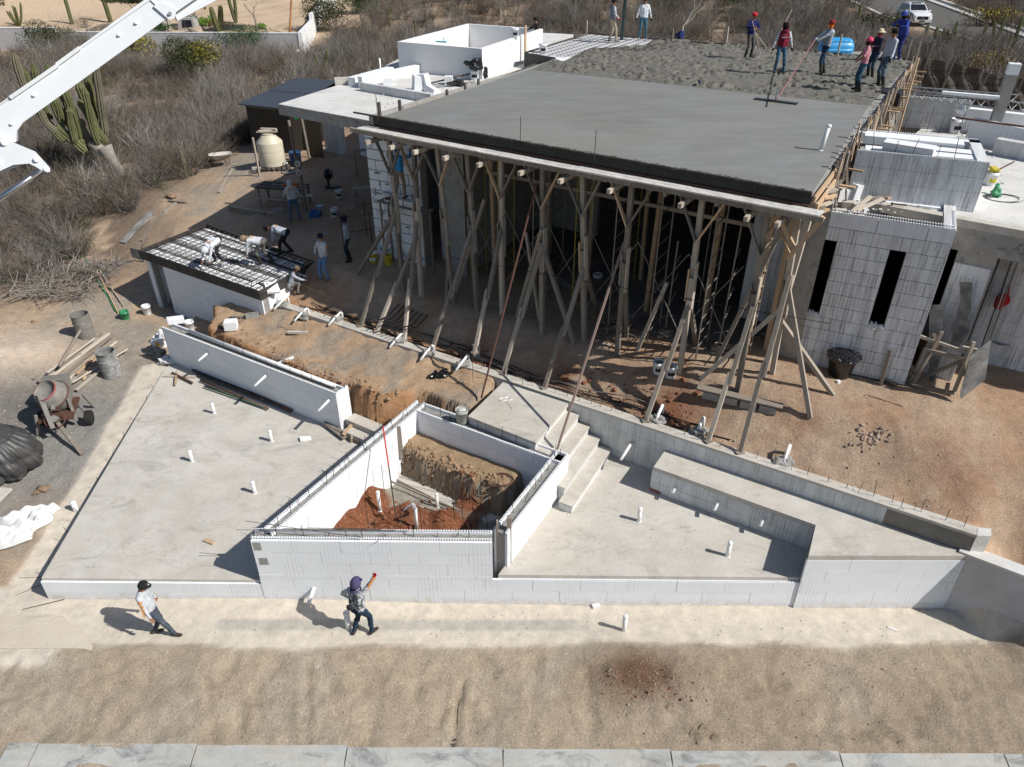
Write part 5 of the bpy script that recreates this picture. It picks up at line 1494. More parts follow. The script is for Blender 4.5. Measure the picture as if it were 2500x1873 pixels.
for k in range(6):
 a=FL_+US*(2.4+1.45*k)+VS*1.0;b_=FL_+US*(3.85+1.45*k)+VS*1.0
 for fl in(0,1):
  pole(V(a.x,a.y,3.3 if fl else 5.6),V(b_.x,b_.y,5.6 if fl else 3.3),.012,M_scaf,"cross_rod","thin steel cross rod linking the scaffold frames in the dark opening","rod",group="cross rods between scaffold frames")
for k,(s_,v_,m,col)in enumerate(((2.2,2.0,M_new,"reddish"),(4.0,2.4,M_old,"pale grey"),(5.6,2.1,M_old,"grey"),(7.6,2.2,M_new,"yellow-brown"),(9.3,2.6,M_new,"bright new"),(6.6,4.2,M_new,"deep-set"),(10.9,1.2,M_new,"fresh"),(3.0,4.4,M_old,"old"),(11.3,1.9,M_new,"far right"))):
 p=FL_+US*(s_+.6)+VS*v_;z=2.95
 pole((p.x,p.y,z),(p.x+rnd.uniform(-.1,.1),p.y,7.55),.055,m,"inner_post","%s timber post inside the dark opening behind the scaffold frames"%col,"post",square=True,group="inner timber posts")
for v_,z in((1.9,6.35),(4.5,6.2)):
 a=FL_+US*2.6+VS*v_;b_=FR_+VS*v_-US*1.5
 pole(V(a.x,a.y,z),V(b_.x,b_.y,z),.05,M_old,"runner_beam","horizontal timber runner tied across the inner posts %s"%("near the front" if v_<3 else "farther back"),"beam",square=True)
t=thing("ladder","rough timber ladder leaning at the right side of the opening","ladder",tuple(W(1842,775,2.95)))
l0=W(1838,778,2.95);l1=W(1888,786,2.95)
lt=V(.06,.0,0)
z1_=up_to(l0,560)
top0=V(l0.x+.1,l0.y+.35,6.6);top1=V(l1.x+.1,l1.y+.35,6.6)
for a,b_ in((l0,top0),(l1,top1)):
 mb=MB();mb.beam(a,b_,.05,.09,up=US);mb.build("ladder_rail",M_dark,t)
for k in range(9):
 f=(k+.6)/9.2;mb=MB();mb.beam(l0.lerp(top0,f),l1.lerp(top1,f),.05,.07);mb.build("rung",M_rust,t)
for k,(px,py,h,lab)in enumerate(((1622,822,2.6,"thin bright scaffold leg standing on a stack of timber packing, left one"),(1752,862,3.4,"thin bright scaffold leg standing on a stack of timber packing, right one"))):
 b=G(px,py,2.75);t=thing("scaffold_stand",lab,"scaffold leg",tuple(b),"scaffold legs on timber packing")
 for j in range(4):
  mb=MB();mb.box((b.x+rnd.uniform(-.03,.03),b.y,b.z+.04+.06*j),(.42-.04*j,.10,.055),.4+(1.57 if j%2 else 0));mb.build("packing",M_oldpale,t)
  mb=MB();mb.box((b.x+(.1 if j%2 else 0),b.y+(0 if j%2 else .14),b.z+.04+.06*j),(.40-.04*j,.10,.055),.45+(1.57 if j%2 else 0));mb.build("packing",M_old,t)
 mb=MB();mb.box((b.x,b.y,b.z+.27),(.15,.15,.01),.5);mb.build("foot_plate",M_rust,t)
 mb=MB();mb.tube((b.x,b.y,b.z+.27),(b.x+.05,b.y+.02,b.z+.27+h),.022,n=6);mb.build("upright",M_scaf,t)
 mb=MB();mb.tube((b.x-.2,b.y,b.z+.62),(b.x+.2,b.y+.03,b.z+.66),.012,n=5);mb.build("jack_handle",M_scaf,t)
 for j in range(4):
  zz_=b.z+1.0+.55*j
  if zz_<b.z+h:mb=MB();mb.tube((b.x+.02,b.y,zz_),(b.x+.25,b.y+.4,zz_+.2),.014,n=5);mb.build("rung",M_scaf,t)
t=thing("edge_formwork","row of rough timber stakes and fresh boards holding the slab's right edge","formwork",(FR_.x+2,FR_.y+4,7.0))
Lr=(BR_-FR_).length
s_=2.2;k=0
while s_<Lr-.3:
 p=FR_+VS*s_+US*(.10+.06*(k%3))
 h=rnd.uniform(.05,.42)
 mb=MB();mb.beam((p.x,p.y,6.9),(p.x+rnd.uniform(-.04,.10),p.y+rnd.uniform(-.05,.05),8.0+h),.10,.035,up=US);mb.build("stake",(M_old,M_new,M_oldpale,M_old)[k%4],t)
 if k%2==0:
  q=p+US*.22;mb=MB();mb.beam((q.x,q.y,7.0),(p.x+.02,p.y,7.9),.08,.03,up=US);mb.build("stake",M_old,t)
 if k%3==0:
  q=p+US*.35;mb=MB();mb.box((q.x,q.y,7.9+rnd.uniform(-.3,0)),(.35,.09,.04),math.atan2(US.y,US.x));mb.build("cleat",M_new,t)
 s_+=rnd.uniform(.24,.42);k+=1
for a,b_,z,m,o_ in((0.0,2.4,7.86,M_new,.05),(.1,2.2,7.68,M_new,.12),(2.3,6.5,7.95,M_dark,.02),(6.5,11,7.95,M_dark,.02),(11,19.4,7.98,M_dark,.02),(9.0,13.2,7.9,M_new,.06),(13.2,19.0,7.95,M_new,.07),(4,9,7.85,M_new,.07)):
 p=FR_+VS*a+US*(o_+.03);q=FR_+VS*b_+US*(o_+.03)
 mb=MB();mb.beam(V(*p.xy,z),V(*q.xy,z),.045,.15);mb.build("side_board",m,t)
for k in range(9):
 p=FR_+VS*(.2+k*.3)+US*rnd.uniform(.1,.4);mb=MB();mb.box((p.x,p.y,7.55+rnd.uniform(-.1,.15)),(rnd.uniform(.3,.6),.09,.05),rnd.uniform(.3,1.2));mb.build("cleat",M_new if k%2 else M_oldpale,t)
for(px,py,ty,m,lab,wd)in((2199,300,142,M_new,"tall fresh yellow plank standing upright near the man in the grey shirt",.13),(2133,245,170,M_oldpale,"tall grey plank standing tilted at the slab's right edge behind the pink shirt",.12),(1282,166,62,M_new,"tall fresh plank upright beside the white enclosure",.11),(2044,138,84,M_oldpale,"upright stake in front of the blue tank",.12),(1772,110,66,M_oldpale,"upright stake at the slab's back edge left of the red-capped man",.09),(1640,104,70,M_old,"reddish stake at the slab's back edge near the bare white tree",.09),(2212,148,98,M_oldpale,"bent-topped pale stake near the slab's back right corner",.05),(1432,80,50,M_oldpale,"small stake at the back left corner of the slab",.05),(2236,145,100,M_oldpale,"thin tilted stake at the slab's back right corner",.04)):
 p=W(px,py,8.0 if py<160 else 7.3);z=up_to(p,ty)
 plank("stake",(p.x,p.y,p.z-.3),(p.x+(.12 if px==2133 else .0),p.y,z),wd,.05,m,lab,"stake",up=US)
mb=MB();q=W(2165,245,7.7);mb.box((q.x,q.y,7.75),(.9,.8,.55),math.atan2(VS.y,VS.x));mb.build("form_box",M_ply,t)
for(px,py,ty,lab)in((922,288,228,"thin steel pin at the wet slab's front left corner"),(1270,348,284,"thin steel pin standing in the wet slab near the middle of its front"),(1451,383,318,"thin steel pin standing in the wet slab right of the other pins"),(1706,210,190,"short pin with a blue knot at the limit of the rough concrete")):
 p=W(px,py,8.0);z=up_to(p,ty);o=pole((p.x,p.y,7.9),(p.x+.01,p.y,z),.009,M_rebar,"grade_pin",lab,"pin",n=4)
 if px==1706:
  mb=MB();mb.blob((p.x,p.y,8.15),.05,2,.3,1);mb.build("cloth_knot",M_navy,o)
p=W(2003,367,8.0);standpipe((p.x,p.y,8.0),.62,.055,"white plastic pipe standing in the wet slab near its right edge",lean=(.08,.0))
p=W(1517,100,8.0)
mb=MB();mb.tube((p.x,p.y,8.05),(p.x+.12,p.y+.05,13.5),.085,n=12)
tag(mb.build("concrete_hose",mat_plain("dark_green_hose",(.025,.05,.05),.4,.4,var=.2),None,True,org=p),"thick dark green concrete hose hanging down between two men on the slab","hose")
q=W(1894,246,8.02);q2=W(1990,115,8.9)
t=thing("bull_float","wide black bull float with a long pinkish handle on the wet slab","float",tuple(q))
d=(W(1947,253,8.02)-W(1843,240,8.02));mb=MB();mb.beam(W(1843,240,8.03),W(1947,253,8.03),.2,.03);mb.build("float_blade",M_black,t)
mb=MB();mb.tube(q+V(0,0,.02),q+V(.02,.05,.25),.04,n=8);mb.build("float_joint",M_steel,t)
FLOAT_END=V(0,0,0)
#  scrub, cacti, trees, neighbour's garden
def twigmat(name,c):
 m,nt,b=nodes_of(name,.9,.1);oi=N(nt,"ShaderNodeObjectInfo").outputs["Random"]
 col=mixc(nt,1.0,c,ramp(nt,oi,[(0,.35),(.5,.72),(1,1.25)]),'MULTIPLY');col=mixc(nt,ramp(nt,noise(nt,.25,4,.7),[(.4,0),(.65,.7)]),col,(.15,.115,.08));L(nt,col,b.inputs["Base Color"]);return m
M_twig=twigmat("grey_twig",(.30,.275,.25))
M_twigb=twigmat("brown_twig",(.21,.17,.13))
M_white_twig=mat_plain("white_branch",(.55,.51,.44),.85,.1)
M_leafd=mat_plain("olive_leaf",(.060,.070,.032),.8,.15,var=.5,scale=2.5)
M_leafg=mat_plain("green_leaf",(.05,.105,.035),.7,.2,var=.5,scale=2.5)
M_leafy=mat_plain("yellow_leaf",(.36,.30,.03),.7,.2,var=.3,scale=3)
M_leafb=mat_plain("dry_leaf",(.20,.14,.085),.8,.1,var=.4,scale=3)
def twig_mesh(seed,h=1.3,r=.9,n=26,sub=7,th=.011,droop=.0):
 R_=random.Random(seed);mb=MB()
 def seg(p,q,r0,r1):mb.tube(p,q,r0,r1,3,cap=False)
 def grow(p,d,ln,rr,lev):
  steps=3
  for k in range(steps):
   d=(d+Vector((R_.uniform(-.35,.35),R_.uniform(-.35,.35),R_.uniform(-.2,.25)))).normalized()
   q=p+d*(ln/steps)
   if q.z<.02:q.z=.02
   seg(p,q,rr,rr*.75);rr*=.75;p=q
   if lev>0:
    for _ in range(2):
     dd=(d+Vector((R_.uniform(-1,1),R_.uniform(-1,1),R_.uniform(-.4,.7)))).normalized()
     grow(p,dd,ln*R_.uniform(.4,.65),rr*.8,lev-1)
 for i in range(n):
  a=R_.uniform(0,6.28);el=R_.uniform(.25,1.45)
  d=Vector((math.cos(a)*math.cos(el),math.sin(a)*math.cos(el),math.sin(el)))
  grow(Vector((R_.uniform(-.12,.12)*r,R_.uniform(-.12,.12)*r,0)),Vector((d.x*r/h,d.y*r/h,d.z)).normalized(),h*R_.uniform(.6,1.0),th,1)
 return mb
def leaf_mesh(seed,R_xyz,n,size,shell=.55,lift=.5):
 R_=random.Random(seed);mb=MB();rx,ry,rz=R_xyz
 lobes=[(R_.uniform(-.55,.55),R_.uniform(-.55,.55),R_.uniform(-.3,.5),R_.uniform(.35,.6))for _ in range(9)]
 for i in range(n):
  lx,ly,lz,lr=R_.choice(lobes)
  while True:
   v=Vector((R_.uniform(-1,1),R_.uniform(-1,1),R_.uniform(-1,1)))
   if shell<v.length<=1:break
  c=Vector(((lx+v.x*lr)*rx,(ly+v.y*lr)*ry,(lz+v.z*lr)*rz+rz*lift+.1))
  if c.z<.03:c.z=R_.uniform(.03,.3)
  n_=Vector((R_.uniform(-1,1),R_.uniform(-1,1),R_.uniform(-.2,1))).normalized();a=n_.orthogonal().normalized();b=n_.cross(a)
  s_=size*R_.uniform(.6,1.4);th=R_.uniform(0,6.28);a,b=a*math.cos(th)+b*math.sin(th),b*math.cos(th)-a*math.sin(th)
  mb.add([c-a*s_,c-b*s_*.5,c+a*s_,c+b*s_*.5],[(0,1,2,3)])
 return mb
protos=[]
bush_meshes=[]
for k in range(6):
 mb=twig_mesh(100+k,h=(1.3,1.0,1.6,.9,1.2,1.45)[k],r=(1.0,1.0,.9,1.0,1.1,.8)[k],n=(24,20,22,18,26,20)[k],th=(.012,.010,.014,.010,.011,.013)[k])
 me=bpy.data.meshes.new("thorn_bush");me.from_pydata([tuple(v)for v in mb.v],[],mb.f);me.materials.append(M_twig if k%3 else M_twigb);bush_meshes.append(me)
mb=leaf_mesh(31,(1.0,1.0,.6),500,.05);me=bpy.data.meshes.new("leafy_shrub");me.from_pydata([tuple(v)for v in mb.v],[],mb.f);me.materials.append(M_leafd)
leafy_me=me
mb=leaf_mesh(33,(.9,.9,.5),420,.04);me=bpy.data.meshes.new("brown_shrub");me.from_pydata([tuple(v)for v in mb.v],[],mb.f);me.materials.append(M_leafb);brown_me=me
CLEAR=[]
for _px,_py,_z,_rx,_ry in((480,195,2.4,2.2,2.6),(600,135,2.4,2.4,3.5),(160,130,2.4,2.8,3.5),(330,150,2.4,2.2,3),(810,75,3,3.2,4),(870,30,3.4,3,5),(40,180,2.3,1.8,3),(2150,95,4.2,3,3),(2222,85,4.3,3,7),(300,440,2.0,1.0,1.6),(2400,190,4.2,1.6,2),(1655,118,4,1.5,3),(1800,30,4.2,3,4)):
 _q=W(_px,_py,_z);CLEAR.append((_q.x,_q.y,_rx,_ry))
def free_ground(X,Y):
 """where scrub may grow: outside the building site, the road and the neighbour's plot"""
 site=sdf([(-13.2,10),(-14.5,13),(-17.0,20),(-19.8,24.5),(-18.0,28.0),(-16.8,31.5),(-14.8,36.0),(-14.0,43.0),(-7,46),(4,45.5),(18.5,35.5),(31,36),(30,10),(13,5)],X,Y)
 rd=sdf(ROAD,X,Y)
 nbp=(Y>71.0)&(X+(Y-72)*.09<-16.8)
 k=(site<0)&(rd<-1.0)&(~nbp)&(Y>8)
 sh=(Y>8)&(np.abs(X)<(Y*.86+12))
 for cx,cy,rx,ry in CLEAR:sh&=((X-cx)/rx)**2+((Y-cy)/ry)**2>1
 return k&sh
def bare(X,Y):
 n=fbm(X*.16+3,Y*.16,3)
 b=(n>.60)&(Y>44)
 for px,py,r in((300,285,1.6),(360,262,2.4),(600,230,2.0),(700,200,2.5),(280,520,1.3),(1760,70,2.5),(1700,45,2)):
  q=W(px,py,2.3 if py>150 else 3.8);b=b|(np.hypot((X-q.x)*.6,Y-q.y)<r)
 return b
cand=[]
R_=random.Random(21);tries=0
while len(cand)<140 and tries<6000:
 tries+=1
 py=R_.uniform(60,760);px=R_.uniform(-30,780)
 q=W(px,py,2.0)
 X,Y=np.array([q.x]),np.array([q.y])
 if not free_ground(X,Y)[0]or Y[0]>62:continue
 if bare(X,Y)[0]:continue
 if any((q.x-c[0])**2+(q.y-c[1])**2<1.0 for c in cand):continue
 cand.append((q.x,q.y))
first_bush={}
WHERE=lambda x,y:("on the near left slope beside the planks" if y<34 and x<-16 else "around the big column cactus" if y<45 else "below the neighbour's grey wall")
for i,(x,y)in enumerate(cand):
 k=i%6
 z=gz(x,y)
 o=bpy.data.objects.new("thorn_bush",bush_meshes[k]);C.objects.link(o)
 o.location=(x,y,z-.04);s_=rnd.uniform(.8,1.35);o.scale=(s_,s_,s_*rnd.uniform(.8,1.1));o.rotation_euler=(0,0,rnd.uniform(0,6.28))
 tag(o,"grey leafless thorn bush in dry scrub "+WHERE(x,y),"bush","grey thorn bushes "+WHERE(x,y))
 first_bush.setdefault(k,o)
def scatter(name,pts,scl,srcs,label,seed=0):
 me=bpy.data.meshes.new(name);me.from_pydata(pts,[],[])
 at=me.attributes.new("sc",'FLOAT','POINT');at.data.foreach_set("value",scl)
 o=bpy.data.objects.new(name,me);C.objects.link(o);stuff(o,label,"scrub")
 ng=bpy.data.node_groups.new(name,'GeometryNodeTree')
 ng.interface.new_socket("Geometry",in_out='INPUT',socket_type='NodeSocketGeometry');ng.interface.new_socket("Geometry",in_out='OUTPUT',socket_type='NodeSocketGeometry')
 gi_=ng.nodes.new("NodeGroupInput");go=ng.nodes.new("NodeGroupOutput");j=ng.nodes.new("GeometryNodeJoinGeometry")
 n=len(srcs)
 idn=ng.nodes.new("FunctionNodeRandomValue");idn.data_type='INT';idn.inputs["Min"].default_value=0;idn.inputs["Max"].default_value=n-1;idn.inputs["Seed"].default_value=seed
 rot=ng.nodes.new("FunctionNodeRandomValue");rot.data_type='FLOAT_VECTOR';rot.inputs["Min"].default_value=(-.12,-.12,0);rot.inputs["Max"].default_value=(.12,.12,6.28)
 sa=ng.nodes.new("GeometryNodeInputNamedAttribute");sa.data_type='FLOAT';sa.inputs["Name"].default_value="sc"
 for k,so_ in enumerate(srcs):
  oi=ng.nodes.new("GeometryNodeObjectInfo");oi.inputs["Object"].default_value=so_;oi.transform_space='ORIGINAL'
  cmp_=ng.nodes.new("FunctionNodeCompare");cmp_.data_type='INT';cmp_.operation='EQUAL';cmp_.inputs["B"].default_value=k
  for s_ in cmp_.inputs:
   if s_.name=='B' and s_.type=='INT':s_.default_value=k
  ai=[s_ for s_ in cmp_.inputs if s_.name=='A' and s_.type=='INT'][0]
  outi=[s_ for s_ in idn.outputs if s_.type=='INT'][0]
  ng.links.new(outi,ai)
  ip=ng.nodes.new("GeometryNodeInstanceOnPoints")
  ng.links.new(gi_.outputs[0],ip.inputs["Points"]);ng.links.new(oi.outputs["Geometry"],ip.inputs["Instance"]);ng.links.new(cmp_.outputs[0],ip.inputs["Selection"])
  rv=[s_ for s_ in rot.outputs if s_.type=='VECTOR'][0]
  ng.links.new(rv,ip.inputs["Rotation"]);
  av=[s_ for s_ in sa.outputs if s_.type=='VALUE'][0]
  ng.links.new(av,ip.inputs["Scale"]);ng.links.new(ip.outputs[0],j.inputs[0])
 ng.links.new(j.outputs[0],go.inputs[0])
 md=o.modifiers.new("scatter",'NODES');md.node_group=ng
 return o
rs=np.random.RandomState(8)
def pts_in(n,x0,x1,y0,y1,dens=None,keepbare=False):
 X=rs.uniform(x0,x1,n);Y=rs.uniform(y0,y1,n)
 k=free_ground(X,Y)
 if not keepbare:k&=~bare(X,Y)|(rs.rand(n)<.12)
 X,Y=X[k],Y[k];Z=height(X,Y)-.05
 return X,Y,Z
srcs=[first_bush[k]for k in range(6)]
Xs,Ys,Zs,Ss=[],[],[],[]
for(n,x0,x1,y0,y1,s0,s1)in((2600,-45,-13,20,72,.55,1.1),(5200,-40,60,40,80,.7,1.4),(4200,-60,110,78,150,.9,1.9),(2500,-120,200,150,330,2.0,3.5),(1500,-60,-12,12,45,.5,1.0),(900,16,45,22,62,.6,1.2)):
 X,Y,Z=pts_in(n,x0,x1,y0,y1);Xs.append(X);Ys.append(Y);Zs.append(Z+(sstep(120,420,Y)*14));Ss.append(rs.uniform(s0,s1,len(X)))
X=np.concatenate(Xs);Y=np.concatenate(Ys);Z=np.concatenate(Zs);Sc=np.concatenate(Ss)
scatter("dry_scrub",np.stack([X,Y,Z],-1).tolist(),Sc,srcs,"mass of dry grey-brown leafless scrub filling the land behind the site")
protoL=bpy.data.objects.new("low_shrub",leafy_me);C.objects.link(protoL);q=W(575,205,2.3);protoL.location=(q.x,q.y,gz(q.x,q.y));tag(protoL,"low olive shrub on the bare ground below the yellow-flowering bush","shrub")
protoB=bpy.data.objects.new("low_shrub",brown_me);C.objects.link(protoB);q=W(640,190,2.3);protoB.location=(q.x,q.y,gz(q.x,q.y));tag(protoB,"low brown dry shrub beside the dirt track below the neighbour's wall","shrub")
Xs,Ys,Zs,Ss=[],[],[],[]
for(n,x0,x1,y0,y1,s0,s1)in((1100,-45,-13,22,72,.25,.75),(2200,-40,60,42,80,.3,.9),(1500,-60,110,78,150,.5,1.4),(700,-100,180,150,330,1.4,3.0)):
 X,Y,Z=pts_in(n,x0,x1,y0,y1,True);Xs.append(X);Ys.append(Y);Zs.append(Z+(sstep(120,420,Y)*14));Ss.append(rs.uniform(s0,s1,len(X)))
X=np.concatenate(Xs);Y=np.concatenate(Ys);Z=np.concatenate(Zs);Sc=np.concatenate(Ss)
scatter("leafy_undergrowth",np.stack([X,Y,Z],-1).tolist(),Sc,[protoL,protoB,protoL],"scattered olive and brown undergrowth among the dry scrub",4)
def bush(px,py,z,R_xyz,n,size,mats,label,name="leafy_bush",seed=1,twigs=True):
 q=W(px,py,z);q.z=gz(q.x,q.y);q=Vector(q)
 t=thing(name,label,"bush",tuple(q))
 mb=leaf_mesh(seed,R_xyz,n,size);mm=MB();mm.add([Vector(v)+q for v in mb.v],mb.f);mm.build("foliage",mats[0],t)
 if len(mats)>1:
  mb=leaf_mesh(seed+50,(R_xyz[0]*.9,R_xyz[1]*.9,R_xyz[2]*.6),n//5,size*.9,lift=1.3);mm=MB();mm.add([Vector(v)+q for v in mb.v],mb.f);mm.build("flower_heads",mats[1],t)
 if twigs:
  mb=twig_mesh(seed+7,h=R_xyz[2]*1.5,r=R_xyz[0]*.8,n=14,th=.02);mm=MB();mm.add([Vector(v)+q for v in mb.v],mb.f);mm.build("branches",M_twig,t)
 return t
bush(480,195,2.4,(2.7,2.0,2.2),7000,.07,(M_leafd,M_leafy),"big olive bush with yellow flowers in front of the grey neighbour wall",seed=3)
bush(600,135,2.4,(2.8,1.6,1.7),5500,.06,(M_leafg,),"fresh green bush growing against the grey neighbour wall",seed=5)
bush(160,135,2.4,(3.4,1.9,1.8),6500,.07,(M_leafd,),"wide olive bush below the stepped part of the neighbour wall",seed=8)
bush(335,155,2.4,(2.6,1.9,1.9),5500,.07,(M_leafd,M_leafy),"olive bush partly hidden by the white boom in front of the neighbour wall",seed=12)
bush(810,75,3.0,(3.2,2.0,2.4),6000,.08,(M_leafd,),"dark olive bush mass right of the neighbour wall corner",seed=14)
bush(870,30,3.4,(3.0,2.0,2.6),5000,.09,(M_leafg,M_leafy),"tall green bush with yellow tips behind the neighbour wall corner",seed=15)
bush(40,180,2.3,(1.8,1.4,1.0),2000,.06,(M_leafb,),"brownish dry bush at the left picture border above the cactus",seed=18)
bush(2150,95,4.2,(3.2,1.6,1.2),3200,.08,(M_leafd,),"olive roadside bush left of the white car",seed=19)
bush(2050,20,4.3,(3.2,1.8,1.3),3200,.09,(M_leafd,),"olive bush beside the road at the top picture border",seed=22)
bush(2400,190,4.2,(2.4,1.6,1.5),1700,.06,(M_leafb,M_leafy),"thin yellow-flecked bush between the shade net and the road",seed=23)
bush(2440,62,4.6,(4.0,1.8,1.1),2600,.08,(M_leafb,M_leafy),"yellow-flecked brown bush beyond the road on the right",seed=24)
bush(1800,30,4.2,(3.2,2.2,2.2),3600,.08,(M_leafd,),"dark leafy shrub in the scrub behind the red-capped man",seed=25)
bush(1640,25,4.2,(2.4,2.2,1.6),1600,.08,(M_leafd,),"dark shrub behind the bare white tree",seed=26)
M_cact=None
def make_cactus_mat(name,c1,c2):
 m,nt,b=nodes_of(name,.75,.15)
 col=mixc(nt,ramp(nt,noise(nt,1.2,4,.7),[(.3,0),(.7,1)]),c1,c2)
 L(nt,col,b.inputs["Base Color"]);MATS[name]=m;return m
M_cact=make_cactus_mat("cactus_skin",(.095,.105,.045),(.155,.155,.075));M_cactd=make_cactus_mat("cactus_ridge_grey",(.20,.18,.13),(.13,.12,.08))
def ribbed(mb,pts,r,ribs=11):
 pts=[Vector(p)for p in pts];m=len(pts);n=ribs*2;vs=[]
 prev=None
 for i,p in enumerate(pts):
  d=(pts[min(i+1,m-1)]-pts[max(i-1,0)]).normalized();a=prev if prev is not None else d.cross(Vector((0,1,.1)));a=(a-d*a.dot(d)).normalized();prev=a;b=d.cross(a)
  rr=r[i]if isinstance(r,(list,tuple))else r
  for k in range(n):
   q=rr*(1.0 if k%2==0 else .72);t=2*math.pi*k/n;vs.append(p+a*q*math.cos(t)+b*q*math.sin(t))
 fs=[]
 for i in range(m-1):
  for k in range(n):fs.append((i*n+k,i*n+(k+1)%n,(i+1)*n+(k+1)%n,(i+1)*n+k))
 fs+=[tuple(reversed(range(n))),tuple(range((m-1)*n,m*n))]
 mb.add(vs,fs);return mb
def arm_pts(base,out,up_h,lean,n=9):
 """leaves the trunk sideways then climbs"""
 pts=[Vector(base)];b=Vector(base)
 for i in range(1,n+1):
  f=i/n;o_=min(1,f*2.2)**.7
  pts.append(b+Vector((out[0]*o_+lean[0]*f,out[1]*o_+lean[1]*f,up_h*f**1.05)))
 return pts
q=G(300,440,2.0);q=Vector(q)
t=thing("column_cactus","giant many-armed column cactus with ribbed green arms on a thick grey trunk","cactus",tuple(q))
mb=MB();mb.path([q+V(.1,0,-.1),q+V(-.05,.02,.5),q+V(-.32,.05,1.1),q+V(-.45,.05,1.6)],[.27,.20,.27,.36],10)
mb.path([q+V(-.3,0,1.1),q+V(-.75,.05,1.5),q+V(-1.1,.1,1.7)],[.26,.27,.2],9)
mb.build("trunk",mat_grain("cactus_bark",(.33,.30,.26),(.22,.20,.17),7,.95,bs=.8),t,True)
qz=q.z
def cpt(px,py,y):
 """place a spot seen at (px,py) at depth plane y"""
 b=(py-CY)/F0;a=(px-CX)/F0;k=y/(_c-b*_s)
 return V(a*k,y,CAMZ-(_s+b*_c)*k)
ARMS=[([(258,335),(250,285),(243,230),(235,180),(233,160)],36.3,.17),([(255,345),(225,290),(205,240),(190,200)],36.2,.20),([(262,348),(235,318),(210,272),(192,245)],35.8,.16),([(240,285),(225,240),(212,190),(208,170)],36.8,.15),([(215,360),(222,345),(205,318),(198,290)],35.6,.13),([(196,345),(190,310),(172,260),(160,228),(150,205)],35.5,.19),([(210,372),(180,345),(150,318),(135,312)],35.2,.20),([(152,312),(150,300),(146,270),(136,240)],35.4,.14),([(160,345),(130,315),(100,280),(60,215),(45,170),(34,130)],35.6,.17),([(125,292),(110,270),(92,215),(80,155)],36.2,.17),([(150,300),(128,250),(120,200),(117,158)],36.6,.15),([(90,240),(70,200),(55,168)],36.0,.13),([(245,330),(230,270),(228,215),(225,170)],37.0,.16),([(205,372),(200,350),(196,340)],35.4,.15),([(158,345),(140,330),(132,318)],35.0,.16),([(175,290),(160,250),(140,200),(130,160)],36.9,.16),([(232,360),(205,325),(180,285),(165,240),(158,195)],36.4,.17),([(240,352),(222,300),(214,255),(205,215)],35.4,.16),([(222,365),(190,330),(165,300),(148,262)],36.9,.16),([(185,350),(176,320),(170,290),(168,262)],35.1,.14),([(140,325),(112,300),(96,268),(92,240)],35.0,.15),([(250,340),(246,300),(222,262),(216,225)],37.2,.15)]
for k,(pp,yy,r)in enumerate(ARMS):
 ps=[cpt(a,b,yy)for a,b in pp]
 out=[]
 for i in range(len(ps)-1):
  for f in(0,.33,.66):out.append(ps[i].lerp(ps[i+1],f))
 out.append(ps[-1]);sm=[out[0]]+[(out[i-1]+out[i]*2+out[i+1])/4 for i in range(1,len(out)-1)]+[out[-1]]
 rr=[r*(.7 if i==0 else 1.0+.08*math.sin(i*1.7))for i in range(len(sm))];rr[-1]=r*.45
 mb=MB();ribbed(mb,sm,rr,9);mb.build("cactus_arm",M_cact if k%4 else M_cactd,t)
def small_cactus(px,py,z,h,r,n,label,cat="cactus",spread=.25,lean=0.0,group=None,y_=None):
 q=W(px,py,z);q=V(q.x,q.y,gz(q.x,q.y));t=thing("small_cactus",label,cat,tuple(q),group);R_=random.Random(int(px*7+py))
 for i in range(n):
  a=6.28*i/max(n,1)+R_.uniform(0,1);s_=spread if n>1 else 0;hh=h*(1 if i==0 else R_.uniform(.55,.95))
  ps=[q+V(math.cos(a)*s_*f**.6+lean*f*h*.3,math.sin(a)*s_*f**.6,hh*f-(.05 if f==0 else 0))for f in(0,.2,.45,.7,.93,1.0)]
  mb=MB();ribbed(mb,ps,[r,r,r,r,r*.8,r*.35],7);mb.build("cactus_arm",M_cactd if py>380 else M_cact,t)
small_cactus(458,441,2.3,1.5,.10,1,"dark slim cactus stump standing beside the wheelbarrow path");small_cactus(468,435,2.3,.45,.10,1,"knee-high stub of cactus next to the slim dark cactus")
small_cactus(173,47,3.6,3.4,.20,1,"tall single column cactus on the neighbour's sand left of centre");small_cactus(268,44,3.6,4.2,.25,1,"thicker tall column cactus leaning slightly on the neighbour's sand",lean=-.25)
small_cactus(45,58,3.4,2.2,.12,5,"dark multi-stemmed organ cactus on the neighbour's sand at far left",spread=.9);small_cactus(57,14,3.9,1.2,.12,2,"small cactus near the top border on the neighbour's sand")
small_cactus(95,8,4.0,1.4,.16,1,"short cactus stub at the top border on the neighbour's sand");small_cactus(575,50,3.6,4.0,.18,2,"slim cactus pair left of the neighbour's green tree",spread=.4)
small_cactus(535,74,3.2,2.3,.28,3,"stout clump of green cactus beside the pink flowers",spread=.55);small_cactus(500,20,3.8,2.2,.14,1,"thin cactus beyond the boom on the neighbour's plot")
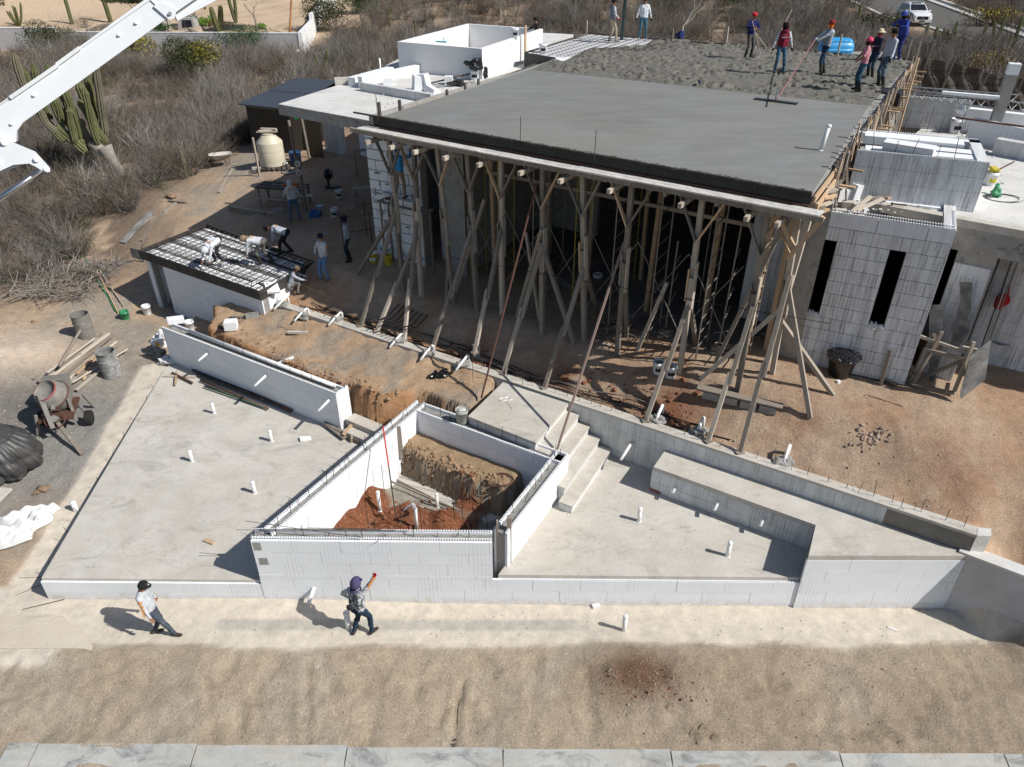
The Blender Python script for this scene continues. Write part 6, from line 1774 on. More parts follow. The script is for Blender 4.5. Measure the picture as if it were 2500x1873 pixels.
for px,py,h,n,lab in((2300,145,2.2,4,"cluster of dark cactus stems behind the shade net, tallest of them"),(2265,143,1.8,2,"pair of dark cactus stems right of the slab corner"),(2252,112,1.2,1,"short dark cactus beyond the slab corner"),(2420,135,2.4,2,"dark leaning cactus pair near the road on the right"),(2460,150,2.6,1,"single dark cactus near the right picture border"),(2445,165,1.8,1,"shorter dark cactus just behind the net on the right"),(2388,130,1.6,1,"dark cactus stub between net and road"),(1945,50,2.6,1,"dark column cactus standing in the scrub above the hooded man"),(1965,30,4.0,1,"tallest dark trunk standing in the scrub near the top border"),(2083,95,2.3,1,"dark column cactus beyond the blue tank"),(1015,85,2.6,1,"dark column cactus left of the white enclosure"),(950,45,1.9,1,"slim cactus in the scrub above the white enclosure's corner"),(790,185,1.6,2,"small cactus pair in the scrub left of the enclosure"),(1690,75,1.8,1,"thin dark cactus right of the bare white tree")):
 small_cactus(px,py,4.0 if py<200 and px>900 else 2.6,h,.13,n,lab,spread=.5)
def bare_tree(px,py,z,h,label,seed,mat=M_white_twig,r=.09,name="bare_tree",spread=1.0,levels=4):
 q=W(px,py,z);q=V(q.x,q.y,gz(q.x,q.y));t=thing(name,label,"tree",tuple(q));R_=random.Random(seed);mb=MB();mt=MB()
 def grow(p,d,ln,rr,lev,tgt):
  for k in range(4):
   d=(d+Vector((R_.uniform(-.28,.28),R_.uniform(-.28,.28),R_.uniform(-.1,.22)))).normalized();q_=p+d*ln/4;tgt.tube(p,q_,rr,rr*.86,5,cap=False);rr*=.86;p=q_
  if lev>0:
   for _ in range(R_.choice((2,3))):
    dd=(d+Vector((R_.uniform(-1,1)*spread,R_.uniform(-1,1)*spread,R_.uniform(-.2,.6)))).normalized();grow(p,dd,ln*R_.uniform(.55,.8),rr*.75,lev-1,mb)
 grow(q,Vector((.1,0,1)),h*.4,r,levels,mt)
 mt.build("trunk",mat,t);
 if mb.v:mb.build("branches",mat,t)
 return t,q
bare_tree(1655,118,4.0,5.2,"bare white-barked tree rising just behind the slab's back edge",5)
for k,(px,py,h,lab)in enumerate(((690,275,2.0,"pale bare shrub tree left of the dark shed"),(480,330,2.2,"pale bare branching shrub in the scrub right of the cactus"),(370,360,1.9,"pale leafless shrub beside the cactus trunk"),(860,110,3.0,"bare grey tree above the dark shed"),(1230,45,3.2,"bare grey tree behind the white enclosure"),(2320,235,2.6,"bare crooked pale tree behind the shade net"),(2450,215,2.6,"bare forked pale tree behind the net near the column"),(160,300,2.0,"pale bare shrub left of the cactus trunk"),(420,130,2.2,"small bare tree under the yellow-flowered bush"),(1060,130,2.4,"thin bare tree left of the enclosure"),(100,490,1.6,"pale bare bush under the boom's lower end"),(330,560,1.4,"pale bare bush beside the planks on the slope"))):
 bare_tree(px,py,2.6 if px<800 else 4.2,h,lab,40+k,M_twig if k%2 else M_white_twig,.05,spread=1.3,levels=4)
q=G(215,690,1.2);q=Vector(q);R_=random.Random(77)
def branchpile(px,py,z,r,n,lab,seed):
 q=W(px,py,z);q=V(q.x,q.y,gz(q.x,q.y));R_=random.Random(seed);mb=MB()
 for i in range(n):
  p=q+V(R_.uniform(-r,r),R_.uniform(-r,r)*.7,R_.uniform(0,.35));d=Vector((R_.uniform(-1,1),R_.uniform(-1,1),R_.uniform(-.1,.5))).normalized()
  for k in range(4):
   d=(d+Vector((R_.uniform(-.4,.4),R_.uniform(-.4,.4),R_.uniform(-.25,.2)))).normalized();e=p+d*R_.uniform(.12,.3);mb.tube(p,e,.014-.002*k,.012-.002*k,3,cap=False);p=e
 o=mb.build("brush_pile",M_twig,None,org=q);tag(o,lab,"brush pile");return o
branchpile(140,700,1.1,1.4,420,"big pile of cut grey branches left of the standing drum",3);branchpile(215,655,1.3,1.0,260,"loose grey branches heaped against the slope behind the green bucket",4);branchpile(60,650,1.3,1.5,320,"dead branches tipped at the foot of the scrub slope at far left",6)
nw=thing("neighbour_wall","long grey rendered garden wall with a step in its top crossing the upper left","wall",tuple(W(400,131,2.5)))
n0,n1,n2,n3=W(-900,122,2.6),W(148,128,2.5),W(770,133,2.5),None
zt_hi=up_to(W(60,126,2.5),66);zt_lo=up_to(W(450,130,2.5),79)
mb=MB();p0,p1,p2=W(-900,126,2.5),W(150,128,2.5),W(742,132,2.5)
mb=MB();mb.prism([xy(p0),xy(p1),(p1.x,p1.y+.25),(p0.x,p0.y+.25)],1.5,zt_hi-.06);mb.build("rendered_face",M_greyplaster,nw)
mb=MB();mb.prism([xy(p1),xy(p2),(p2.x,p2.y+.25),(p1.x,p1.y+.25)],1.5,zt_lo-.06);mb.build("rendered_face",M_greyplaster,nw)
mb=MB();mb.prism([(p0.x,p0.y-.02),(p1.x,p1.y-.02),(p1.x,p1.y+.3),(p0.x,p0.y+.3)],zt_hi-.06,zt_hi);mb.build("cap",M_plaster,nw)
mb=MB();mb.prism([(p1.x,p1.y-.02),(p2.x,p2.y-.02),(p2.x,p2.y+.3),(p1.x,p1.y+.3)],zt_lo-.06,zt_lo);mb.build("cap",M_plaster,nw)
for px,py in((528,128),(728,128)):
 p=W(px,py,2.9);mb=MB();mb.tube((p.x,p.y-.35,p.z+.05),(p.x,p.y+.1,p.z+.1),.14,n=10);mb.build("drain_spout",M_pvc,nw)
sw=thing("side_garden_wall","white rendered side wall climbing in steps to the top border from the neighbour wall corner","wall",tuple(p2))
e=W(806,20,3.6);dirw=(V(e.x,e.y,0)-V(p2.x,p2.y,0));Lw=dirw.length;dirw.normalize()
nrm_=V(dirw.y,-dirw.x,0)
for k in range(4):
 a=V(p2.x,p2.y,0)+dirw*(Lw*k/3.0);b_=a+dirw*(Lw/3.0-.02);zt=zt_lo+.05+.55*k
 mb=MB();mb.prism([xy(a),xy(b_),xy(b_-nrm_*.3),xy(a-nrm_*.3)],1.5,zt);mb.build("wall_bay",M_plaster,sw)
def crown_tree(px,py,z,h,R_xyz,n,size,mat,label,seed,trunk=M_twig,r=.14):
 q=W(px,py,z);q=V(q.x,q.y,gz(q.x,q.y));t,q=bare_tree(px,py,z,h,label,seed,trunk,r,"garden_tree",spread=.8,levels=2)
 mb=leaf_mesh(seed,R_xyz,n,size,lift=.0);mm=MB();mm.add([Vector(v)+q+V(0,0,h*.85)for v in mb.v],mb.f);mm.build("crown",mat,t);return t
crown_tree(625,62,3.6,3.4,(2.9,2.4,2.0),5200,.11,M_leafg,"dense dark green tree in the neighbour's sand garden",61)
crown_tree(330,50,3.8,3.0,(3.0,2.4,1.8),4200,.10,M_leafd,"olive tree just above the boom in the neighbour's garden",62)
crown_tree(480,50,3.8,2.6,(2.2,1.8,1.4),2400,.09,M_leafd,"smaller olive tree below the boom tip in the neighbour's garden",63)
crown_tree(-10,60,3.6,2.6,(2.4,2.0,1.8),2600,.10,M_leafd,"dark green tree cut by the left picture border",64)
bare_tree(705,70,3.4,5.5,"tree with peeling orange trunk and bare branches at the neighbour's right corner",70,mat_plain("orange_bark",(.42,.20,.09),.8,.2),.16,"bare_tree",.7,3)
t_,q_=bare_tree(410,72,3.2,2.4,"dark crooked trunk in front of the low grey structures",71,M_twigb,.10,levels=3)
bush(540,70,3.2,(1.9,.9,.5),700,.06,(mat_plain("pink_flower",(.35,.03,.08),.7,.2,var=.4),),"low bed of dark pink flowers beside the stout cactus","flower_bed",81,False)
bush(400,72,3.2,(1.6,.8,.5),600,.07,(M_leafg,),"low green plants in front of the grey garden structures","flower_bed",82,False)
bush(505,66,3.2,(1.1,.8,.8),600,.10,(mat_plain("bright_leaf",(.16,.28,.04),.7,.2,var=.3),),"bright green leafy plant under the boom tip","leafy_bush",83,False)
bush(636,70,3.2,(.8,.6,.4),300,.08,(mat_plain("bright_leaf2",(.16,.28,.04),.7,.2,var=.3),),"small bright green plant under the dense garden tree","leafy_bush",84,False)
bush(205,50,3.6,(1.5,1.2,.8),500,.04,(M_leafb,),"rounded dry brown shrub between the two tall cacti on the sand","dry_shrub",85)
gh=thing("garden_structure","pair of low grey concrete garden boxes with sloping sides and dark openings","garden structure",tuple(W(450,68,3.3)))
for px,w_ in((385,1.6),(455,1.9)):
 p=W(px,68,3.3);z0=gz(p.x,p.y);mb=MB()
 mb.add([(p.x-w_/2,p.y,z0),(p.x+w_/2,p.y,z0),(p.x+w_/2,p.y+1.6,z0),(p.x-w_/2,p.y+1.6,z0),(p.x-w_*.35,p.y+.2,z0+1.1),(p.x+w_*.4,p.y+.2,z0+1.1),(p.x+w_*.4,p.y+1.5,z0+1.2),(p.x-w_*.35,p.y+1.5,z0+1.2)],[(0,3,2,1),(4,5,6,7),(0,1,5,4),(1,2,6,5),(2,3,7,6),(3,0,4,7)]);mb.build("concrete_body",M_concwall,gh)
 mb=MB();mb.add([(p.x-w_*.25,p.y+.03,z0+.2),(p.x+w_*.34,p.y+.03,z0+.2),(p.x+w_*.3,p.y+.16,z0+.9),(p.x-w_*.2,p.y+.16,z0+.9),(p.x-w_*.25,p.y+.3,z0+.2),(p.x+w_*.34,p.y+.3,z0+.2),(p.x+w_*.3,p.y+.3,z0+.9),(p.x-w_*.2,p.y+.3,z0+.9)],[(0,1,2,3),(4,7,6,5),(0,4,5,1),(3,2,6,7),(0,3,7,4),(1,5,6,2)]);mb.build("dark_opening",M_black,gh)
p=W(480,74,3.2);mb=MB();mb.blob((p.x,p.y,gz(p.x,p.y)+.15),(.8,.5,.35),3,.2,2);tag(mb.build("boulder",M_stone,None,True,org=p),"pale rounded boulder in front of the grey garden boxes","rock")
#  people
def cap_mesh(vs,fs,p0,p1,r0,r1,n=10,rings=4):
 p0=Vector(p0);p1=Vector(p1);d=p1-p0;L_=d.length
 if L_<1e-5:d=Vector((0,0,1));L_=1e-5
 d=d.normalized();a=d.orthogonal().normalized();b=d.cross(a);base=len(vs)
 prof=[]
 for i in range(rings+1):
  t=math.pi/2*(1-i/rings);prof.append((r0*math.cos(t),-r0*math.sin(t)))
 for i in range(rings+1):
  t=math.pi/2*i/rings;prof.append((r1*math.cos(t),L_+r1*math.sin(t)))
 prof[0]=(r0*.02,-r0);prof[-1]=(r1*.02,L_+r1)
 for r,z in prof:
  for k in range(n):
   t=2*math.pi*k/n;vs.append(p0+d*z+a*(r*math.cos(t))+b*(r*math.sin(t)))
 m=len(prof)
 for j in range(m-1):
  for k in range(n):fs.append((base+j*n+k,base+j*n+(k+1)%n,base+(j+1)*n+(k+1)%n,base+(j+1)*n+k))
 fs.append(tuple(base+k for k in reversed(range(n))));fs.append(tuple(base+(m-1)*n+k for k in range(n)))
def ik(a,b,l1,l2,pole):
 a=Vector(a);b=Vector(b);d=b-a;D=min(d.length,(l1+l2)*.999);dn=d.normalized()if d.length>1e-6 else Vector((0,0,-1))
 x=(l1*l1-l2*l2+D*D)/(2*D);h=math.sqrt(max(l1*l1-x*x,0));p=Vector(pole);p=(p-dn*p.dot(dn))
 p=p.normalized()if p.length>1e-4 else Vector((0,1,0))
 return a+dn*x+p*h,a+dn*D
DG_=bpy.context
_cloth={}
def cloth(c,nm="cloth"):
 k=tuple(round(x,3)for x in c)
 if k not in _cloth:
  m,nt,b=nodes_of(nm,.9,.1)
  f=ramp(nt,noise(nt,7,4,.7),[(.3,.78),(.7,1.12)]);col=mixc(nt,1.0,c,f,'MULTIPLY')
  d=ramp(nt,noise(nt,3.5,5,.8),[(.56,0),(.72,1)]);col=mixc(nt,math_(nt,'MULTIPLY',d,.3),col,(.33,.31,.28))
  L(nt,col,b.inputs["Base Color"]);bump(nt,b,noise(nt,9,3,.6,dist=1.0),.6,.03);_cloth[k]=m
 return _cloth[k]
M_skin=mat_plain("skin_brown",(.26,.13,.075),.55,.35,var=.06)
M_hair=mat_plain("black_hair",(.015,.012,.01),.6,.3)
M_eye=mat_plain("eye_dark",(.02,.015,.012),.3,.5)
GREY=(.50,.52,.55);WHITE=(.62,.64,.68);JEAN=(.045,.075,.12);LJEAN=(.12,.22,.36);DARK=(.03,.032,.036);KHAKI=(.30,.25,.18);BOOT=(.035,.03,.027)
def person(loc,yaw,label,H=1.70,shirt=GREY,pants=JEAN,boots=BOOT,glove=None,sleeve=None,vest=None,pel=(0,0,.93),lean=(0,0),twist=0.0,feet=((-.11,.02,0),(.12,.02,0)),hands=((-.27,.06,.84),(.27,.06,.84)),head=(0,0),hat=None,hatc=(.03,.03,.03),hood=None,kneepole=(0,1,.1),elbows=((-.6,-1,0),(.6,-1,0)),vox=.024,shortsleeve=False,tallboots=False,belly=0.0,mask=None,straps=False,toes=None):
 k=H/1.72
 t=thing("person",label,"person",tuple(loc))
 Rz=Matrix.Rotation(yaw-math.pi/2,3,'Z')
 pelv=Vector(pel)
 fw,sd=lean
 up=Vector((math.sin(sd),math.sin(fw)*math.cos(sd),math.cos(fw)*math.cos(sd))).normalized()
 fwd=Vector((0,math.cos(fw),-math.sin(fw)));
 rt=fwd.cross(up).normalized();
 if twist:q_=Quaternion(up,twist);rt=q_@rt;fwd=q_@fwd
 waist=pelv+up*.14;chest=pelv+up*.34+fwd*.015;neck=pelv+up*.52;
 shL=neck-up*.055-rt*.165;shR=neck-up*.055+rt*.165
 hp,hy=head
 hup=(Quaternion(rt,-hp)@up).normalized();hf=(Quaternion(up,hy)@fwd);hf=(hf-hup*hf.dot(hup)).normalized()
 hc=neck+hup*.155+hf*.02
 tags=[];vs=[];fs=[]
 def cp(p0,p1,r0,r1,tg):cap_mesh(vs,fs,p0,p1,r0,r1);tags.append((Vector(p0),Vector(p1),r0,r1,tg))
 S_,P_,B_,K_,G_,V_,SL=0,1,2,3,4,5,6
 hpL=pelv-rt*.085;hpR=pelv+rt*.085
 vt=V_ if vest else S_
 cp(hpL+up*.04,shL+rt*.06-up*.04,.105+belly,.098,vt);cp(hpR+up*.04,shR-rt*.06-up*.04,.105+belly,.098,vt)
 cp(pelv+up*.05+fwd*(.02+belly),chest,.11+belly,.115,vt);cp(shL+rt*.03,shR-rt*.03,.072,.072,vt)
 cp(hpL-up*.03,hpR-up*.03,.112,.112,P_)
 cp(neck-up*.02,neck+hup*.07,.055,.052,K_ if not hood else 7)
 cp(hc-hup*.045+hf*.012,hc+hup*.035-hf*.012,.078,.090,K_)
 cp(hc-hup*.07+hf*.05,hc-hup*.075+hf*.052,.040,.038,K_)
 cp(hc-hup*.02+hf*.088,hc-hup*.035+hf*.100,.012,.016,K_)
 for s_ in(-1,1):cp(hc+rt*.088*s_-hup*.015,hc+rt*.092*s_-hup*.03,.016,.014,K_)
 slv=SL if sleeve else S_
 wr=[]
 for s_,sh,hd,el in((-1,shL,hands[0],elbows[0]),(1,shR,hands[1],elbows[1])):
  e,w_=ik(sh,Vector(hd),.275,.25,el);wr.append((e,w_))
  cp(sh,e,.062,.050,slv);cp(e,w_-(w_-e).normalized()*.02,.048,.036,K_ if shortsleeve else slv)
  d=(w_-e).normalized();cp(w_,w_+d*.055,.034,.036,G_ if glove else K_)
 for s_,hpp,ft in((-1,hpL,feet[0]),(1,hpR,feet[1])):
  an=Vector(ft)+Vector((0,0,.09));kn,an=ik(hpp-Vector((0,0,.02)),an,.43,.42,kneepole)
  cp(hpp,kn,.095,.066,P_);cp(kn,kn.lerp(an,.35),.063,.066,P_);cp(kn.lerp(an,.35),an,.064,.046,B_ if tallboots else P_)
  if tallboots:cp(kn.lerp(an,.4),an,.068,.058,B_)
  td=(toes[0 if s_<0 else 1]if toes else(s_*.25,1,0));td=Vector(td).normalized()
  cp(an-Vector((0,0,.045))-td*.05,an+td*.15-Vector((0,0,.052)),.045,.040,B_)
 me=bpy.data.meshes.new("tmp");me.from_pydata([tuple(v)for v in vs],[],fs)
 ob=bpy.data.objects.new("tmp",me);C.objects.link(ob)
 md=ob.modifiers.new("r",'REMESH');md.mode='VOXEL';md.voxel_size=vox;md.use_smooth_shade=True
 m2=ob.modifiers.new("s",'SMOOTH');m2.factor=.6;m2.iterations=2
 dg=bpy.context.evaluated_depsgraph_get();dg.update()
 out=bpy.data.meshes.new_from_object(ob.evaluated_get(dg));bpy.data.objects.remove(ob)
 nv=len(out.vertices);co=np.empty(nv*3);out.vertices.foreach_get("co",co);co=co.reshape(-1,3)
 best=np.full(nv,1e9);tg=np.zeros(nv,int)
 for p0,p1,r0,r1,g in tags:
  a=np.array(p0);b=np.array(p1);d=b-a;L2=max((d*d).sum(),1e-9);u=np.clip(((co-a)@d)/L2,0,1);dist=np.linalg.norm(co-a-u[:,None]*d,axis=1)-(r0+(r1-r0)*u)
  if g==P_:dist=dist+.0
  m=dist<best;best=np.where(m,dist,best);tg=np.where(m,g,tg)
 rel=co-np.array(hc);hr=(np.linalg.norm(rel,axis=1)<.13)&(((rel@np.array(hf))<.0)|((rel@np.array(hup))>.055))&((rel@np.array(hup))>-.05)&(tg==K_)
 tg=np.where(hr,8,tg)
 np_=len(out.polygons);ls=np.empty(np_,int);out.polygons.foreach_get("loop_start",ls);vi=np.empty(len(out.loops),int);out.loops.foreach_get("vertex_index",vi)
 mi=tg[vi[ls]]
 nrm=np.empty(nv*3);out.vertices.foreach_get("normal",nrm);nrm=nrm.reshape(-1,3)
 wob=(np.sin(co[:,2]*42+co[:,0]*17+3*np.sin(co[:,1]*21))*.004+(vnoise(co[:,0]*18+5,co[:,2]*22+co[:,1]*9)-.5)*.014)*np.isin(tg,(S_,P_,V_,SL))
 co=co+nrm*wob[:,None]
 fv=[tuple(v)for v in co];
 polys=[tuple(vi[ls[i]:ls[i]+4])if(i+1>=np_ or ls[i+1]-ls[i]==4)else tuple(vi[ls[i]:ls[i+1]])for i in range(np_)]
 mats_i=list(mi)
 for(e,w_),s_ in zip(wr,(-1,1)):
  d=(w_-e).normalized();side=d.orthogonal();side=(rt-d*rt.dot(d)).normalized()if abs(rt.dot(d))<.95 else side.normalized();nn=d.cross(side).normalized()
  palm=w_+d*.06
  for j,(o_,ln)in enumerate(((-.027,.055),(-.009,.066),(.009,.062),(.027,.05))):
   a=palm+side*o_;b=a+(d+nn*.35*-s_).normalized()*ln*.55;c=b+(d+nn*1.0*-s_).normalized()*ln*.55
   for q0,q1 in((a,b),(b,c)):
    v_,f_=[],[];cap_mesh(v_,f_,q0,q1,.0105,.009,6,2);n0=len(fv);fv+=[tuple(x)for x in v_];polys+=[tuple(i+n0 for i in f)for f in f_];mats_i+=[G_ if glove else K_]*len(f_)
  a=w_+d*.02+side*(-.03*s_);b=a+(d*.7+side*(-.8*s_)).normalized()*.05
  v_,f_=[],[];cap_mesh(v_,f_,a,b,.0125,.010,6,2);n0=len(fv);fv+=[tuple(x)for x in v_];polys+=[tuple(i+n0 for i in f)for f in f_];mats_i+=[G_ if glove else K_]*len(f_)
 body=bpy.data.meshes.new("body")
 T=lambda v:Rz@(Vector(v)*k)
 body.from_pydata([tuple(T(v))for v in fv],[],polys)
 for m_ in(cloth(shirt),cloth(pants),cloth(boots),M_skin,cloth(glove)if glove else M_skin,cloth(vest)if vest else cloth(shirt),cloth(sleeve)if sleeve else cloth(shirt),cloth(hood)if hood else M_skin,M_hair):body.materials.append(m_)
 body.polygons.foreach_set("material_index",mats_i);body.polygons.foreach_set("use_smooth",[True]*len(polys));body.update()
 bo=bpy.data.objects.new("body",body);C.objects.link(bo);bo.parent=t;ORG[bo.name]=Vector(loc)
 bpy.data.meshes.remove(out)
 loc=Vector(loc)
 def child(mb,name,mat,smooth=True):
  mm=MB();mm.add([T(v)+loc for v in mb.v],mb.f);mm.m=mb.m;return mm.build(name,mat,t,smooth)
 for s_ in(-1,1):
  mb=MB();mb.blob(hc+hf*.078+rt*.032*s_+hup*.012,.010,1,0,0);child(mb,"eye",M_eye)
 MH=Matrix((rt,hf,hup)).transposed()
 if hat in("cap","hoodcap"):
  mb=MB();mb.lathe([(.104,-.01),(.108,.03),(.100,.075),(.070,.11),(.02,.125)],tuple(hc+hup*.015),14,MH)
  pts=[]
  for i in range(9):
   a=math.pi*(i/8);pts.append((.088*math.cos(a),.075+.095*math.sin(a)**.8,.0))
  vs_=[MH@Vector((x,y,.012-.02*(y-.075)))+hc+hup*.02 for x,y,z in pts]+[MH@Vector((x,y,.022-.02*(y-.075)))+hc+hup*.02 for x,y,z in pts]
  n=9;mb.add(vs_,[tuple(range(n)),tuple(reversed(range(n,2*n)))]+[(i,n+i,n+(i+1)%n,(i+1)%n)for i in range(n)]);child(mb,"cap",cloth(hatc))
 elif hat=="brim":
  mb=MB();mb.lathe([(.19,-.005),(.185,.012),(.112,.012),(.108,.06),(.09,.11),(.02,.125)],tuple(hc+hup*.03),18,MH);child(mb,"straw_hat",cloth(hatc))
 elif hat=="beanie":
  mb=MB();mb.lathe([(.103,-.03),(.106,.03),(.095,.08),(.06,.115),(.01,.125)],tuple(hc+hup*.015),14,MH);child(mb,"knit_cap",cloth(hatc))
 if hood:
  mb=MB();vs0,fs0=ico(2);c_=hc-hf*.03
  keep={};vv=[]
  for i,v in enumerate(vs0):
   p=Vector((v.x*.122,v.y*.135,v.z*.148));vv.append(MH@p+c_)
  ff=[f for f in fs0 if sum(vs0[i].y for i in f)/3<.62 or sum(vs0[i].z for i in f)/3>.72]
  mb.add(vv,ff);
  mb.lathe([(.115,-.09),(.13,-.05),(.11,0)],tuple(neck+hup*.05),12,Matrix((rt,fwd,up)).transposed(),False,False);child(mb,"hood",cloth(hood))
 if mask:
  mb=MB();mb.lathe([(.060,-.13),(.088,-.08),(.096,-.03),(.094,-.005)],tuple(hc+hf*.008),12,MH,False,False);child(mb,"face_cloth",cloth(mask))
 if straps:
  for s_ in(-1,1):
   mb=MB();mb.path([shR*.5+shL*.5+rt*.09*s_+up*.085,chest+rt*.11*s_+fwd*.125,waist+rt*.1*s_+fwd*.12,waist-fwd*.115+rt*.1*s_,chest+rt*.1*s_-fwd*.118,shR*.5+shL*.5+rt*.09*s_+up*.085-fwd*.03],.014,5);child(mb,"strap",M_black)
 info=dict(T=T,loc=loc,wr=wr,neck=neck,up=up,fwd=fwd,rt=rt,chest=chest,pelv=pelv,hc=hc,hf=hf,hup=hup,thing=t,shR=shR,shL=shL,k=k,Rz=Rz)
 return info
def text_patch(info,txt,c,n_,u_,size,mat,name="print",width=None):
 """flat lettering: c centre (local), n_ outward normal, u_ reading direction"""
 cu=bpy.data.curves.new(name,'FONT');cu.body=txt;cu.size=size;cu.align_x='CENTER';cu.align_y='CENTER';cu.extrude=.002;cu.offset=.002 if size>.06 else .001
 o=bpy.data.objects.new(name,cu);C.objects.link(o);dg=bpy.context.evaluated_depsgraph_get();dg.update()
 me=bpy.data.meshes.new_from_object(o.evaluated_get(dg));bpy.data.objects.remove(o)
 n_=Vector(n_).normalized();u_=(Vector(u_)-n_*Vector(u_).dot(n_)).normalized();v_=n_.cross(u_)
 M=Matrix((u_,v_,n_)).transposed();me.materials.clear();me.materials.append(mat)
 co=[info['T'](M@v.co+Vector(c))for v in me.vertices]
 for v,q in zip(me.vertices,co):v.co=q
 ob=bpy.data.objects.new(name,me);C.objects.link(ob);ob.parent=info['thing'];return ob
def wloc(info,v):return info['T'](Vector(v))+info['loc']
R_D=math.radians
def hgt(px,py,z,top):return(up_to(W(px,py,z),top)-z)
f=W(392,1549,.0)
A=person(f,R_D(8),"person in grey long-sleeved shirt and black cap looking up on the pale walk",H=1.62,shirt=GREY,pants=(.07,.085,.105),boots=(.07,.065,.055),feet=((-.06,-.12,0),(.10,.36,.0)),pel=(0,-.02,.90),lean=(-.12,-.03),hands=((-.33,.02,.84),(.33,.10,.86)),head=(.55,.1),hat="cap",hatc=(.02,.02,.02),vox=.018,belly=.012)
e,w_=A['wr'][1];sh=A['shR'];d=(w_-e).normalized()
upper=(e-sh).normalized();nrm=A['rt']*1.0-A['up']*.0
text_patch(A,"BUILDING",(sh*.18+e*.82)+A['rt']*.062+Vector((0,0,0)),A['rt'],-Vector((0,0,1)),.105,M_orange,"sleeve_print")
mb=MB();c=A['hc']+A['hup']*.085+A['hf']*.075
text_patch(A,"X",c+A['hf']*.025+A['hup']*.0,(A['hf']+A['hup']*.8),A['rt'],.07,M_pvc,"cap_emblem")
f=W(884,1552,.0)
Bp=person(f,R_D(62),"person in a camouflage vest and purple hood pointing up with a red-gloved hand",H=1.64,shirt=(.36,.38,.42),pants=(.022,.04,.065),boots=(.045,.04,.035),sleeve=GREY,vest=(.20,.21,.22),glove=(.50,.02,.02),feet=((-.20,-.02,0),(.16,.16,0)),pel=(0,0,.90),lean=(.10,-.06),hands=((-.30,.12,.95),(.38,.30,1.86)),head=(.25,.1),hat="hoodcap",hatc=(.05,.04,.13),hood=(.09,.075,.16),mask=(.09,.075,.16),elbows=((-1,-.4,-.3),(1,.2,-.6)),vox=.018,straps=True)
M_camo=bpy.data.materials.new("camouflage");M_camo.use_nodes=True;nt_=M_camo.node_tree
cc=ramp(nt_,noise(nt_,14,2,.5),[(.42,(.08,.085,.09)),(.46,(.30,.31,.33)),(.54,(.30,.31,.33)),(.57,(.55,.57,.60))]);nt_.nodes["Principled BSDF"].inputs["Roughness"].default_value=.9
for n_ in nt_.nodes:
 if n_.type=='VALTORGB':n_.color_ramp.interpolation='CONSTANT'
nt_.links.new(cc,nt_.nodes["Principled BSDF"].inputs["Base Color"])
for ch in Bp['thing'].children:
 if ch.name.startswith("body"):ch.data.materials[5]=M_camo
e,w_=Bp['wr'][1];d=(w_-e).normalized()
side=-(Vector((.7,-.9,0))).normalized();side=Vector((.55,-.8,.1))
text_patch(Bp,"BUILDING",e*.62+w_*.38+side.normalized()*.052,side,-d,.085,M_orange,"sleeve_print")
mb=MB();mb.blob((-.12,-.12,.98),(.07,.05,.08),3,.15,1);mm=MB();mm.add([wloc(Bp,v)for v in mb.v],mb.f);mm.build("belt_pouch",M_blackmat,Bp['thing'],True)
Z_=2.9
D1=person(W(536,641,Z_),R_D(-112),"person in white hood bent double tying bars on the hut roof, leftmost of three",H=1.66,shirt=WHITE,pants=DARK,boots=(.30,.27,.23),hood=WHITE,pel=(0,-.10,.84),lean=(1.75,0),feet=((-.16,0,0),(.16,.0,0)),hands=((-.10,.60,.22),(.16,.62,.24)),head=(.35,0),elbows=((-1,0,.3),(1,0,.3)))
D2=person(W(645,643,Z_),R_D(176),"person with tan hood and khaki trousers bent over the hut roof bars",H=1.64,shirt=WHITE,pants=(.12,.115,.105),boots=BOOT,hood=(.28,.20,.13),pel=(0,-.08,.84),lean=(1.45,0),feet=((-.12,.08,0),(.14,-.28,0)),hands=((-.12,.52,.36),(.16,.46,.32)),head=(.1,0),elbows=((-1,0,.3),(1,0,.3)),tallboots=True)
D3=person(W(703,620,Z_),R_D(186),"person in black trousers bent over at the back right corner of the hut roof",H=1.62,shirt=(.36,.40,.47),pants=(.02,.02,.024),hat="cap",hatc=(.02,.02,.03),pel=(0,-.06,.86),lean=(1.2,0),feet=((-.14,.26,0),(.14,-.12,0)),hands=((-.10,.48,.42),(.16,.40,.36)),head=(.2,0),elbows=((-1,0,.3),(1,0,.3)),tallboots=True)
for P_,c_ in((D2,1),(D3,1),(D1,1)):
 text_patch(P_,"BUILD",P_['chest']-P_['fwd']*.135+P_['up']*.03,-P_['fwd'],P_['rt'],.07,M_orange,"back_print")
g=G(722,714,2.4)
CR=person(g,R_D(15),"person crouching beside the hut's right wall with elbows on knees",H=1.62,shirt=(.38,.41,.46),pants=(.20,.19,.18),hat="cap",hatc=(.16,.12,.09),pel=(0,-.18,.30),lean=(.45,0),feet=((-.18,.08,0),(.18,.08,0)),hands=((-.15,.50,.48),(.18,.48,.50)),head=(.2,0),kneepole=(0,.6,1))
g=G(797,683,2.9)
PJ=person(g,R_D(-128),"person in light blue jeans and pale shirt standing right of the hut",H=1.62,shirt=(.50,.52,.56),pants=(.10,.22,.42),boots=(.16,.12,.10),hat="beanie",hatc=(.02,.025,.05),hands=((-.16,.22,.96),(.18,.20,.98)),elbows=((-1,-.3,0),(1,-.3,0)),lean=(-.04,0),feet=((-.12,0,0),(.14,.12,0)))
e,w_=PJ['wr'][0];text_patch(PJ,"BUILDING",(PJ['shL']*.3+e*.7)-PJ['rt']*.06,-PJ['rt'],(PJ['shL']-e).normalized()*-1,.07,M_orange,"sleeve_print")
g=G(856,638,2.9)
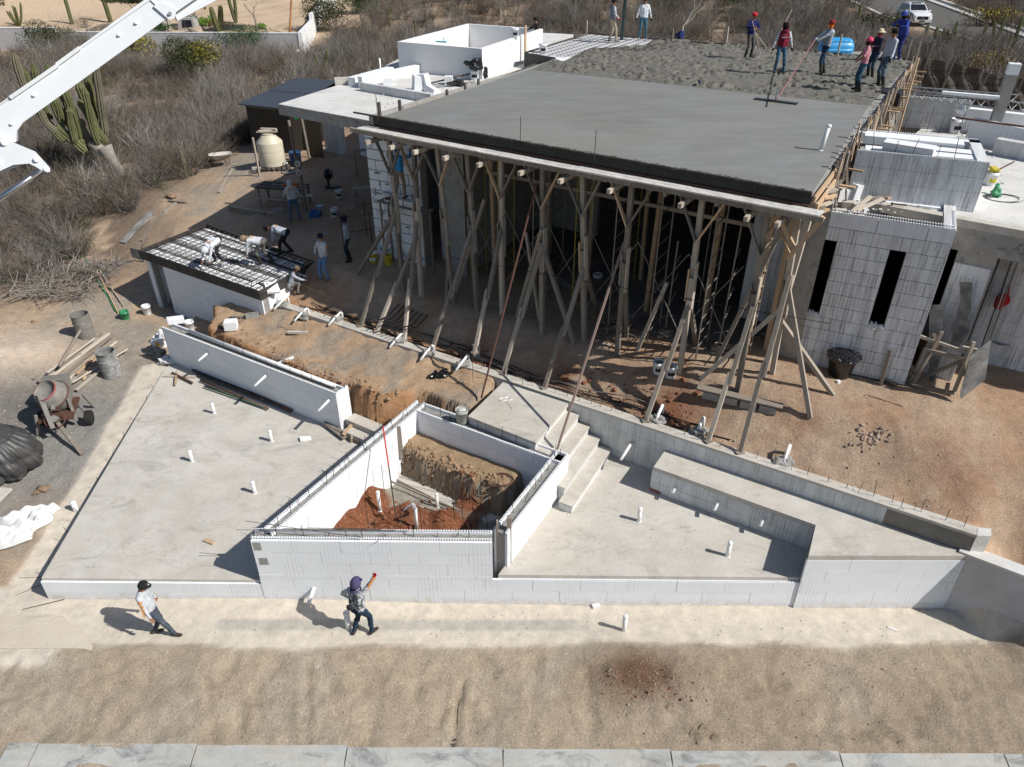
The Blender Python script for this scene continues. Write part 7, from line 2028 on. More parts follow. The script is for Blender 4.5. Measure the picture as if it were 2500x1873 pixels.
DC=person(g,R_D(185),"person with dark cap and face cloth standing in the shade left of the first prop",H=1.62,shirt=(.30,.34,.40),pants=(.02,.035,.05),hat="cap",hatc=(.015,.018,.03),mask=(.012,.016,.035),hands=((-.26,.10,.82),(.26,.12,.84)),lean=(.06,0),head=(-.15,0),tallboots=True)
g=G(722,538,2.8)
TM=person(g,R_D(112),"person in grey hoodie and jeans seen from behind at the timber work table",H=1.66,shirt=(.48,.50,.52),pants=(.08,.15,.24),boots=(.16,.14,.12),hood=(.55,.57,.60),lean=(.12,.0),hands=((-.30,.22,.95),(.30,.18,.95)),feet=((-.20,0,0),(.18,-.05,0)),head=(-.2,0))
text_patch(TM,"BUILDING",TM['chest']-TM['fwd']*.135+TM['up']*.07,-TM['fwd'],TM['rt'],.065,M_orange,"back_print")
bx_=W(978,487,4.2);e_=E0+(E1-E0).normalized()*.75-VS*.5
zf_=up_to(e_,484)
bestx=None
for k in range(-100,200):
 p=E0+(E1-E0).normalized()*(k*.01)-VS*.45;z=up_to(p,484);x=CX+F0*p.x/(p.y*_c+(CAMZ-z)*_s)
 if bestx is None or abs(x-978)<bestx[0]:bestx=(abs(x-978),p,z)
BS_=V(bestx[1].x,bestx[1].y,bestx[2])
BM=person(BS_,R_D(70),"person in a bright blue shirt standing on blocks plastering the patched foam wall",H=1.62,shirt=(.05,.28,.62),pants=(.28,.22,.17),boots=(.12,.10,.08),hat="cap",hatc=(.03,.15,.40),hands=((-.25,.30,1.35),(.30,.38,1.50)),elbows=((-1,-.2,-.5),(1,-.2,-.5)),feet=((-.16,0,0),(.16,0,0)))
def roofman(px,py,top,yaw,label,**k):
 p=W(px,py,8.02);h=hgt(px,py,8.02,top);k.setdefault('H',max(1.5,min(1.85,h)));return person(p,R_D(yaw),label,**k)
VM=roofman(1492,103,-2,15,"person in khaki trousers and grey vest with red glove left of the concrete hose",shirt=(.36,.38,.42),vest=(.16,.18,.24),sleeve=GREY,pants=(.36,.31,.23),boots=(.14,.13,.11),glove=(.45,.03,.03),hat="cap",hatc=(.03,.025,.02),hands=((-.20,.22,1.0),(.24,.20,.98)),feet=((-.13,-.05,0),(.13,.18,0)),tallboots=False)
WM=roofman(1567,97,-6,-92,"person in white long-sleeved shirt and teal jeans right of the concrete hose",shirt=(.66,.69,.74),pants=(.06,.14,.19),boots=(.30,.28,.25),glove=(.02,.02,.022),hat="cap",hatc=(.02,.02,.02),hands=((-.33,.05,.90),(.33,.05,.90)),elbows=((-1,-.3,0),(1,-.3,0)),feet=((-.17,0,0),(.15,0,0)))
DJ=person(W(1312,135,UZ),R_D(175),"person in black jacket leaning on the white enclosure wall",H=1.62,shirt=(.015,.015,.017),pants=DARK,hat="beanie",hatc=(.02,.02,.02),hands=((-.2,.45,1.2),(.2,.42,1.2)),lean=(.15,0),elbows=((-1,-.2,0),(1,-.2,0)))
RC=roofman(1825,142,31,-70,"person in red cap and navy shirt resting on a shovel on the rough concrete",shirt=(.02,.025,.11),pants=(.10,.095,.09),boots=(.05,.05,.05),hat="cap",hatc=(.60,.03,.05),hands=((-.05,.22,1.15),(.12,.24,1.22)),feet=((-.14,.0,0),(.17,.05,0)),elbows=((-1,-.2,-.3),(1,-.2,-.3)),tallboots=True)
MR=roofman(1898,180,55,-98,"person in maroon hooded vest with pale sleeves standing on the rough concrete",shirt=(.21,.02,.045),vest=(.21,.02,.045),sleeve=(.55,.57,.62),pants=(.06,.13,.20),hood=(.21,.025,.05),mask=(.01,.01,.01),glove=(.02,.02,.02),hands=((-.34,.05,.88),(.32,.06,.90)),elbows=((-1,-.3,0),(1,-.3,0)),feet=((-.20,.0,0),(.14,.02,0)),hat="cap",hatc=(.02,.02,.02),tallboots=False)
text_patch(MR,"BUILDING",MR['chest']+MR['fwd']*.135-MR['up']*.02,MR['fwd'],-MR['rt']*-1,.045,M_pvc,"chest_print")
FM=roofman(2003,181,50,185,"person with orange face cloth in grey vest pulling the bull float handle",shirt=GREY,vest=(.30,.33,.36),sleeve=(.55,.60,.66),pants=(.025,.05,.10),hat="cap",hatc=(.25,.03,.03),mask=(.80,.16,.02),glove=(.02,.14,.24),hands=((-.06,.48,1.02),(.10,.40,1.12)),lean=(-.08,0),feet=((-.10,.05,0),(.14,-.18,0)),elbows=((-1,-.5,-.3),(1,-.5,-.3)),tallboots=True,boots=(.07,.07,.06))
HM=roofman(2124,190,72,200,"person in pale straw hat and dark top standing behind the man in pink",shirt=(.03,.03,.05),pants=(.03,.05,.08),hat="brim",hatc=(.62,.53,.38),mask=(.35,.06,.10),hands=((-.1,.3,1.15),(.1,.3,1.15)),tallboots=True)
PM=roofman(2094,222,92,165,"person in pink T-shirt and pink cap seen from behind near the slab's right edge",shirt=(.55,.24,.28),pants=(.03,.09,.15),hat="cap",hatc=(.75,.08,.18),mask=(.03,.015,.02),shortsleeve=True,hands=((-.16,.24,1.02),(.16,.24,1.04)),boots=(.03,.03,.03),tallboots=True,elbows=((-1,-.4,0),(1,-.4,0)),feet=((-.17,-.02,0),(.15,.04,0)),head=(-.15,0))
GM=roofman(2150,212,70,192,"person in grey hooded sweatshirt and worn jeans standing tall at the slab's right edge",shirt=(.46,.49,.54),pants=(.09,.13,.16),glove=(.02,.02,.02),hat="beanie",hatc=(.02,.018,.016),hands=((-.26,.10,.85),(.28,.04,.84)),tallboots=True,lean=(-.05,0),boots=(.04,.04,.04))
BG=roofman(2188,150,26,205,"person in blue overalls and black mask leaning on a tool at the slab's back corner",shirt=(.05,.07,.33),pants=(.03,.04,.16),hat="cap",hatc=(.06,.10,.40),mask=(.01,.01,.012),glove=(.01,.01,.012),hands=((-.05,.36,1.22),(.10,.34,1.22)),lean=(.25,0),elbows=((-1,-.1,-.2),(1,-.1,-.2)))
def tool(p0,p1,r,mat,name,lab,head=None):
 t=thing(name,lab,"tool",tuple(p1));mb=MB();mb.tube(p0,p1,r,n=6);mb.build("handle",mat,t);
 if head:head(t)
 return t
h_=wloc(RC,RC['wr'][1][1]);bl_=W(1860,148,8.05);top_=h_+(h_-bl_)*.18
def shovelhead(t):
 mb=MB();d=(bl_-h_).normalized();s_=d.cross(V(0,0,1)).normalized();n_=s_.cross(d)
 e=bl_+d*.02;mb.add([e-s_*.10,e+s_*.10,e+s_*.11+d*.2,e+d*.28,e-s_*.11+d*.2,e-s_*.10-n_*.012,e+s_*.10-n_*.012,e+s_*.11+d*.2-n_*.012,e+d*.28-n_*.012,e-s_*.11+d*.2-n_*.012],[(0,1,2,3,4),(9,8,7,6,5),(0,5,6,1),(1,6,7,2),(2,7,8,3),(3,8,9,4),(4,9,5,0)]);mb.build("blade",M_rust,t)
tool(top_,bl_,.018,M_oldpale,"shovel","shovel with pale handle held by the person in the red cap",shovelhead)
p0_=W(1872,118,8.02);tool(V(p0_.x-.9,p0_.y+.1,8.95),p0_,.02,M_oldpale,"hand_rake","pale tool handle lying slantwise right of the red-capped person")
p0_=W(1874,137,8.02);tool(p0_,V(p0_.x+.75,p0_.y+.25,9.75),.02,M_oldpale,"broom","long pale handle leaning up behind the person in maroon")
h_=wloc(BG,BG['wr'][1][1]);tool(h_+V(0,0,.1),V(h_.x-.1,h_.y+.1,8.03),.018,M_oldpale,"hand_tool","pale tool handle under the folded arms of the person in blue")
h_=wloc(FM,FM['wr'][1][1]);mb=MB();q_=W(1896,243,8.25);m1_=q_.lerp(h_,.52)
M_pink=mat_plain("pinkish_pole",(.26,.12,.13),.6,.3);mb.tube(q_,m1_,.022,n=6);mb.build("handle_lower",M_pink,bpy.data.objects["bull_float"]);mb=MB();mb.tube(m1_,h_+(h_-q_).normalized()*.1,.02,n=6);mb.build("handle_upper",M_pink,bpy.data.objects["bull_float"])
h0_=h_+(h_-q_).normalized()*.1;mb=MB();mb.tube(h0_,h0_+V(.35,.1,.25),.03,n=6);mb.build("handle_grip",mat_plain("teal_grip",(.02,.30,.28),.5,.3),bpy.data.objects["bull_float"])
#  plant, vessels and clutter
def bp(px,py,t):
 a=(px-CX)/F0;b=(py-CY)/F0
 return V(a*t,(_c-b*_s)*t,CAMZ-(_s+b*_c)*t)
TB=11.2
boom=thing("pump_boom","huge white concrete pump boom crossing the upper left corner in front of the scrub","pump boom",tuple(bp(0,300,TB)))
c0=bp(-260,480,TB);c1=bp(408,18,TB);c2=bp(700,-185,TB)
vd=bp(230,200,1.0)-V(0,0,CAMZ);vd.normalize();dB=(c1-c0).normalized();upB=vd.cross(dB).normalized()
if upB.z<0:upB=-upB
def slabface(pts,t0,t1,name,mat,parent,bev=.0):
 """plate outlined by photo points, given real thickness along the viewing depth"""
 n=len(pts);mb=MB();a=[bp(x,y,TB)for x,y in pts];vs=[p+vd*t0 for p in a]+[p+vd*t1 for p in a]
 A=sum(pts[i][0]*pts[(i+1)%n][1]-pts[(i+1)%n][0]*pts[i][1]for i in range(n))
 fs=[tuple(range(n)),tuple(reversed(range(n,2*n)))]+[(i,n+i,n+(i+1)%n,(i+1)%n)for i in range(n)]
 if A<0:fs=[tuple(reversed(f))for f in fs]
 mb.add(vs,fs);return mb.build(name,mat,parent)
slabface([(-300,468),(0,256),(365,-8),(490,-95),(560,-60),(408,45),(150,232),(58,298),(44,318),(42,345),(-10,345),(-300,560)],-.17,.17,"boom_box",M_boom,boom)
def bstrip(a,b,off,wd,th,z,name="edge_strip"):
 p=bp(*a,TB)-vd*z;q=bp(*b,TB)-vd*z;mb=MB();mb.beam(p,q,wd,th,up=upB);mb.build(name,M_boom,boom)
bstrip((-100,326),(372,-4),0,.03,.02,.175);bstrip((28,238),(142,160),0,.05,.05,.19,"cable_cover");bstrip((140,158),(195,118),0,.05,.05,.19,"cable_cover")
bstrip((362,-3),(406,38),0,.03,.02,.18)
for px,py in((331,57),(290,86),(85,231),(31,300)):
 p=bp(px,py,TB)-vd*.17;mb=MB();mb.tube(p,p-vd*.035,.026,n=12);mb.build("bolt_boss",M_boom,boom)
slabface([(420,25),(520,-30),(620,-90),(640,-60),(530,0),(432,52)],-.10,.10,"boom_tip_arm",M_boom,boom)
slabface([(392,8),(428,28),(424,46),(412,52),(400,42),(372,18)],-.21,-.17,"hinge_plate",M_boom,boom)
p=bp(412,36,TB)-vd*.21;mb=MB();mb.tube(p,p-vd*.03,.028,n=12);mb.build("hinge_pin",M_steel,boom)
mb=MB();mb.tube(bp(424,38,TB),bp(700,-120,TB),.05,n=10);mb.build("delivery_pipe",M_boom,boom)
slabface([(-40,325),(16,335),(40,348),(88,368),(110,392),(124,408),(124,416),(112,418),(92,405),(74,396),(36,399),(8,412),(-40,440),(-60,400)],-.24,-.17,"link_plate",M_boom,boom)
slabface([(-60,390),(-20,380),(12,392),(60,398),(20,415),(-60,455)],-.10,.14,"link_arm",M_boom,boom)
for px,py,r in((15,346,.055),(92,386,.05),(114,410,.036),(2,395,.04)):
 p=bp(px,py,TB)-vd*.235;mb=MB();mb.lathe([(r,0),(r,.02),(r*.7,.03),(r*.7,.045)],tuple(p),16,Matrix(((1,0,0),(0,-vd.z*0+_c*0+1,0),(0,0,1)))if False else(Vector((0,0,1)).rotation_difference(-vd)).to_matrix());mb.build("pin_boss",M_boom,boom)
mb=MB();mb.tube(bp(106,414,TB),bp(-160,588,TB),.045,n=12);mb.build("cylinder_rod",M_chrome,boom,True)
def suv(p,yaw):
 t=thing("parked_car","white SUV standing on the asphalt road at the top right","car",tuple(p))
 Mz=Matrix.Rotation(yaw,3,'Z');P=Vector(p)
 def put(mb,name,mat,parent=t,smooth=False):
  mm=MB();mm.add([Mz@Vector(v)+P for v in mb.v],mb.f);mm.m=mb.m;return mm.build(name,mat,parent,smooth)
 ST=[(2.32,.42,.62,.80,.60,.70,.62),(2.22,.30,.72,.95,.82,.86,.74),(1.95,.25,.80,1.02,.90,.93,.80),(1.25,.28,.92,1.10,.92,.94,.82),(.95,.28,.96,1.14,.92,.94,.80),(.25,.28,.98,1.62,.92,.94,.66),(-.3,.28,1.0,1.70,.92,.94,.68),(-1.2,.28,1.02,1.69,.92,.94,.67),(-1.85,.30,1.05,1.60,.92,.93,.64),(-2.2,.34,1.05,1.15,.88,.90,.80),(-2.32,.42,.95,1.0,.78,.84,.76)]
 mb=MB();vs=[]
 for x,zl,zb,zr,wl,wb_,wr_ in ST:
  vs+=[(x,-wl,zl),(x,-wb_,(zl+zb)/2+.05),(x,-wb_*.985,zb),(x,-wr_,zr),(x,-wr_*.5,zr+.03),(x,wr_*.5,zr+.03),(x,wr_,zr),(x,wb_*.985,zb),(x,wb_,(zl+zb)/2+.05),(x,wl,zl)]
 n=10;fs=[]
 for i in range(len(ST)-1):
  for j in range(n-1):fs.append((i*n+j,(i+1)*n+j,(i+1)*n+j+1,i*n+j+1))
  fs.append((i*n+n-1,(i+1)*n+n-1,(i+1)*n,i*n))
 fs.append(tuple(range(n)));fs.append(tuple(reversed(range((len(ST)-1)*n,len(ST)*n))));mb.add(vs,fs)
 put(mb,"body",mat_plain("car_white_paint",(.80,.81,.82),.18,.5,var=.02),smooth=False)
 mg=mat_plain("car_glass",(.01,.014,.018),.06,.8)
 mb=MB();mb.add([(.93,-.70,1.17),(.93,.70,1.17),(.28,.60,1.61),(.28,-.60,1.61),(.90,-.70,1.15),(.90,.70,1.15),(.25,.60,1.60),(.25,-.60,1.60)],[(0,1,2,3),(7,6,5,4),(0,4,5,1),(2,6,7,3),(1,5,6,2),(3,7,4,0)])
 mm=MB();mm.add([(x+.012,y,z+.012)for x,y,z in mb.v],mb.f);put(mm,"windscreen",mg)
 for s_ in(-1,1):
  for a,b in((.55,-.30),(-.36,-1.15),(-1.22,-1.75)):
   def yy(z):return s_*(.925-(z-1.0)*.36+.02)
   za,zb_=1.05,1.55;x0,x1=a,b;xt0=a-(.38 if a>.5 else .0)
   if a>.5:xt0=.18
   mb=MB();q=[(x0,yy(za),za),(x1,yy(za),za),(x1+(.12 if a<-1.2 else 0),yy(zb_),zb_),(xt0,yy(zb_),zb_)];r_=[(x,y-s_*.03,z)for x,y,z in q]
   mb.add(q+r_,[(0,1,2,3),(7,6,5,4),(0,4,5,1),(1,5,6,2),(2,6,7,3),(3,7,4,0)]);put(mb,"side_window",mg)
  for x in(1.45,-1.42):
   mb=MB();mb.tube((x,s_*.72,.36),(x,s_*.95,.36),.36,n=20);w=put(mb,"wheel",M_blackmat)
   mb=MB();mb.tube((x,s_*.94,.36),(x,s_*.965,.36),.24,n=14);put(mb,"rim",M_steel,w)
   mb=MB();mb.lathe([(.42,-.02),(.42,.02)],(x,s_*.93,.38),20,Matrix.Rotation(math.pi/2,3,'X'));put(mb,"wheel_arch",M_black)
  mb=MB();mb.blob((2.14,s_*.70,.86),(.16,.17,.07),1,0,2);put(mb,"headlight",mat_plain("lamp_glass",(.5,.52,.55),.1,.7))
  mb=MB();mb.blob((2.24,s_*.66,.50),(.08,.12,.09),1,0,1);put(mb,"fog_lamp",M_black)
  mb=MB();mb.blob((.72,s_*1.03,1.12),(.10,.12,.08),1,0,2);put(mb,"mirror",mat_plain("car_white_paint",(.8,.8,.8)))
 mb=MB();mb.box((2.30,0,.68),(.06,.95,.26));put(mb,"grille",M_black)
 mb=MB();mb.box((2.335,0,.70),(.02,.18,.06));put(mb,"badge",M_steel)
 mb=MB();mb.box((2.31,0,.42),(.05,.5,.12));put(mb,"number_plate",M_blackmat)
 mb=MB();mb.box((-.2,0,1.735),(.9,.8,.02));put(mb,"sunroof",mg)
 for s_ in(-1,1):mb=MB();mb.tube((.1,s_*.62,1.74),(-1.5,s_*.62,1.74),.02,n=5);put(mb,"roof_rail",M_steel)
 return t
cp=W(2226,57,4.52)
suv(cp,math.atan2(-.88,-.10))
def bucket(p,label,h=.36,r=.155,mat=None,lid=None,group=None,tilt=None,printc=None,fill=None,name="bucket",handle=True):
 t=thing(name,label,"bucket",tuple(p),group);P=Vector(p);M=tilt if tilt is not None else Matrix.Identity(3)
 def put(mb,nm,mt,smooth=True):
  mm=MB();mm.add([M@Vector(v)+P for v in mb.v],mb.f);return mm.build(nm,mt,t,smooth)
 mb=MB();mb.lathe([(r*.82,0),(r*.84,.01),(r*.97,h*.8),(r*1.04,h*.81),(r*1.04,h*.85),(r*.99,h*.86),(r*1.0,h),(r*.95,h),(r*.80,.04 if not fill else h*.8),(.001,.04 if not fill else h*.8)],(0,0,0),18,None,True,True);put(mb,"pail",mat or M_bucket)
 if fill:mb=MB();mb.blob((0,0,h*.84),(r*.9,r*.9,h*.10),5,.2,2);put(mb,"contents",fill)
 if lid:mb=MB();mb.lathe([(r*1.07,h-.015),(r*1.08,h+.01),(r*.6,h+.018),(.001,h+.018)],(0,0,0),18);put(mb,"lid",lid)
 if printc:
  mb=MB()
  for i in range(5):
   a=-math.pi/2-.55+i*.27;rr=r*.935;c=Vector((rr*math.cos(a),rr*math.sin(a),h*.42));mb.box(c,(.045,.006,h*(.22 if i%2 else .30)),a+math.pi/2)
  put(mb,"printed_mark",printc,False)
 if handle and not lid:
  mb=MB();mb.path([(r*1.05*math.cos(a),-.02+r*.5*math.sin(a)*-1,h*.85+r*1.0*math.sin(a)*.35)for a in[math.pi*i/10 for i in range(11)]],.005,4);put(mb,"handle",M_rebar)
 return t
M_prb=mat_plain("black_print",(.02,.02,.03),.6,.2);M_prbl=mat_plain("blue_print",(.03,.06,.30),.6,.2)
q=W(1128,1030,1.88)
bucket((q.x,q.y,1.88),"cement-smeared grey bucket standing on the back wall of the basin",.40,.17,mat_plain("dirty_bucket",(.34,.33,.30),.7,.2,var=.3),fill=M_foamdirty)
def gb(px,py,z,lab,**k):
 p=G(px,py,z);return bucket(p,lab,**k)
q=G(377,850,.6);bucket((q.x,q.y-.05,q.z+.16),"white bucket with orange and blue print lying on its side at the terrace corner",tilt=Matrix.Rotation(.5,3,'Z')@Matrix.Rotation(1.35,3,'Y'),printc=mat_plain("orange_blue_print",(.70,.38,.05),.6,.2))
gb(307,778,.8,"small green bucket filled with coiled hose beside the brush pile",h=.30,r=.16,mat=M_green)
gb(361,767,.7,"white bucket in the shadow left of the hut's wall end",printc=None)
gb(466,805,.7,"pair-topped pale bucket behind the planter wall's left end",h=.34)
gb(829,483,2.9,"white bucket in the sunlit part right of the black fan",printc=M_prb,group=None)
gb(818,528,2.9,"white bucket with black print left of the rebar rack",printc=M_prb)
gb(912,640,2.9,"yellow bucket with white lid below the first prop",mat=M_yellow,lid=M_pvc,printc=M_pvc)
gb(949,646,2.9,"open yellow bucket beside the lidded yellow one",mat=M_yellow)
gb(1001,640,2.9,"white lidded bucket with black band between the first props",lid=M_pvc,printc=M_prb)
gb(1458,693,2.95,"white bucket standing inside the dark opening behind the seventh prop",printc=M_prb)
gb(1606,910,2.75,"white bucket of tools at the foot of the ninth prop, left one",printc=M_prb,fill=M_steel);gb(1636,920,2.75,"white bucket of tools at the foot of the ninth prop, right one",printc=M_prb,fill=M_steel)
for px,py,z,lab,pr in((802,335,3.1,"white lidded bucket with blue print stacked by the shed opening",M_prbl),(820,345,2.9,"lower pale lidded bucket in the stack by the shed opening",None),(834,333,2.9,"greyish lidded bucket at the right of the stack by the shed opening",None),(808,357,2.9,"yellowish-based bucket at the bottom of the stack by the shed opening",None)):
 p=G(px,py,z);p.z+=(.35 if pr else 0);bucket(p,lab,lid=M_pvc,printc=pr)
q=W(1159,196,UZ);bucket((q.x,q.y,UZ),"white bucket with a black bag on top at the corner of the white enclosure",h=.42,r=.18,printc=M_prb)
mb=MB();mb.blob((q.x,q.y,UZ+.58),(.26,.2,.2),3,.5,2);tag(mb.build("black_bag",M_black,None,True,org=(q.x,q.y,UZ+.42)),"crumpled black bag and cap on the bucket by the enclosure","bag")
q=W(1136,186,UZ);bucket((q.x,q.y,UZ),"pale blue-lidded bucket in front of the white enclosure",h=.30,r=.16,lid=M_blue)
q=W(1326,128,8.0);bucket((q.x,q.y,7.95),"white bucket with black print on the bar mesh at the slab's back left corner",h=.42,r=.18,printc=M_prb)
q=W(1258,92,wz);bucket((q.x,q.y,wz),"white bucket standing on top of the enclosure wall",h=.38,r=.16,printc=M_prb)
q=W(2328,325,RZ);bucket((q.x,q.y,RZ),"white bucket on the roof between the rods and the bar tangle",h=.46,r=.19,printc=M_prb)
q=W(2414,452,RZ);bucket((q.x,q.y,RZ),"white bucket with yellow band holding tools on the bright roof",h=.36,r=.15,printc=M_yellow)
mb=MB();mb.blob((q.x,q.y,RZ+.42),(.13,.12,.09),9,.4,2);tag(mb.build("yellow_saw",M_yellow,None,org=(q.x,q.y,RZ+.36)),"yellow and black power tool lying in the bucket on the bright roof","power tool")
tool(V(q.x+.1,q.y,RZ+.4),W(2476,395,RZ+.55),.02,M_rust,"crowbar","reddish-brown bar sticking out right of the yellow tool")
q=W(2432,478,RZ);mb=MB();mb.blob((q.x-.1,q.y-.1,RZ+.1),(.12,.10,.12),4,.3,2);mb.tube((q.x-.1,q.y,RZ+.05),(q.x+.05,q.y+.15,RZ+.25),.05,n=8);tag(mb.build("green_drill",M_green,None,True,org=q),"dark green rotary tool standing on the bright roof below the bucket","power tool")
def coil(p,r,n,lab,mat=M_blackmat,th=.008,name="cable_coil",seed=1):
 R_=random.Random(seed);pts=[]
 for i in range(n*12):a=i*2*math.pi/12;rr=r*(1+.15*math.sin(i*.37));pts.append((p[0]+rr*math.cos(a)*1.3,p[1]+rr*math.sin(a),p[2]+.012+.004*(i//12)))
 mb=MB();mb.path(pts,th,4);return tag(mb.build(name,mat,None,org=p),lab,"cable")
q=W(2432,480,RZ);coil((q.x+.1,q.y-.15,RZ),.32,2,"loop of black cable on the bright roof below the green tool")
q=G(560,795,1.9);coil(q,.25,4,"grey coiled cable with a yellow plug on the planter earth",M_rebar,.01)
q=W(1222,1172,1.2);coil((q.x,q.y,gz(q.x,q.y)),.24,4,"coil of rusty wire lying on the basin's earth shelf",M_rust,.007)
q=G(575,793,1.9);
def drum(p,lab,mat,h=.88,r=.29,tone=None):
 t=thing("steel_drum",lab,"drum",tuple(p));P=Vector(p);mb=MB()
 prof=[(r,0),(r,.02),(r*.98,.03),(r*.98,h*.32),(r*1.03,h*.34),(r*.98,h*.36),(r*.98,h*.64),(r*1.03,h*.66),(r*.98,h*.68),(r*.98,h-.03),(r*1.03,h-.02),(r*1.03,h),(r*.97,h),(r*.95,h*.25),(.001,h*.25)]
 mb.lathe([(a,b+P.z)for a,b in prof],(P.x,P.y,0),22);mb.build("drum_shell",mat,t,False)
 mb=MB();mb.lathe([(r*.95,P.z+h*.30),(.001,P.z+h*.32)],(P.x,P.y,0),18);mb.build("drum_fill",tone or M_bucketin,t)
 return t
drum(G(212,822,.9),"grey cement-coated open drum standing alone behind the timber pile",M_greydrum)
p=G(275,915,.65);drum(p,"dark open drum splashed with white paint in front of the timber pile",mat_grain("paint_splashed_drum",(.10,.10,.095),(.42,.42,.41),4,.7))
pile=thing("timber_pile","heap of weathered round and sawn timbers lying beside the drums","timber pile",tuple(G(200,890,.7)))
TP=[((82,930),(250,818),.05),((105,938),(262,822),.045),((125,935),(270,825),.06),((140,948),(280,830),.04),((150,945),(285,838),.05),((160,950),(288,850),.05),((170,952),(250,860),.045),((192,928),(255,865),.05),((205,930),(230,880),.04),((188,960),(245,912),.04),((155,918),(216,810),.05),((120,925),(235,840),.045),((130,920),(240,828),.05),((95,940),(200,870),.04),((180,945),(315,862),.03)]
for i,(a,b,r)in enumerate(TP):
 p0,p1=G(a[0],a[1],.6),G(b[0],b[1],.8);dz=.05+.055*(i%4)+(.22 if i==10 else 0);mb=MB()
 m=(M_old,M_oldpale,M_oldpale,M_old,M_oldpale)[i%5]if i not in(7,8)else M_new
 if i%3==0:mb.beam(p0+V(0,0,dz),p1+V(0,0,dz),.10,.04)
 else:mb.tube(p0+V(0,0,dz),p1+V(0,0,dz),r,r*.9,8)
 mb.build("timber",m,pile)
q=G(150,1040,.45);q=V(*q)
mx=thing("concrete_mixer","cement-caked drum mixer with hand wheel, engine cover and tow bar on the left","concrete mixer",tuple(q))
Mt=Matrix.Rotation(R_D(-12),3,'Z')@Matrix.Rotation(R_D(32),3,'X')
dc=q+V(.0,.15,.95)
def mput(mb,nm,mat,sm=False):return mb.build(nm,mat,mx,sm)
mb=MB();mb.lathe([(.25,-.42),(.42,-.25),(.45,.02),(.455,.06),(.44,.10),(.36,.32),(.34,.36),(.31,.36),(.31,.28),(.001,.22)],tuple(dc),22,Mt);mput(mb,"mixer_drum",M_greydrum,True)
mb=MB();mb.lathe([(.47,0),(.49,.03),(.47,.07)],tuple(dc),22,Mt,False,False);mput(mb,"ring_gear",M_rust)
mb=MB();mb.lathe([(.35,.30),(.33,.36),(.31,.40)],tuple(dc),22,Mt,False,False);mput(mb,"red_rim",mat_plain("red_worn",(.30,.08,.07),.7,.2,var=.4))
for s_ in(-1,1):
 mb=MB();a=dc+Mt@V(.48*s_,0,0);mb.beam(a,a+V(.04*s_,-.05,-.75),.08,.1);mput(mb,"side_arm",M_greydrum)
mb=MB();mb.beam(dc+Mt@V(-.1,-.1,.44),q+V(.3,-.75,.45),.12,.06);mput(mb,"yoke",M_greydrum)
mb=MB();mb.beam(dc+V(-.1,.4,.2),dc+V(.25,-.55,-.1),.10,.06);mput(mb,"yoke",M_greydrum)
mb=MB();c_=q+V(-.25,.78,.95);mb.box(c_,(.66,.50,.46),.3,Matrix.Rotation(-.25,3,'X'));mput(mb,"engine_cover",M_greydrum)
mb=MB();c_=q+V(.28,-.52,.62);wv=Matrix.Rotation(R_D(50),3,'X')@Matrix.Rotation(.2,3,'Y')
pts=[c_+wv@V(.27*math.cos(a),.27*math.sin(a),0)for a in[2*math.pi*i/20 for i in range(20)]];mb.path(pts,.016,6,True)
for a in(0,2.1,4.2):mb.tube(c_,c_+wv@V(.27*math.cos(a),.27*math.sin(a),0),.012,n=5)
mput(mb,"hand_wheel",M_rust)
mb=MB();mb.tube(c_+wv@V(0,0,-.1),c_+wv@V(0,0,.06),.10,n=12);mput(mb,"wheel_hub",M_greydrum)
tb_=G(202,1113,.3);mb=MB();mb.beam(q+V(.2,-.4,.5),V(tb_.x,tb_.y,tb_.z+.05),.10,.07);mput(mb,"tow_bar",M_old)
for(dx,dy)in((-.35,-.35),(.62,.2),(-.45,.55),(.45,.75)):
 mb=MB();mb.tube(q+V(dx,dy,.62),q+V(dx*1.25,dy*1.25,.0),.05,.06,8);mput(mb,"support_leg",M_greydrum)
for s_,dx in((-1,-.6),(1,.75)):
 mb=MB();a=q+V(dx,.1,.22);mb.tube(a,a+V(.14,.03,0),.22,n=16);mput(mb,"tyre",M_blackmat)
mb=MB();mb.box(q+V(.05,.1,.50),(.9,1.1,.08),.3);mput(mb,"chassis",M_rust)
q=G(20,1170,.25)
mb=MB();vs0,fs0=ico(5);R_=random.Random(3);out=[]
for v in vs0:
 x,y,z=v.x,v.y,v.z
 zz=max(z,-.15);k=1-.10*abs(math.sin(4.5*math.atan2(y,x)+2*z))**3*(1-max(z,0))-.05*abs(math.sin(13*math.atan2(y,x)+5*z))**4-.04*abs(math.sin(8*z+3*x))**5+.03*math.sin(7*x+5*y)
 rad=(1-max(0,z)**3*.0)
 out.append(V(q.x-.35+x*1.05*k,q.y+.45+y*.95*k,q.z+.12+(zz+.15)*1.05*(1 if z<.8 else .96)))
mb.add(out,fs0);tag(mb.build("covered_heap",mat_grain("dusty_black_sheet",(.030,.030,.032),(.085,.082,.078),2.5,.42,bs=.4,bd=.03,spec=.45),None,True,org=q),"rounded heap wrapped in shiny black plastic sheeting at the left border","covered heap")
mb=MB();mb.blob((q.x-.72,q.y+.30,q.z+1.30),(.30,.26,.06),5,.35,2);tag(mb.build("white_sack",M_plaster,None,True,org=(q.x-.72,q.y+.3,q.z+1.25)),"white sack lying on top of the black covered heap","sack")
mb=MB();mb.box((q.x-.3,q.y-.62,q.z+.03),(1.3,.5,.06),-.1);tag(mb.build("pallet_board",M_conc,None,org=q),"grey slab sticking out under the black covered heap","slab")
q=G(45,1300,.1)
n=46;vs=[];fs=[]
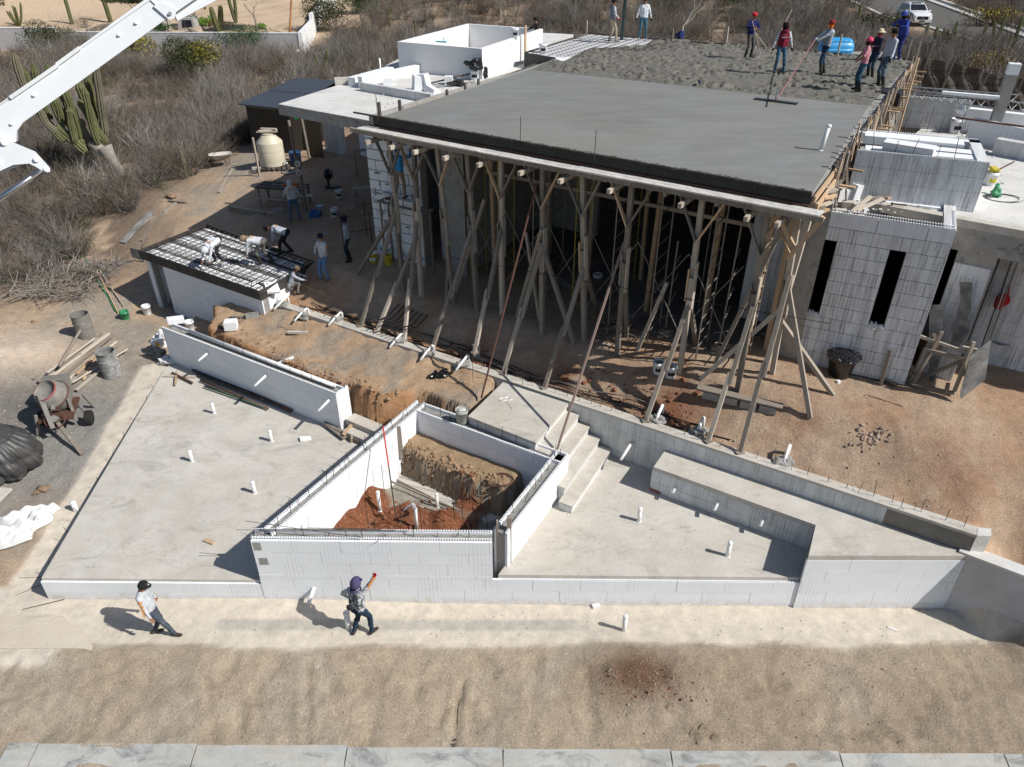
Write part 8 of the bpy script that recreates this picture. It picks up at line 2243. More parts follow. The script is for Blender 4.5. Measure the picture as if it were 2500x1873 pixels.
for i in range(n):
 for j in range(n):
  u_,v_=i/(n-1)*2-1,j/(n-1)*2-1
  ex=1+.10*math.sin(5*v_+1);ey=1+.12*math.sin(4*u_)
  h=.05+.26*abs(math.sin(4.1*u_+2.2*v_+math.sin(5*v_)))*(1-u_*u_)*(1-v_*v_)**.5+.12*abs(math.sin(9*v_-6*u_+2*math.sin(3*u_)))+.03*math.sin(17*u_+13*v_)
  if max(abs(u_),abs(v_))>.97:h=.0
  x=u_*.80*ex+v_*.12;y=v_*.62*ey+u_*.35
  vs.append((q.x+x-.25,q.y+y-.05,gz(q.x+x-.25,q.y+y)*0+q.z+.03+h))
for i in range(n-1):
 for j in range(n-1):fs.append((i*n+j,(i+1)*n+j,(i+1)*n+j+1,i*n+j+1))
mb=MB();mb.add(vs,fs);tag(mb.build("white_tarp",mat_plain("tarp_white",(.62,.63,.62),.6,.3),None,True,org=q),"crumpled white tarpaulin lying on the dirt at the left border below the black heap","tarp")
q=G(28,1125+150,.15)
for px,py,r,lab in((106,1197,.12,"brown fist-sized rock beside the black covered heap"),(90,1205,.07,"smaller brown rock in front of the black covered heap"),(82,787,.06,"small brown stone on the slope left of the grey drum"),(420,482,.16,"brown boulder lying beside the sloping path near the planks"),(445,865+1000,.1,"")):
 if not lab:continue
 p=G(px,py,.5 if py>700 else 2.0);mb=MB();mb.blob((p.x,p.y,p.z+r*.4),(r*1.3,r,r*.75),px,.25,2);tag(mb.build("rock",mat_grain("brown_rock",(.30,.20,.13),(.20,.14,.10),8,.9),None,True,org=p),lab,"rock")
for px,py,z,sz_,m,lab in((398,842,.75,(.16,.22,.25),M_foamclean,"torn white foam lump leaning at the planter wall's left end"),(390,868,.70,(.26,.2,.14),M_greydrum,"grey cement-crusted sack below the torn foam"),(408,888,.7,(.22,.16,.12),M_foamdirty,"dirty foam scrap at the foot of the grey sack"),(384,835,.7,(.12,.14,.13),M_bucket,"small pale pail behind the torn foam lump")):
 p=G(px,py,z);mb=MB();mb.blob((p.x,p.y,p.z+sz_[2]*.8),sz_,px,.4,2);tag(mb.build("foam_scrap",m,None,org=p),lab,"scrap")
def foambox(px,py,z,sx,sy,sz_,rz,lab,tilt=0.0,gr=True):
 p=G(px,py,z)if gr else W(px,py,z);mb=MB();mb.box((0,0,sz_/2),(sx,sy,sz_),rz,Matrix.Rotation(tilt,3,'Y'));mm=MB();mm.add([Vector(v)+Vector(p)for v in mb.v],mb.f);return tag(mm.build("foam_block_loose",M_foamclean,None,org=p),lab,"foam block")
foambox(566,802,1.9,.38,.34,.27,.15,"square white foam block resting on the planter earth")
foambox(430,787,1.9,.50,.26,.16,.5,"white foam offcut lying on the planter wall's left end",.12,False)
foambox(692,880+5,1.9,.65,.08,.06,.55,"thin white foam strip leaning over the planter pipe",-.2)
foambox(746,1073,.63,.30,.16,.05,.4,"crumpled white foam scrap by the foot of the timber steps",.2,False)
foambox(1487,1085+12,.87,.25,.16,.04,.3,"white plastic scrap lying at the end of the lowest step",.1,False)
foambox(2048,488,6.9,.42,.35,.30,.2,"large white foam block beside the slab's front right corner",.05,False)
foambox(2085,488,6.9,.34,.30,.42,.4,"dirty foam block propped behind the large white one",.1,False)
foambox(1455,1482,.0,.18,.10,.06,.3,"small crushed white foam scrap on the walk near the front wall",.1,False)
foambox(88,1604,-.08,.17,.13,.05,.3,"white foam triangle lying in the dirt below the walk slab",.1,False)
foambox(2178,1536,0.0,.19,.05,.02,-.5,"thin white splinter lying on the pale walk",0,False)
foambox(2455,1617,-.1,.22,.07,.05,-.1,"white plaster scrap lying in the dirt near the right border",0,False)
foambox(2046,935,2.9,.09,.07,.07,.3,"small white foam cube on the ground below the black bin")
foambox(1058,862,1.9,.15,.1,.06,1,"crumb of white foam on the earth right of the black plastic")
q=G(728,815,1.9);t=thing("screed_float","grey T-shaped screed lying upright handle on the planter earth","screed",tuple(q))
mb=MB();mb.box((q.x,q.y,q.z+.05),(.62,.10,.07),-.05);mb.build("screed_blade",M_conc,t);mb=MB();mb.tube((q.x+.22,q.y,q.z+.08),(q.x+.22+.05,q.y+.1,q.z+1.05),.013,n=5);mb.build("screed_handle",M_steel,t)
q=G(590,775,1.9);plank("plank",q+V(-.35,.02,.04),q+V(.25,-.03,.04),.10,.05,M_old,"short grey board on the planter earth near the hut corner");hollow_block((q.x+.38,q.y-.05,q.z+.08),.3,"grey broken block beside the short board on the planter earth")
q=G(515,725,2.0)
t=thing("saw_bench","small rough timber trestle standing on the planter earth against the hut","trestle",tuple(q))
for dx in(-.18,.22):
 mb=MB();mb.beam(q+V(dx,.0,-.05),q+V(dx+.06,.1,.62),.06,.05);mb.build("leg",M_old,t)
mb=MB();mb.beam(q+V(-.35,0,.38),q+V(.32,.08,.50),.05,.04,up=(0,1,0));mb.build("crosspiece",M_new,t)
q=G(1073,915,1.95);mb=MB()
for i in range(9):mb.blob((q.x+rnd.uniform(-.2,.2),q.y+rnd.uniform(-.12,.12),q.z+.05),(rnd.uniform(.07,.14),rnd.uniform(.05,.1),rnd.uniform(.04,.09)),i,.6,1)
tag(mb.build("black_bag",M_black,None,org=q),"crumpled shiny black plastic bag lying on the planter earth","bag")
for k in range(3):
 a=W(922,842+k*3,2.0);a.z=2.0;b_=G(829+8*k,897+3*k,1.85);mb=MB();mb.path([a,a.lerp(b_,.5)+V(0,0,.02),b_+V(0,0,.03)],.016,6)
 tag(mb.build("conduit",M_greydrum,None,org=b_),"%s of three grey conduits coming out of the long wall over the planter"%("upper","middle","lower")[k],"conduit")
a=W(1050,880,2.0);b_=G(931,968,1.8);mb=MB();mb.path([a,a.lerp(b_,.45)+V(-.05,0,.02),b_+V(0,0,.03)],.018,6);tag(mb.build("conduit",M_greydrum,None,org=b_),"single long grey conduit curving over the planter earth right of the others","conduit")
for k,(a,b_,r,m)in enumerate((((490,930),(655,1000),.035,M_rust),((500,945),(650,998),.03,mat_plain("dull_green_tube",(.05,.09,.06),.6,.3)),((480,915),(700,1000),.04,M_dark),((590,948),(712,1006),.045,M_rust),((470,905),(600,955),.03,M_rebar))):
 p0,p1=W(*a,.68),W(*b_,.68);mb=MB();mb.tube(p0+V(0,0,.03),p1+V(0,0,.03),r,n=8);o=mb.build("steel_prop",m,None,True,org=p0)
 tag(o,("rusty","green","dark thick","brown-ended thick","thin black")[k]+" steel tube lying on the terrace along the planter wall","steel tube","steel tubes stored along the planter wall")
q0,q1=W(400,918,.66),W(478,920,.66);plank("plank",q0,q1,.10,.05,M_oldpale,"short pale board lying across the terrace's top left corner");plank("plank",W(420,910,.7),W(470,935,.7),.05,.05,M_rust,"thin brown batten crossing the short pale board");plank("plank",W(431,908,.7),W(428,940,.7),.05,.05,M_new,"reddish stick crossing the short pale board")
plank("plank",W(795,1030,.72),W(845,1068,.72),.22,.04,M_old,"dark board at the foot of the planter wall's right end")
plank("plank",W(838,1062,.8),W(872,1022,.95),.09,.05,M_new,"light splintered timber leaning on the timber steps")
plank("brick_offcut",W(500,1318,.66),W(522,1326,.66),.10,.04,M_new,"small dark and orange wooden offcut lying on the left terrace")
tag(MB().tube(W(1587,1192,.92),W(1612,1204,.92),.04,.03,8).build("drink_bottle",mat_plain("red_bottle",(.28,.06,.06),.3,.5,var=.5),None,True,org=W(1590,1195,.87)),"crushed bottle with red label lying below the ledge face","bottle")
for(a,b_,lab)in(((35,1412),(105,1409),"thin rod lying near the terrace's front left corner, upper"),((0,1471),(105,1425),"long thin rod slanting to the terrace's front left corner"),((55,1488),(157,1463),"thin rod lying in front of the left terrace on the walk")):
 mb=MB();mb.tube(W(*a,.03),W(*b_,.05),.009,n=4);tag(mb.build("steel_rod",M_rebar,None,org=W(*a,.03)),lab,"rod")
for(a,b_)in(((555,1330),(600,1343)),):
 pass
mb=MB();mb.path([W(372,800,.9),W(380,820,.7),W(370,812,1.2),W(375,798,1.3)],.007,4);
q=G(668,408,2.9);q=V(*q)
ta=thing("water_tank","cream plastic water tank with boards on its lid standing by the black shed","water tank",tuple(q))
zt=up_to(q,328)-q.z;r=.60
mb=MB();prof=[(r*.97,.12),(r,.16)]+[(r*(1.0 if i%2 else .985),.2+i*.045)for i in range(0,4)]+[(r*.99,.5),(r,zt*.5),(r*.985,zt*.52),(r,zt*.54),(r*.985,zt*.56),(r,zt*.76),(r*.97,zt*.80),(r*.60,zt*.94),(r*.56,zt*.97),(r*.52,zt*.98),(.001,zt*.985)]
mb.lathe(prof,tuple(q),28);mb.build("tank_body",M_tank,ta,True)
mb=MB();mb.lathe([(r*.46,zt*.98),(r*.46,zt*1.03),(.001,zt*1.05)],tuple(q),20);mb.build("tank_lid",M_tank,ta)
for k,a in enumerate((.1,.35,-.15)):
 mb=MB();mb.box((q.x+.02*k,q.y+.08*k-.08,q.z+zt*1.06+.04+.05*k),(.95-.1*k,.14,.05),a);mb.build("lid_board",M_oldpale,ta)
mb=MB();mb.tube((q.x+.6,q.y-.25,q.z+.3),(q.x+.8,q.y-.4,q.z+.3),.04,n=8);mb.build("outlet_pipe",M_pvc,ta)
pal=thing("pallet","dark timber pallet under the cream water tank","pallet",tuple(q))
for k in range(7):mb=MB();mb.box((q.x-.7+.24*k,q.y-.05,q.z+.10),(.16,1.5,.03),.3);mb.build("pallet_slat",M_dark,pal)
for k in range(3):mb=MB();mb.box((q.x,q.y-.6+.55*k,q.z+.04),(1.7,.1,.09),.3);mb.build("pallet_bearer",M_dark,pal)
g=G(634,430,2.8);plank("timber_post",g,V(g.x,g.y,up_to(g,336)),.08,.08,M_oldpale,"thin timber post standing left in front of the water tank","post",up=US)
g=G(747,514,2.8);zt_=up_to(g,294);t=thing("timber_post","tall spliced timber post with two round saw blades hung on it beside the work table","post",tuple(g))
mb=MB();mb.beam(g,V(g.x,g.y,g.z+(zt_-g.z)*.62),.10,.08,up=US);mb.build("lower_post",M_old,t);mb=MB();mb.beam(V(g.x-.08,g.y,g.z+(zt_-g.z)*.5),V(g.x-.14,g.y,zt_),.09,.07,up=US);mb.build("upper_post",M_old,t)
for py in(399,420):
 z=up_to(g,py);mb=MB();mb.tube((g.x-.02,g.y-.06,z),(g.x-.02,g.y-.10,z),.13,n=20);o=mb.build("round_blade",M_steel,t);mb=MB();mb.tube((g.x-.02,g.y-.09,z),(g.x-.02,g.y-.12,z),.035,n=10);mb.build("blade_hub",M_rust,o)
g=G(755,385,2.9);plank("timber_post",g,V(g.x-.1,g.y,up_to(g,283)),.10,.08,M_old,"timber post holding the canopy in front of the shed opening","post",up=US)
g=G(712,330,2.9);
q=G(690,505,2.75);q=V(*q);wt=thing("work_table","rough timber work table with a heap of wire and orange straps on it","table",tuple(q))
u_=V(math.cos(-.18),math.sin(-.18),0);v_=V(-u_.y,u_.x,0);zt_=.82
for k in range(6):mb=MB();c_=q+v_*(-.42+.17*k+.3);mb.beam(c_-u_*1.05+V(0,0,zt_),c_+u_*1.05+V(0,0,zt_),.16,.035);mb.build("table_board",M_old if k%2 else M_dark,wt)
for a in(-1,1):
 for b in(-.1,.7):mb=MB();c_=q+u_*.95*a+v_*b;mb.beam(V(c_.x,c_.y,q.z-.05),V(c_.x,c_.y,q.z+zt_),.09,.07,up=US);mb.build("leg",M_old,wt)
mb=MB();mb.beam(q-u_*1.1-v_*.16+V(0,0,.38),q+u_*1.15-v_*.16+V(0,0,.38),.04,.10,up=v_);mb.build("rail",M_oldpale,wt)
mb=MB();mb.beam(q+u_*.5-v_*.2+V(0,0,.60),q+u_*1.5-v_*.1+V(0,0,.62),.10,.10);mb.build("rail",M_oldpale,wt)
R_=random.Random(6);mb=MB()
for k in range(90):c_=q+u_*R_.uniform(-.95,-.0)+v_*R_.uniform(-.05,.6)+V(0,0,zt_+R_.uniform(.03,.16));d_=Vector((R_.uniform(-1,1),R_.uniform(-1,1),R_.uniform(-.2,.3)))*.18;mb.tube(c_,c_+d_,.007,n=3)
tag(mb.build("wire_heap",M_rebar,None,org=q+V(0,0,zt_)),"tangled heap of steel wire on the left of the work table","wire")
mb=MB()
for k in range(40):c_=q+u_*R_.uniform(.15,.75)+v_*R_.uniform(.05,.55)+V(0,0,zt_+R_.uniform(.03,.14));d_=Vector((R_.uniform(-1,1),R_.uniform(-1,1),R_.uniform(-.2,.3)))*.14;mb.tube(c_,c_+d_,.018,n=4)
tag(mb.build("orange_straps",mat_plain("orange_strap",(.72,.20,.02),.6,.3),None,org=q+V(.4,0,zt_)),"bundle of orange straps on the right of the work table","straps")
q2=G(675,520,2.75);hollow_block((q2.x+.05,q2.y+.1,q2.z+.1),.3,"grey hollow block in the shade under the work table")
q=G(806,458,2.9);t=thing("floor_fan","black floor fan standing in the shaded yard","fan",tuple(q));q=V(*q)
mb=MB();mb.box(q+V(.12,-.02,.05),(.60,.34,.08),-.2);mb.build("base",M_black,t);mb=MB();mb.tube(q+V(-.05,0,.05),q+V(-.06,0,.45),.05,n=8);mb.build("stem",M_black,t)
mb=MB();mb.lathe([(.05,-.12),(.22,-.09),(.26,0),(.22,.09),(.06,.12)],tuple(q+V(-.02,0,.62)),18,Matrix.Rotation(1.3,3,'Y')@Matrix.Rotation(.4,3,'X'));mb.build("fan_head",M_black,t,True)
q=G(770,528,2.85);mb=MB();mb.prism([(q.x-.22,q.y-.16),(q.x+.22,q.y-.2),(q.x+.25,q.y+.15),(q.x-.18,q.y+.18)],q.z,q.z+.22);mb.box((q.x,q.y,q.z+.26),(.30,.05,.10),.1);tag(mb.build("blue_toolbox",mat_plain("toolbox_blue",(.02,.10,.26),.5,.4),None,org=q),"dark blue toolbox on the ground right of the person at the work table","toolbox")
q=G(780,503,2.85);mb=MB();mb.lathe([(.16,0),(.17,.02),(.001,.03)],tuple(q),16);tag(mb.build("loose_disc",mat_plain("paleblue_lid",(.45,.62,.70),.5,.3),None,org=q),"pale bluish bucket lid lying on the ground beside the toolbox","lid")
q=G(724,405,2.9);mb=MB();mb.lathe([(.26,0),(.28,.65),(.30,.66),(.26,.68),(.24,.3),(.001,.3)],tuple(q),18);tag(mb.build("blue_barrel",mat_plain("barrel_blue",(.02,.06,.16),.5,.4),None,True,org=q),"dark blue barrel right of the cream tank in the shade","barrel")
q=G(712,392,2.9);hollow_block((q.x,q.y,q.z+.2),.1,"grey block standing between the tank and the blue barrel",up=True);q=G(628,418,2.85);hollow_block((q.x,q.y,q.z+.1),.2,"pale block at the left edge of the tank pallet",mat=M_conc)
q=G(706,420,2.9);mb=MB();mb.lathe([(.34,0),(.36,.03),(.3,.05),(.001,.04)],tuple(q),18);tag(mb.build("round_tray",M_steel,None,org=q),"round pale tray on the ground in front of the tank","tray")
def barrow(p,yaw,lab,tone=M_conc,fill=M_mortar):
 t=thing("wheelbarrow",lab,"wheelbarrow",tuple(p));P=Vector(p);Mz=Matrix.Rotation(yaw,3,'Z')
 def put(mb,nm,mt,par=t,sm=False):mm=MB();mm.add([Mz@Vector(v)+P for v in mb.v],mb.f);return mm.build(nm,mt,par,sm)
 mb=MB();n=16;vs=[]
 for(a,b,z,ox)in((.24,.16,.34,.05),(.50,.34,.60,0),(.52,.36,.60,0),(.48,.32,.585,0),(.24,.16,.40,.05)):
  for k in range(n):th=2*math.pi*k/n;cx=abs(math.cos(th))**.6*(1 if math.cos(th)>0 else-1);sy=abs(math.sin(th))**.6*(1 if math.sin(th)>0 else-1);vs.append((ox+a*cx*(1.15 if math.cos(th)>0 else 1),b*sy,z))
 fs=[(j*n+k,j*n+(k+1)%n,(j+1)*n+(k+1)%n,(j+1)*n+k)for j in range(4)for k in range(n)]+[tuple(reversed(range(n))),tuple(range(4*n,5*n))]
 mb.add(vs,fs);put(mb,"tray",tone)
 for s_ in(-1,1):
  mb=MB();mb.path([(.62,s_*.05,.22),(.1,s_*.18,.33),(-.45,s_*.24,.50),(-.85,s_*.28,.58)],.018,6);put(mb,"handle",M_rust)
  mb=MB();mb.path([(-.1,s_*.2,.36),(-.22,s_*.22,.02),(-.32,s_*.22,.02),(-.36,s_*.23,.45)],.014,5);put(mb,"leg",M_rust)
 mb=MB();mb.tube((.66,-.05,.20),(.66,.05,.20),.20,n=18);w=put(mb,"wheel",M_blackmat);mb=MB();mb.tube((.66,-.055,.20),(.66,.055,.20),.08,n=10);put(mb,"rim",M_rust,w)
 return t
barrow(G(545,405,2.6),R_D(200),"wheelbarrow with pale tray on the sunny dirt slope left of the tank");
barrow(G(2452,878,3.0),R_D(165),"wheelbarrow in the shade by the right wall with a red rake lying in it",M_greydrum)
q=G(2438,868,3.0);t=thing("rake","red leaf rake with long pale handle leaning against the right wall","rake",tuple(q));a=V(q.x+.05,q.y-.02,q.z+.62);b_=W(2412,752,4.2)
mb=MB();mb.tube(a,b_,.014,n=5);mb.build("rake_handle",M_oldpale,t)
mb=MB();d_=(a-b_).normalized();s_=d_.cross(V(0,0,1)).normalized()
for k in range(11):mb.beam(a,a+d_*.34+s_*(k-5)*.032,.012,.006)
mb.build("rake_tines",M_red,t)
for a,b_,wd,m,lab in(((300,595),(370,520),.30,M_plygrey,"widest dark plywood board lying on the left slope"),((312,580),(372,530),.14,M_oldpale,"pale board lying along the left side of the dark plywood"),((345,590),(402,520),.12,M_old,"grey board on the right side of the dark plywood on the slope"),((412,492),(455,497),.12,M_old,"short grey block of wood near the boulder"),((395,528),(430,498),.16,M_oldpale,"pale stained board just below the boulder"),((490,385),(545,365),.10,M_new,"pale board lying on the path beyond the wheelbarrow"),((535,472),(575,405),.12,M_oldpale,"concrete-smeared plank below the wheelbarrow"),((558,505),(668,525),.10,M_oldpale,"long pale beam lying on the dirt in front of the work table"),((560,513),(650,527),.08,M_old,"second long beam next to the pale one before the work table"),((570,330),(600,352),.1,M_oldpale,"small pale board beside the shed's left corner")):
 p0,p1=G(a[0],a[1],1.9),G(b_[0],b_[1],2.1);plank("plank",p0+V(0,0,.05),p1+V(0,0,.05),wd,.04,m,lab)
for a,b_,m,lab in(((215,650),(283,762),M_green,"thin green pole leaning over the brush pile to the green bucket"),((240,675),(290,768),M_new,"pale pole lying parallel to the green one"),((250,680),(302,750),M_oldpale,"splintered pale pole right of the green pole")):
 p0,p1=G(*a,1.2),G(*b_,.8);mb=MB();mb.tube(p0+V(0,0,.35),p1+V(0,0,.05),.025,n=6);tag(mb.build("pole",m,None,org=p1),lab,"pole")
q=G(870,600,2.9);t=thing("bar_rack","rusty bar rack frame in the shade behind the person with the dark cap","rack",tuple(q));q=V(*q)
for dx,dy in((-.45,0),(.55,.15),(1.3,.9),(.2,1.1)):mb=MB();mb.tube(q+V(dx,dy,-.05),q+V(dx,dy,1.25),.022,n=6);mb.build("rack_post",M_rust,t)
for z in(.5,1.05):mb=MB();mb.tube(q+V(-.45,0,z),q+V(1.6,.35,z+.1),.016,n=5);mb.build("rack_rail",M_rust,t)
def trestle(p,lab,L_=.9,h=.75,rz=0.4,top=M_oldpale):
 t=thing("trestle_bench",lab,"trestle",tuple(p));P=Vector(p);u=V(math.cos(rz),math.sin(rz),0);v=V(-u.y,u.x,0)
 for k in(-1,0,1):mb=MB();mb.beam(P-u*L_/2+v*.11*k+V(0,0,h),P+u*L_/2+v*.11*k+V(0,0,h),.10,.035);mb.build("bench_board",top,t)
 for s_ in(-1,1):
  for k in(-1,1):mb=MB();c_=P+u*s_*L_*.4;mb.beam(c_+v*.2*k,c_+v*.12*k+V(0,0,h),.07,.05,up=u);mb.build("leg",M_old,t)
  mb=MB();c_=P+u*s_*L_*.4;mb.beam(c_+v*.17+V(0,0,h*.35),c_-v*.17+V(0,0,h*.35),.05,.05);mb.build("stretcher",M_old,t)
 return t
trestle(G(893,500,2.9),"small pale-topped trestle bench in the shade left of the patched wall");trestle(G(892,430,2.9),"taller dark trestle with a tray on it behind the pale-topped one",.9,1.2,.3,M_old)
pz=BS_.z-.22;t=thing("work_platform","plank platform in front of the patched foam wall under the person in blue","platform",(BS_.x,BS_.y,2.9))
for k in(-1,0,1):a=BS_-US*.9+VS*(.14*k);b_=BS_+US*1.2+VS*(.14*k);mb=MB();mb.beam(V(a.x,a.y,pz),V(b_.x,b_.y,pz),.13,.04);mb.build("platform_plank",M_old,t)
for s_ in(-.75,1.05):
 for k in(-1,1):c_=BS_+US*s_+VS*.2*k;mb=MB();mb.beam(V(c_.x,c_.y,2.85),V(c_.x,c_.y,pz),.06,.05,up=US);mb.build("leg",M_old,t)
for dx,lab in((.0,"white block the person in blue stands on"),(.42,"white block beside the feet of the person in blue")):
 c_=BS_+US*dx;mb=MB();mb.box((c_.x,c_.y,pz+.12),(.36,.24,.19),math.atan2(US.y,US.x));tag(mb.build("standing_block",M_foamdirty,None,org=(c_.x,c_.y,pz+.02)),lab,"block")
bucket((BS_.x-US.x*.55,BS_.y-US.y*.55,pz+.02),"white bucket with black print on the plank platform left of the person in blue",h=.30,r=.14,printc=M_prb)
for k in range(7):
 a=G(975+8*k,745+4*k,2.6);mb=MB();mb.path([a+V(.05*k,0,.03),a+V(.05*k-.12,-.4,.04),a+V(.05*k-.25,-.85,.04),a+V(-.5,-1.15,.05)],.018,5);tag(mb.build("hose",M_black,None,org=a),"black hose of a loose bundle lying in the shade before the second prop","hose","bundle of black hoses before the second prop")
q=G(1800,985,2.75);q=V(*q)
for k in range(4):hollow_block((q.x-.62+.42*k,q.y+.22-.20*k,q.z+.10),-.42,"%s hollow grey block under the pale plank on the sunny yard"%("first","second","third","rightmost")[k])
plank("plank",q+V(-.95,.40,.24),q+V(.95,-.50,.24),.24,.04,M_old,"grey plank resting on the row of hollow blocks in the yard");
q=G(1550,748,2.9);hollow_block((q.x,q.y,q.z+.1),.2,"left hollow block in the dark behind the eighth prop");hollow_block((q.x+.5,q.y+.1,q.z+.1),.6,"right hollow block in the dark behind the eighth prop")
branchpile(1480,810,2.8,.35,90,"small dead shrub standing in the shade between the seventh and eighth props",12)
q=G(2047,915,2.95);q=V(*q);t=thing("black_bin","black tub lined with shiny black plastic standing against the annex wall","bin",tuple(q))
mb=MB();mb.lathe([(.25,0),(.36,.55),(.37,.58),(.33,.58),(.26,.3),(.001,.3)],tuple(q),20);mb.build("tub",M_black,t,True)
mb=MB();vs0,fs0=ico(3);mb.add([(q.x+v.x*.40*(1+.12*math.sin(11*v.x+7*v.y)),q.y+v.y*.40*(1+.12*math.sin(9*v.y+5)),q.z+.58+v.z*.13+.035*math.sin(19*v.x+3)*math.sin(17*v.y))for v in vs0],fs0);mb.build("plastic_liner",mat_plain("glossy_black_film",(.015,.015,.016),.12,.7),t,False)
mb=MB();g=G(2150,940,2.9);mb.beam(g,g+V(.05,.15,.95),.10,.08,up=US);tag(mb.build("leaning_timber",M_old,None,org=g),"short timber leaning on the annex wall right of the black bin","timber")
plank("plank",G(2130,918,2.95)+V(0,0,.05),G(2185,945,2.9)+V(0,0,.05),.12,.08,M_dark,"dark beam lying on the ground at the foot of the annex wall");g0_=G(2115,965,2.8);g1_=G(2205,995,2.75);mb=MB();mb.tube(g0_+V(0,0,.02),g1_+V(0,0,.02),.008,n=4);tag(mb.build("steel_rod",M_rebar,None,org=g0_),"thin rod lying on the bare yard in front of the annex","rod")
mb=MB();p0=G(2192,935,2.9);mb.path([p0+V(-.1,.1,.02),p0+V(.05,.1,.4),p0+V(.15,.2,1.1)],.014,5);tag(mb.build("blue_hose",mat_plain("blue_hose",(.01,.12,.25),.5,.3),None,org=p0),"dark blue hose hanging at the annex corner","hose")
q=G(2300,950,2.9);q=V(*q);fr=thing("form_stack","wooden formwork crate of nailed battens leaning in the corner right of the annex","formwork",tuple(q))
def wp(px,py,off):
 b=(py-CY)/F0;a=(px-CX)/F0;r=V(a,_c-b*_s,-(_s+b*_c));o=k0-fn*off;t_=(o.x*fn.x+o.y*fn.y)/(r.x*fn.x+r.y*fn.y);return V(r.x*t_,r.y*t_,CAMZ+r.z*t_)
def wl(px,py,y):return wp(px,py,1.0-y)
yb_=0.0
BT=[((2226,945),(2300,810),.0),((2330,955),(2378,835),.05),((2225,940),(2330,960),-.05),((2255,852),(2358,878),-.02),((2242,820),(2372,865),.15),((2240,830),(2205,900),.25),((2352,838),(2382,842),.3),((2350,848),(2398,858),.2),((2240,928),(2350,880),.3),((2218,880),(2235,915),.1),((2225,925),(2260,850),.4),((2310,960),(2315,935),-.1),((2280,815),(2292,860),.2)]
for k,(a,b_,dy)in enumerate(BT):mb=MB();mb.beam(wl(*a,yb_+dy),wl(*b_,yb_+dy+.05),.075,.06,up=(0,1,0));mb.build("batten",M_oldpale if k%3==1 else M_old,fr)
PLY=[([(2268,795),(2270,745),(2300,745),(2303,790),(2300,860),(2270,960),(2268,960)],.55,M_plygrey,"tall narrow plywood sheet standing in the middle of the corner stack"),([(2343,690),(2374,690),(2366,810),(2340,850),(2318,850),(2330,800),(2345,730)],.75,M_plygrey,"tallest stained plywood strip with a black top in the corner stack"),([(2240,770),(2270,775),(2262,830),(2232,830)],.6,M_ply,"dark plywood square leaning at the left of the corner stack"),([(2345,958),(2370,868),(2418,830),(2420,835),(2405,928),(2345,975)],-.15,M_plygrey,"white-stained plywood sheet leaning on the right side of the crate")]
for k,(pp,dy,m,lab)in enumerate(PLY):
 ps=[wp(x,y,1.0-dy)for x,y in pp]if k!=3 else[cpt(x,y,wp(2345,972,1.05).y)for x,y in pp]
 n=len(ps);mb=MB();mb.add([p for p in ps]+[p+V(.01,.025,0)for p in ps],[tuple(range(n)),tuple(reversed(range(n,2*n)))]+[(i,(i+1)%n,n+(i+1)%n,n+i)for i in range(n)]);tag(mb.build("plywood_sheet",m,None,org=ps[0]),lab,"plywood sheet")
q=wp(2447,735,-1.28);t=thing("red_bag","red cloth bag hanging on the recessed white wall at the right border","bag",tuple(q));mb=MB();mb.blob(q,(.19,.08,.22),2,.12,2);mb.build("bag_body",mat_plain("red_cloth",(.42,.015,.02),.8,.2),t,True);mb=MB();mb.path([q+V(-.08,0,.18),q+V(-.03,0,.42),q+V(.03,0,.42),q+V(.08,0,.18)],.02,5);mb.build("bag_strap",mat_plain("red_cloth",(.42,.015,.02)),t)
for k,(px,lab)in enumerate(((2415,"first"),(2422,"second"),(2430,"third"))):
 g=wp(px,805,-.7);g.z=3.0;plank("leaning_board",g,V(g.x+.25,g.y+.5,up_to(g,640)),.09,.03,(M_dark,M_steel,M_old)[k],"%s of three long boards leaning in the recess at the right border"%lab,"board",up=US)
g=G(2465,800,3.0);plank("leaning_board",g,V(g.x+.35,g.y+.5,4.6),.22,.04,M_old,"wide brown board leaning low against the recessed wall","board",up=US)
q=G(2440,800,3.0);R_=random.Random(2);mb=MB()
for k in range(16):c_=V(*q)+V(R_.uniform(-.7,.6),R_.uniform(-.35,.4),.04);mb.path([c_,c_+V(R_.uniform(-.3,.3),R_.uniform(-.3,.3),.08),c_+V(R_.uniform(-.5,.5),R_.uniform(-.3,.3),.02)],.02,5)
tag(mb.build("hose_heap",M_black,None,org=q),"tangled heap of black hoses at the foot of the recess","hose heap")
q=G(2485,855,3.0);mb=MB();mb.blob(V(*q)+V(.1,0,.28),(.38,.3,.26),6,.2,2);tag(mb.build("white_sack",M_plaster,None,True,org=q),"white sack standing at the right border beside the wheelbarrow","sack")
for k,(a,b_,m,lab)in enumerate((((2082,517),(2125,480),M_oldpale,"pale plank end sticking out over the annex roof"),((2090,515),(2155,485),M_oldpale,"second pale plank crossing on the annex roof"),((2110,487),(2170,478),M_old,"dark board heap piece behind the crossed planks"),((2145,478),(2172,484),M_new,"stubby fresh timber end on the annex roof"))):
 plank("plank",W(*a,7.05),W(*b_,7.1),.10,.05,m,lab)
g=W(2186,492,RZ);plank("leaning_board",g,V(g.x-.05,g.y+.25,up_to(g,415)),.09,.05,M_old,"right one of two boards leaning in an A on the parapet room wall","board",up=US);g=W(2168,488,RZ);plank("leaning_board",g,V(g.x+.15,g.y+.25,up_to(g,416)),.09,.05,M_old,"left one of two boards leaning in an A on the parapet room wall","board",up=US)
foambox(2215,502,6.95,1.5,.16,.05,az,"long white foam strip lying along the foot of the parapet room wall",0,False)
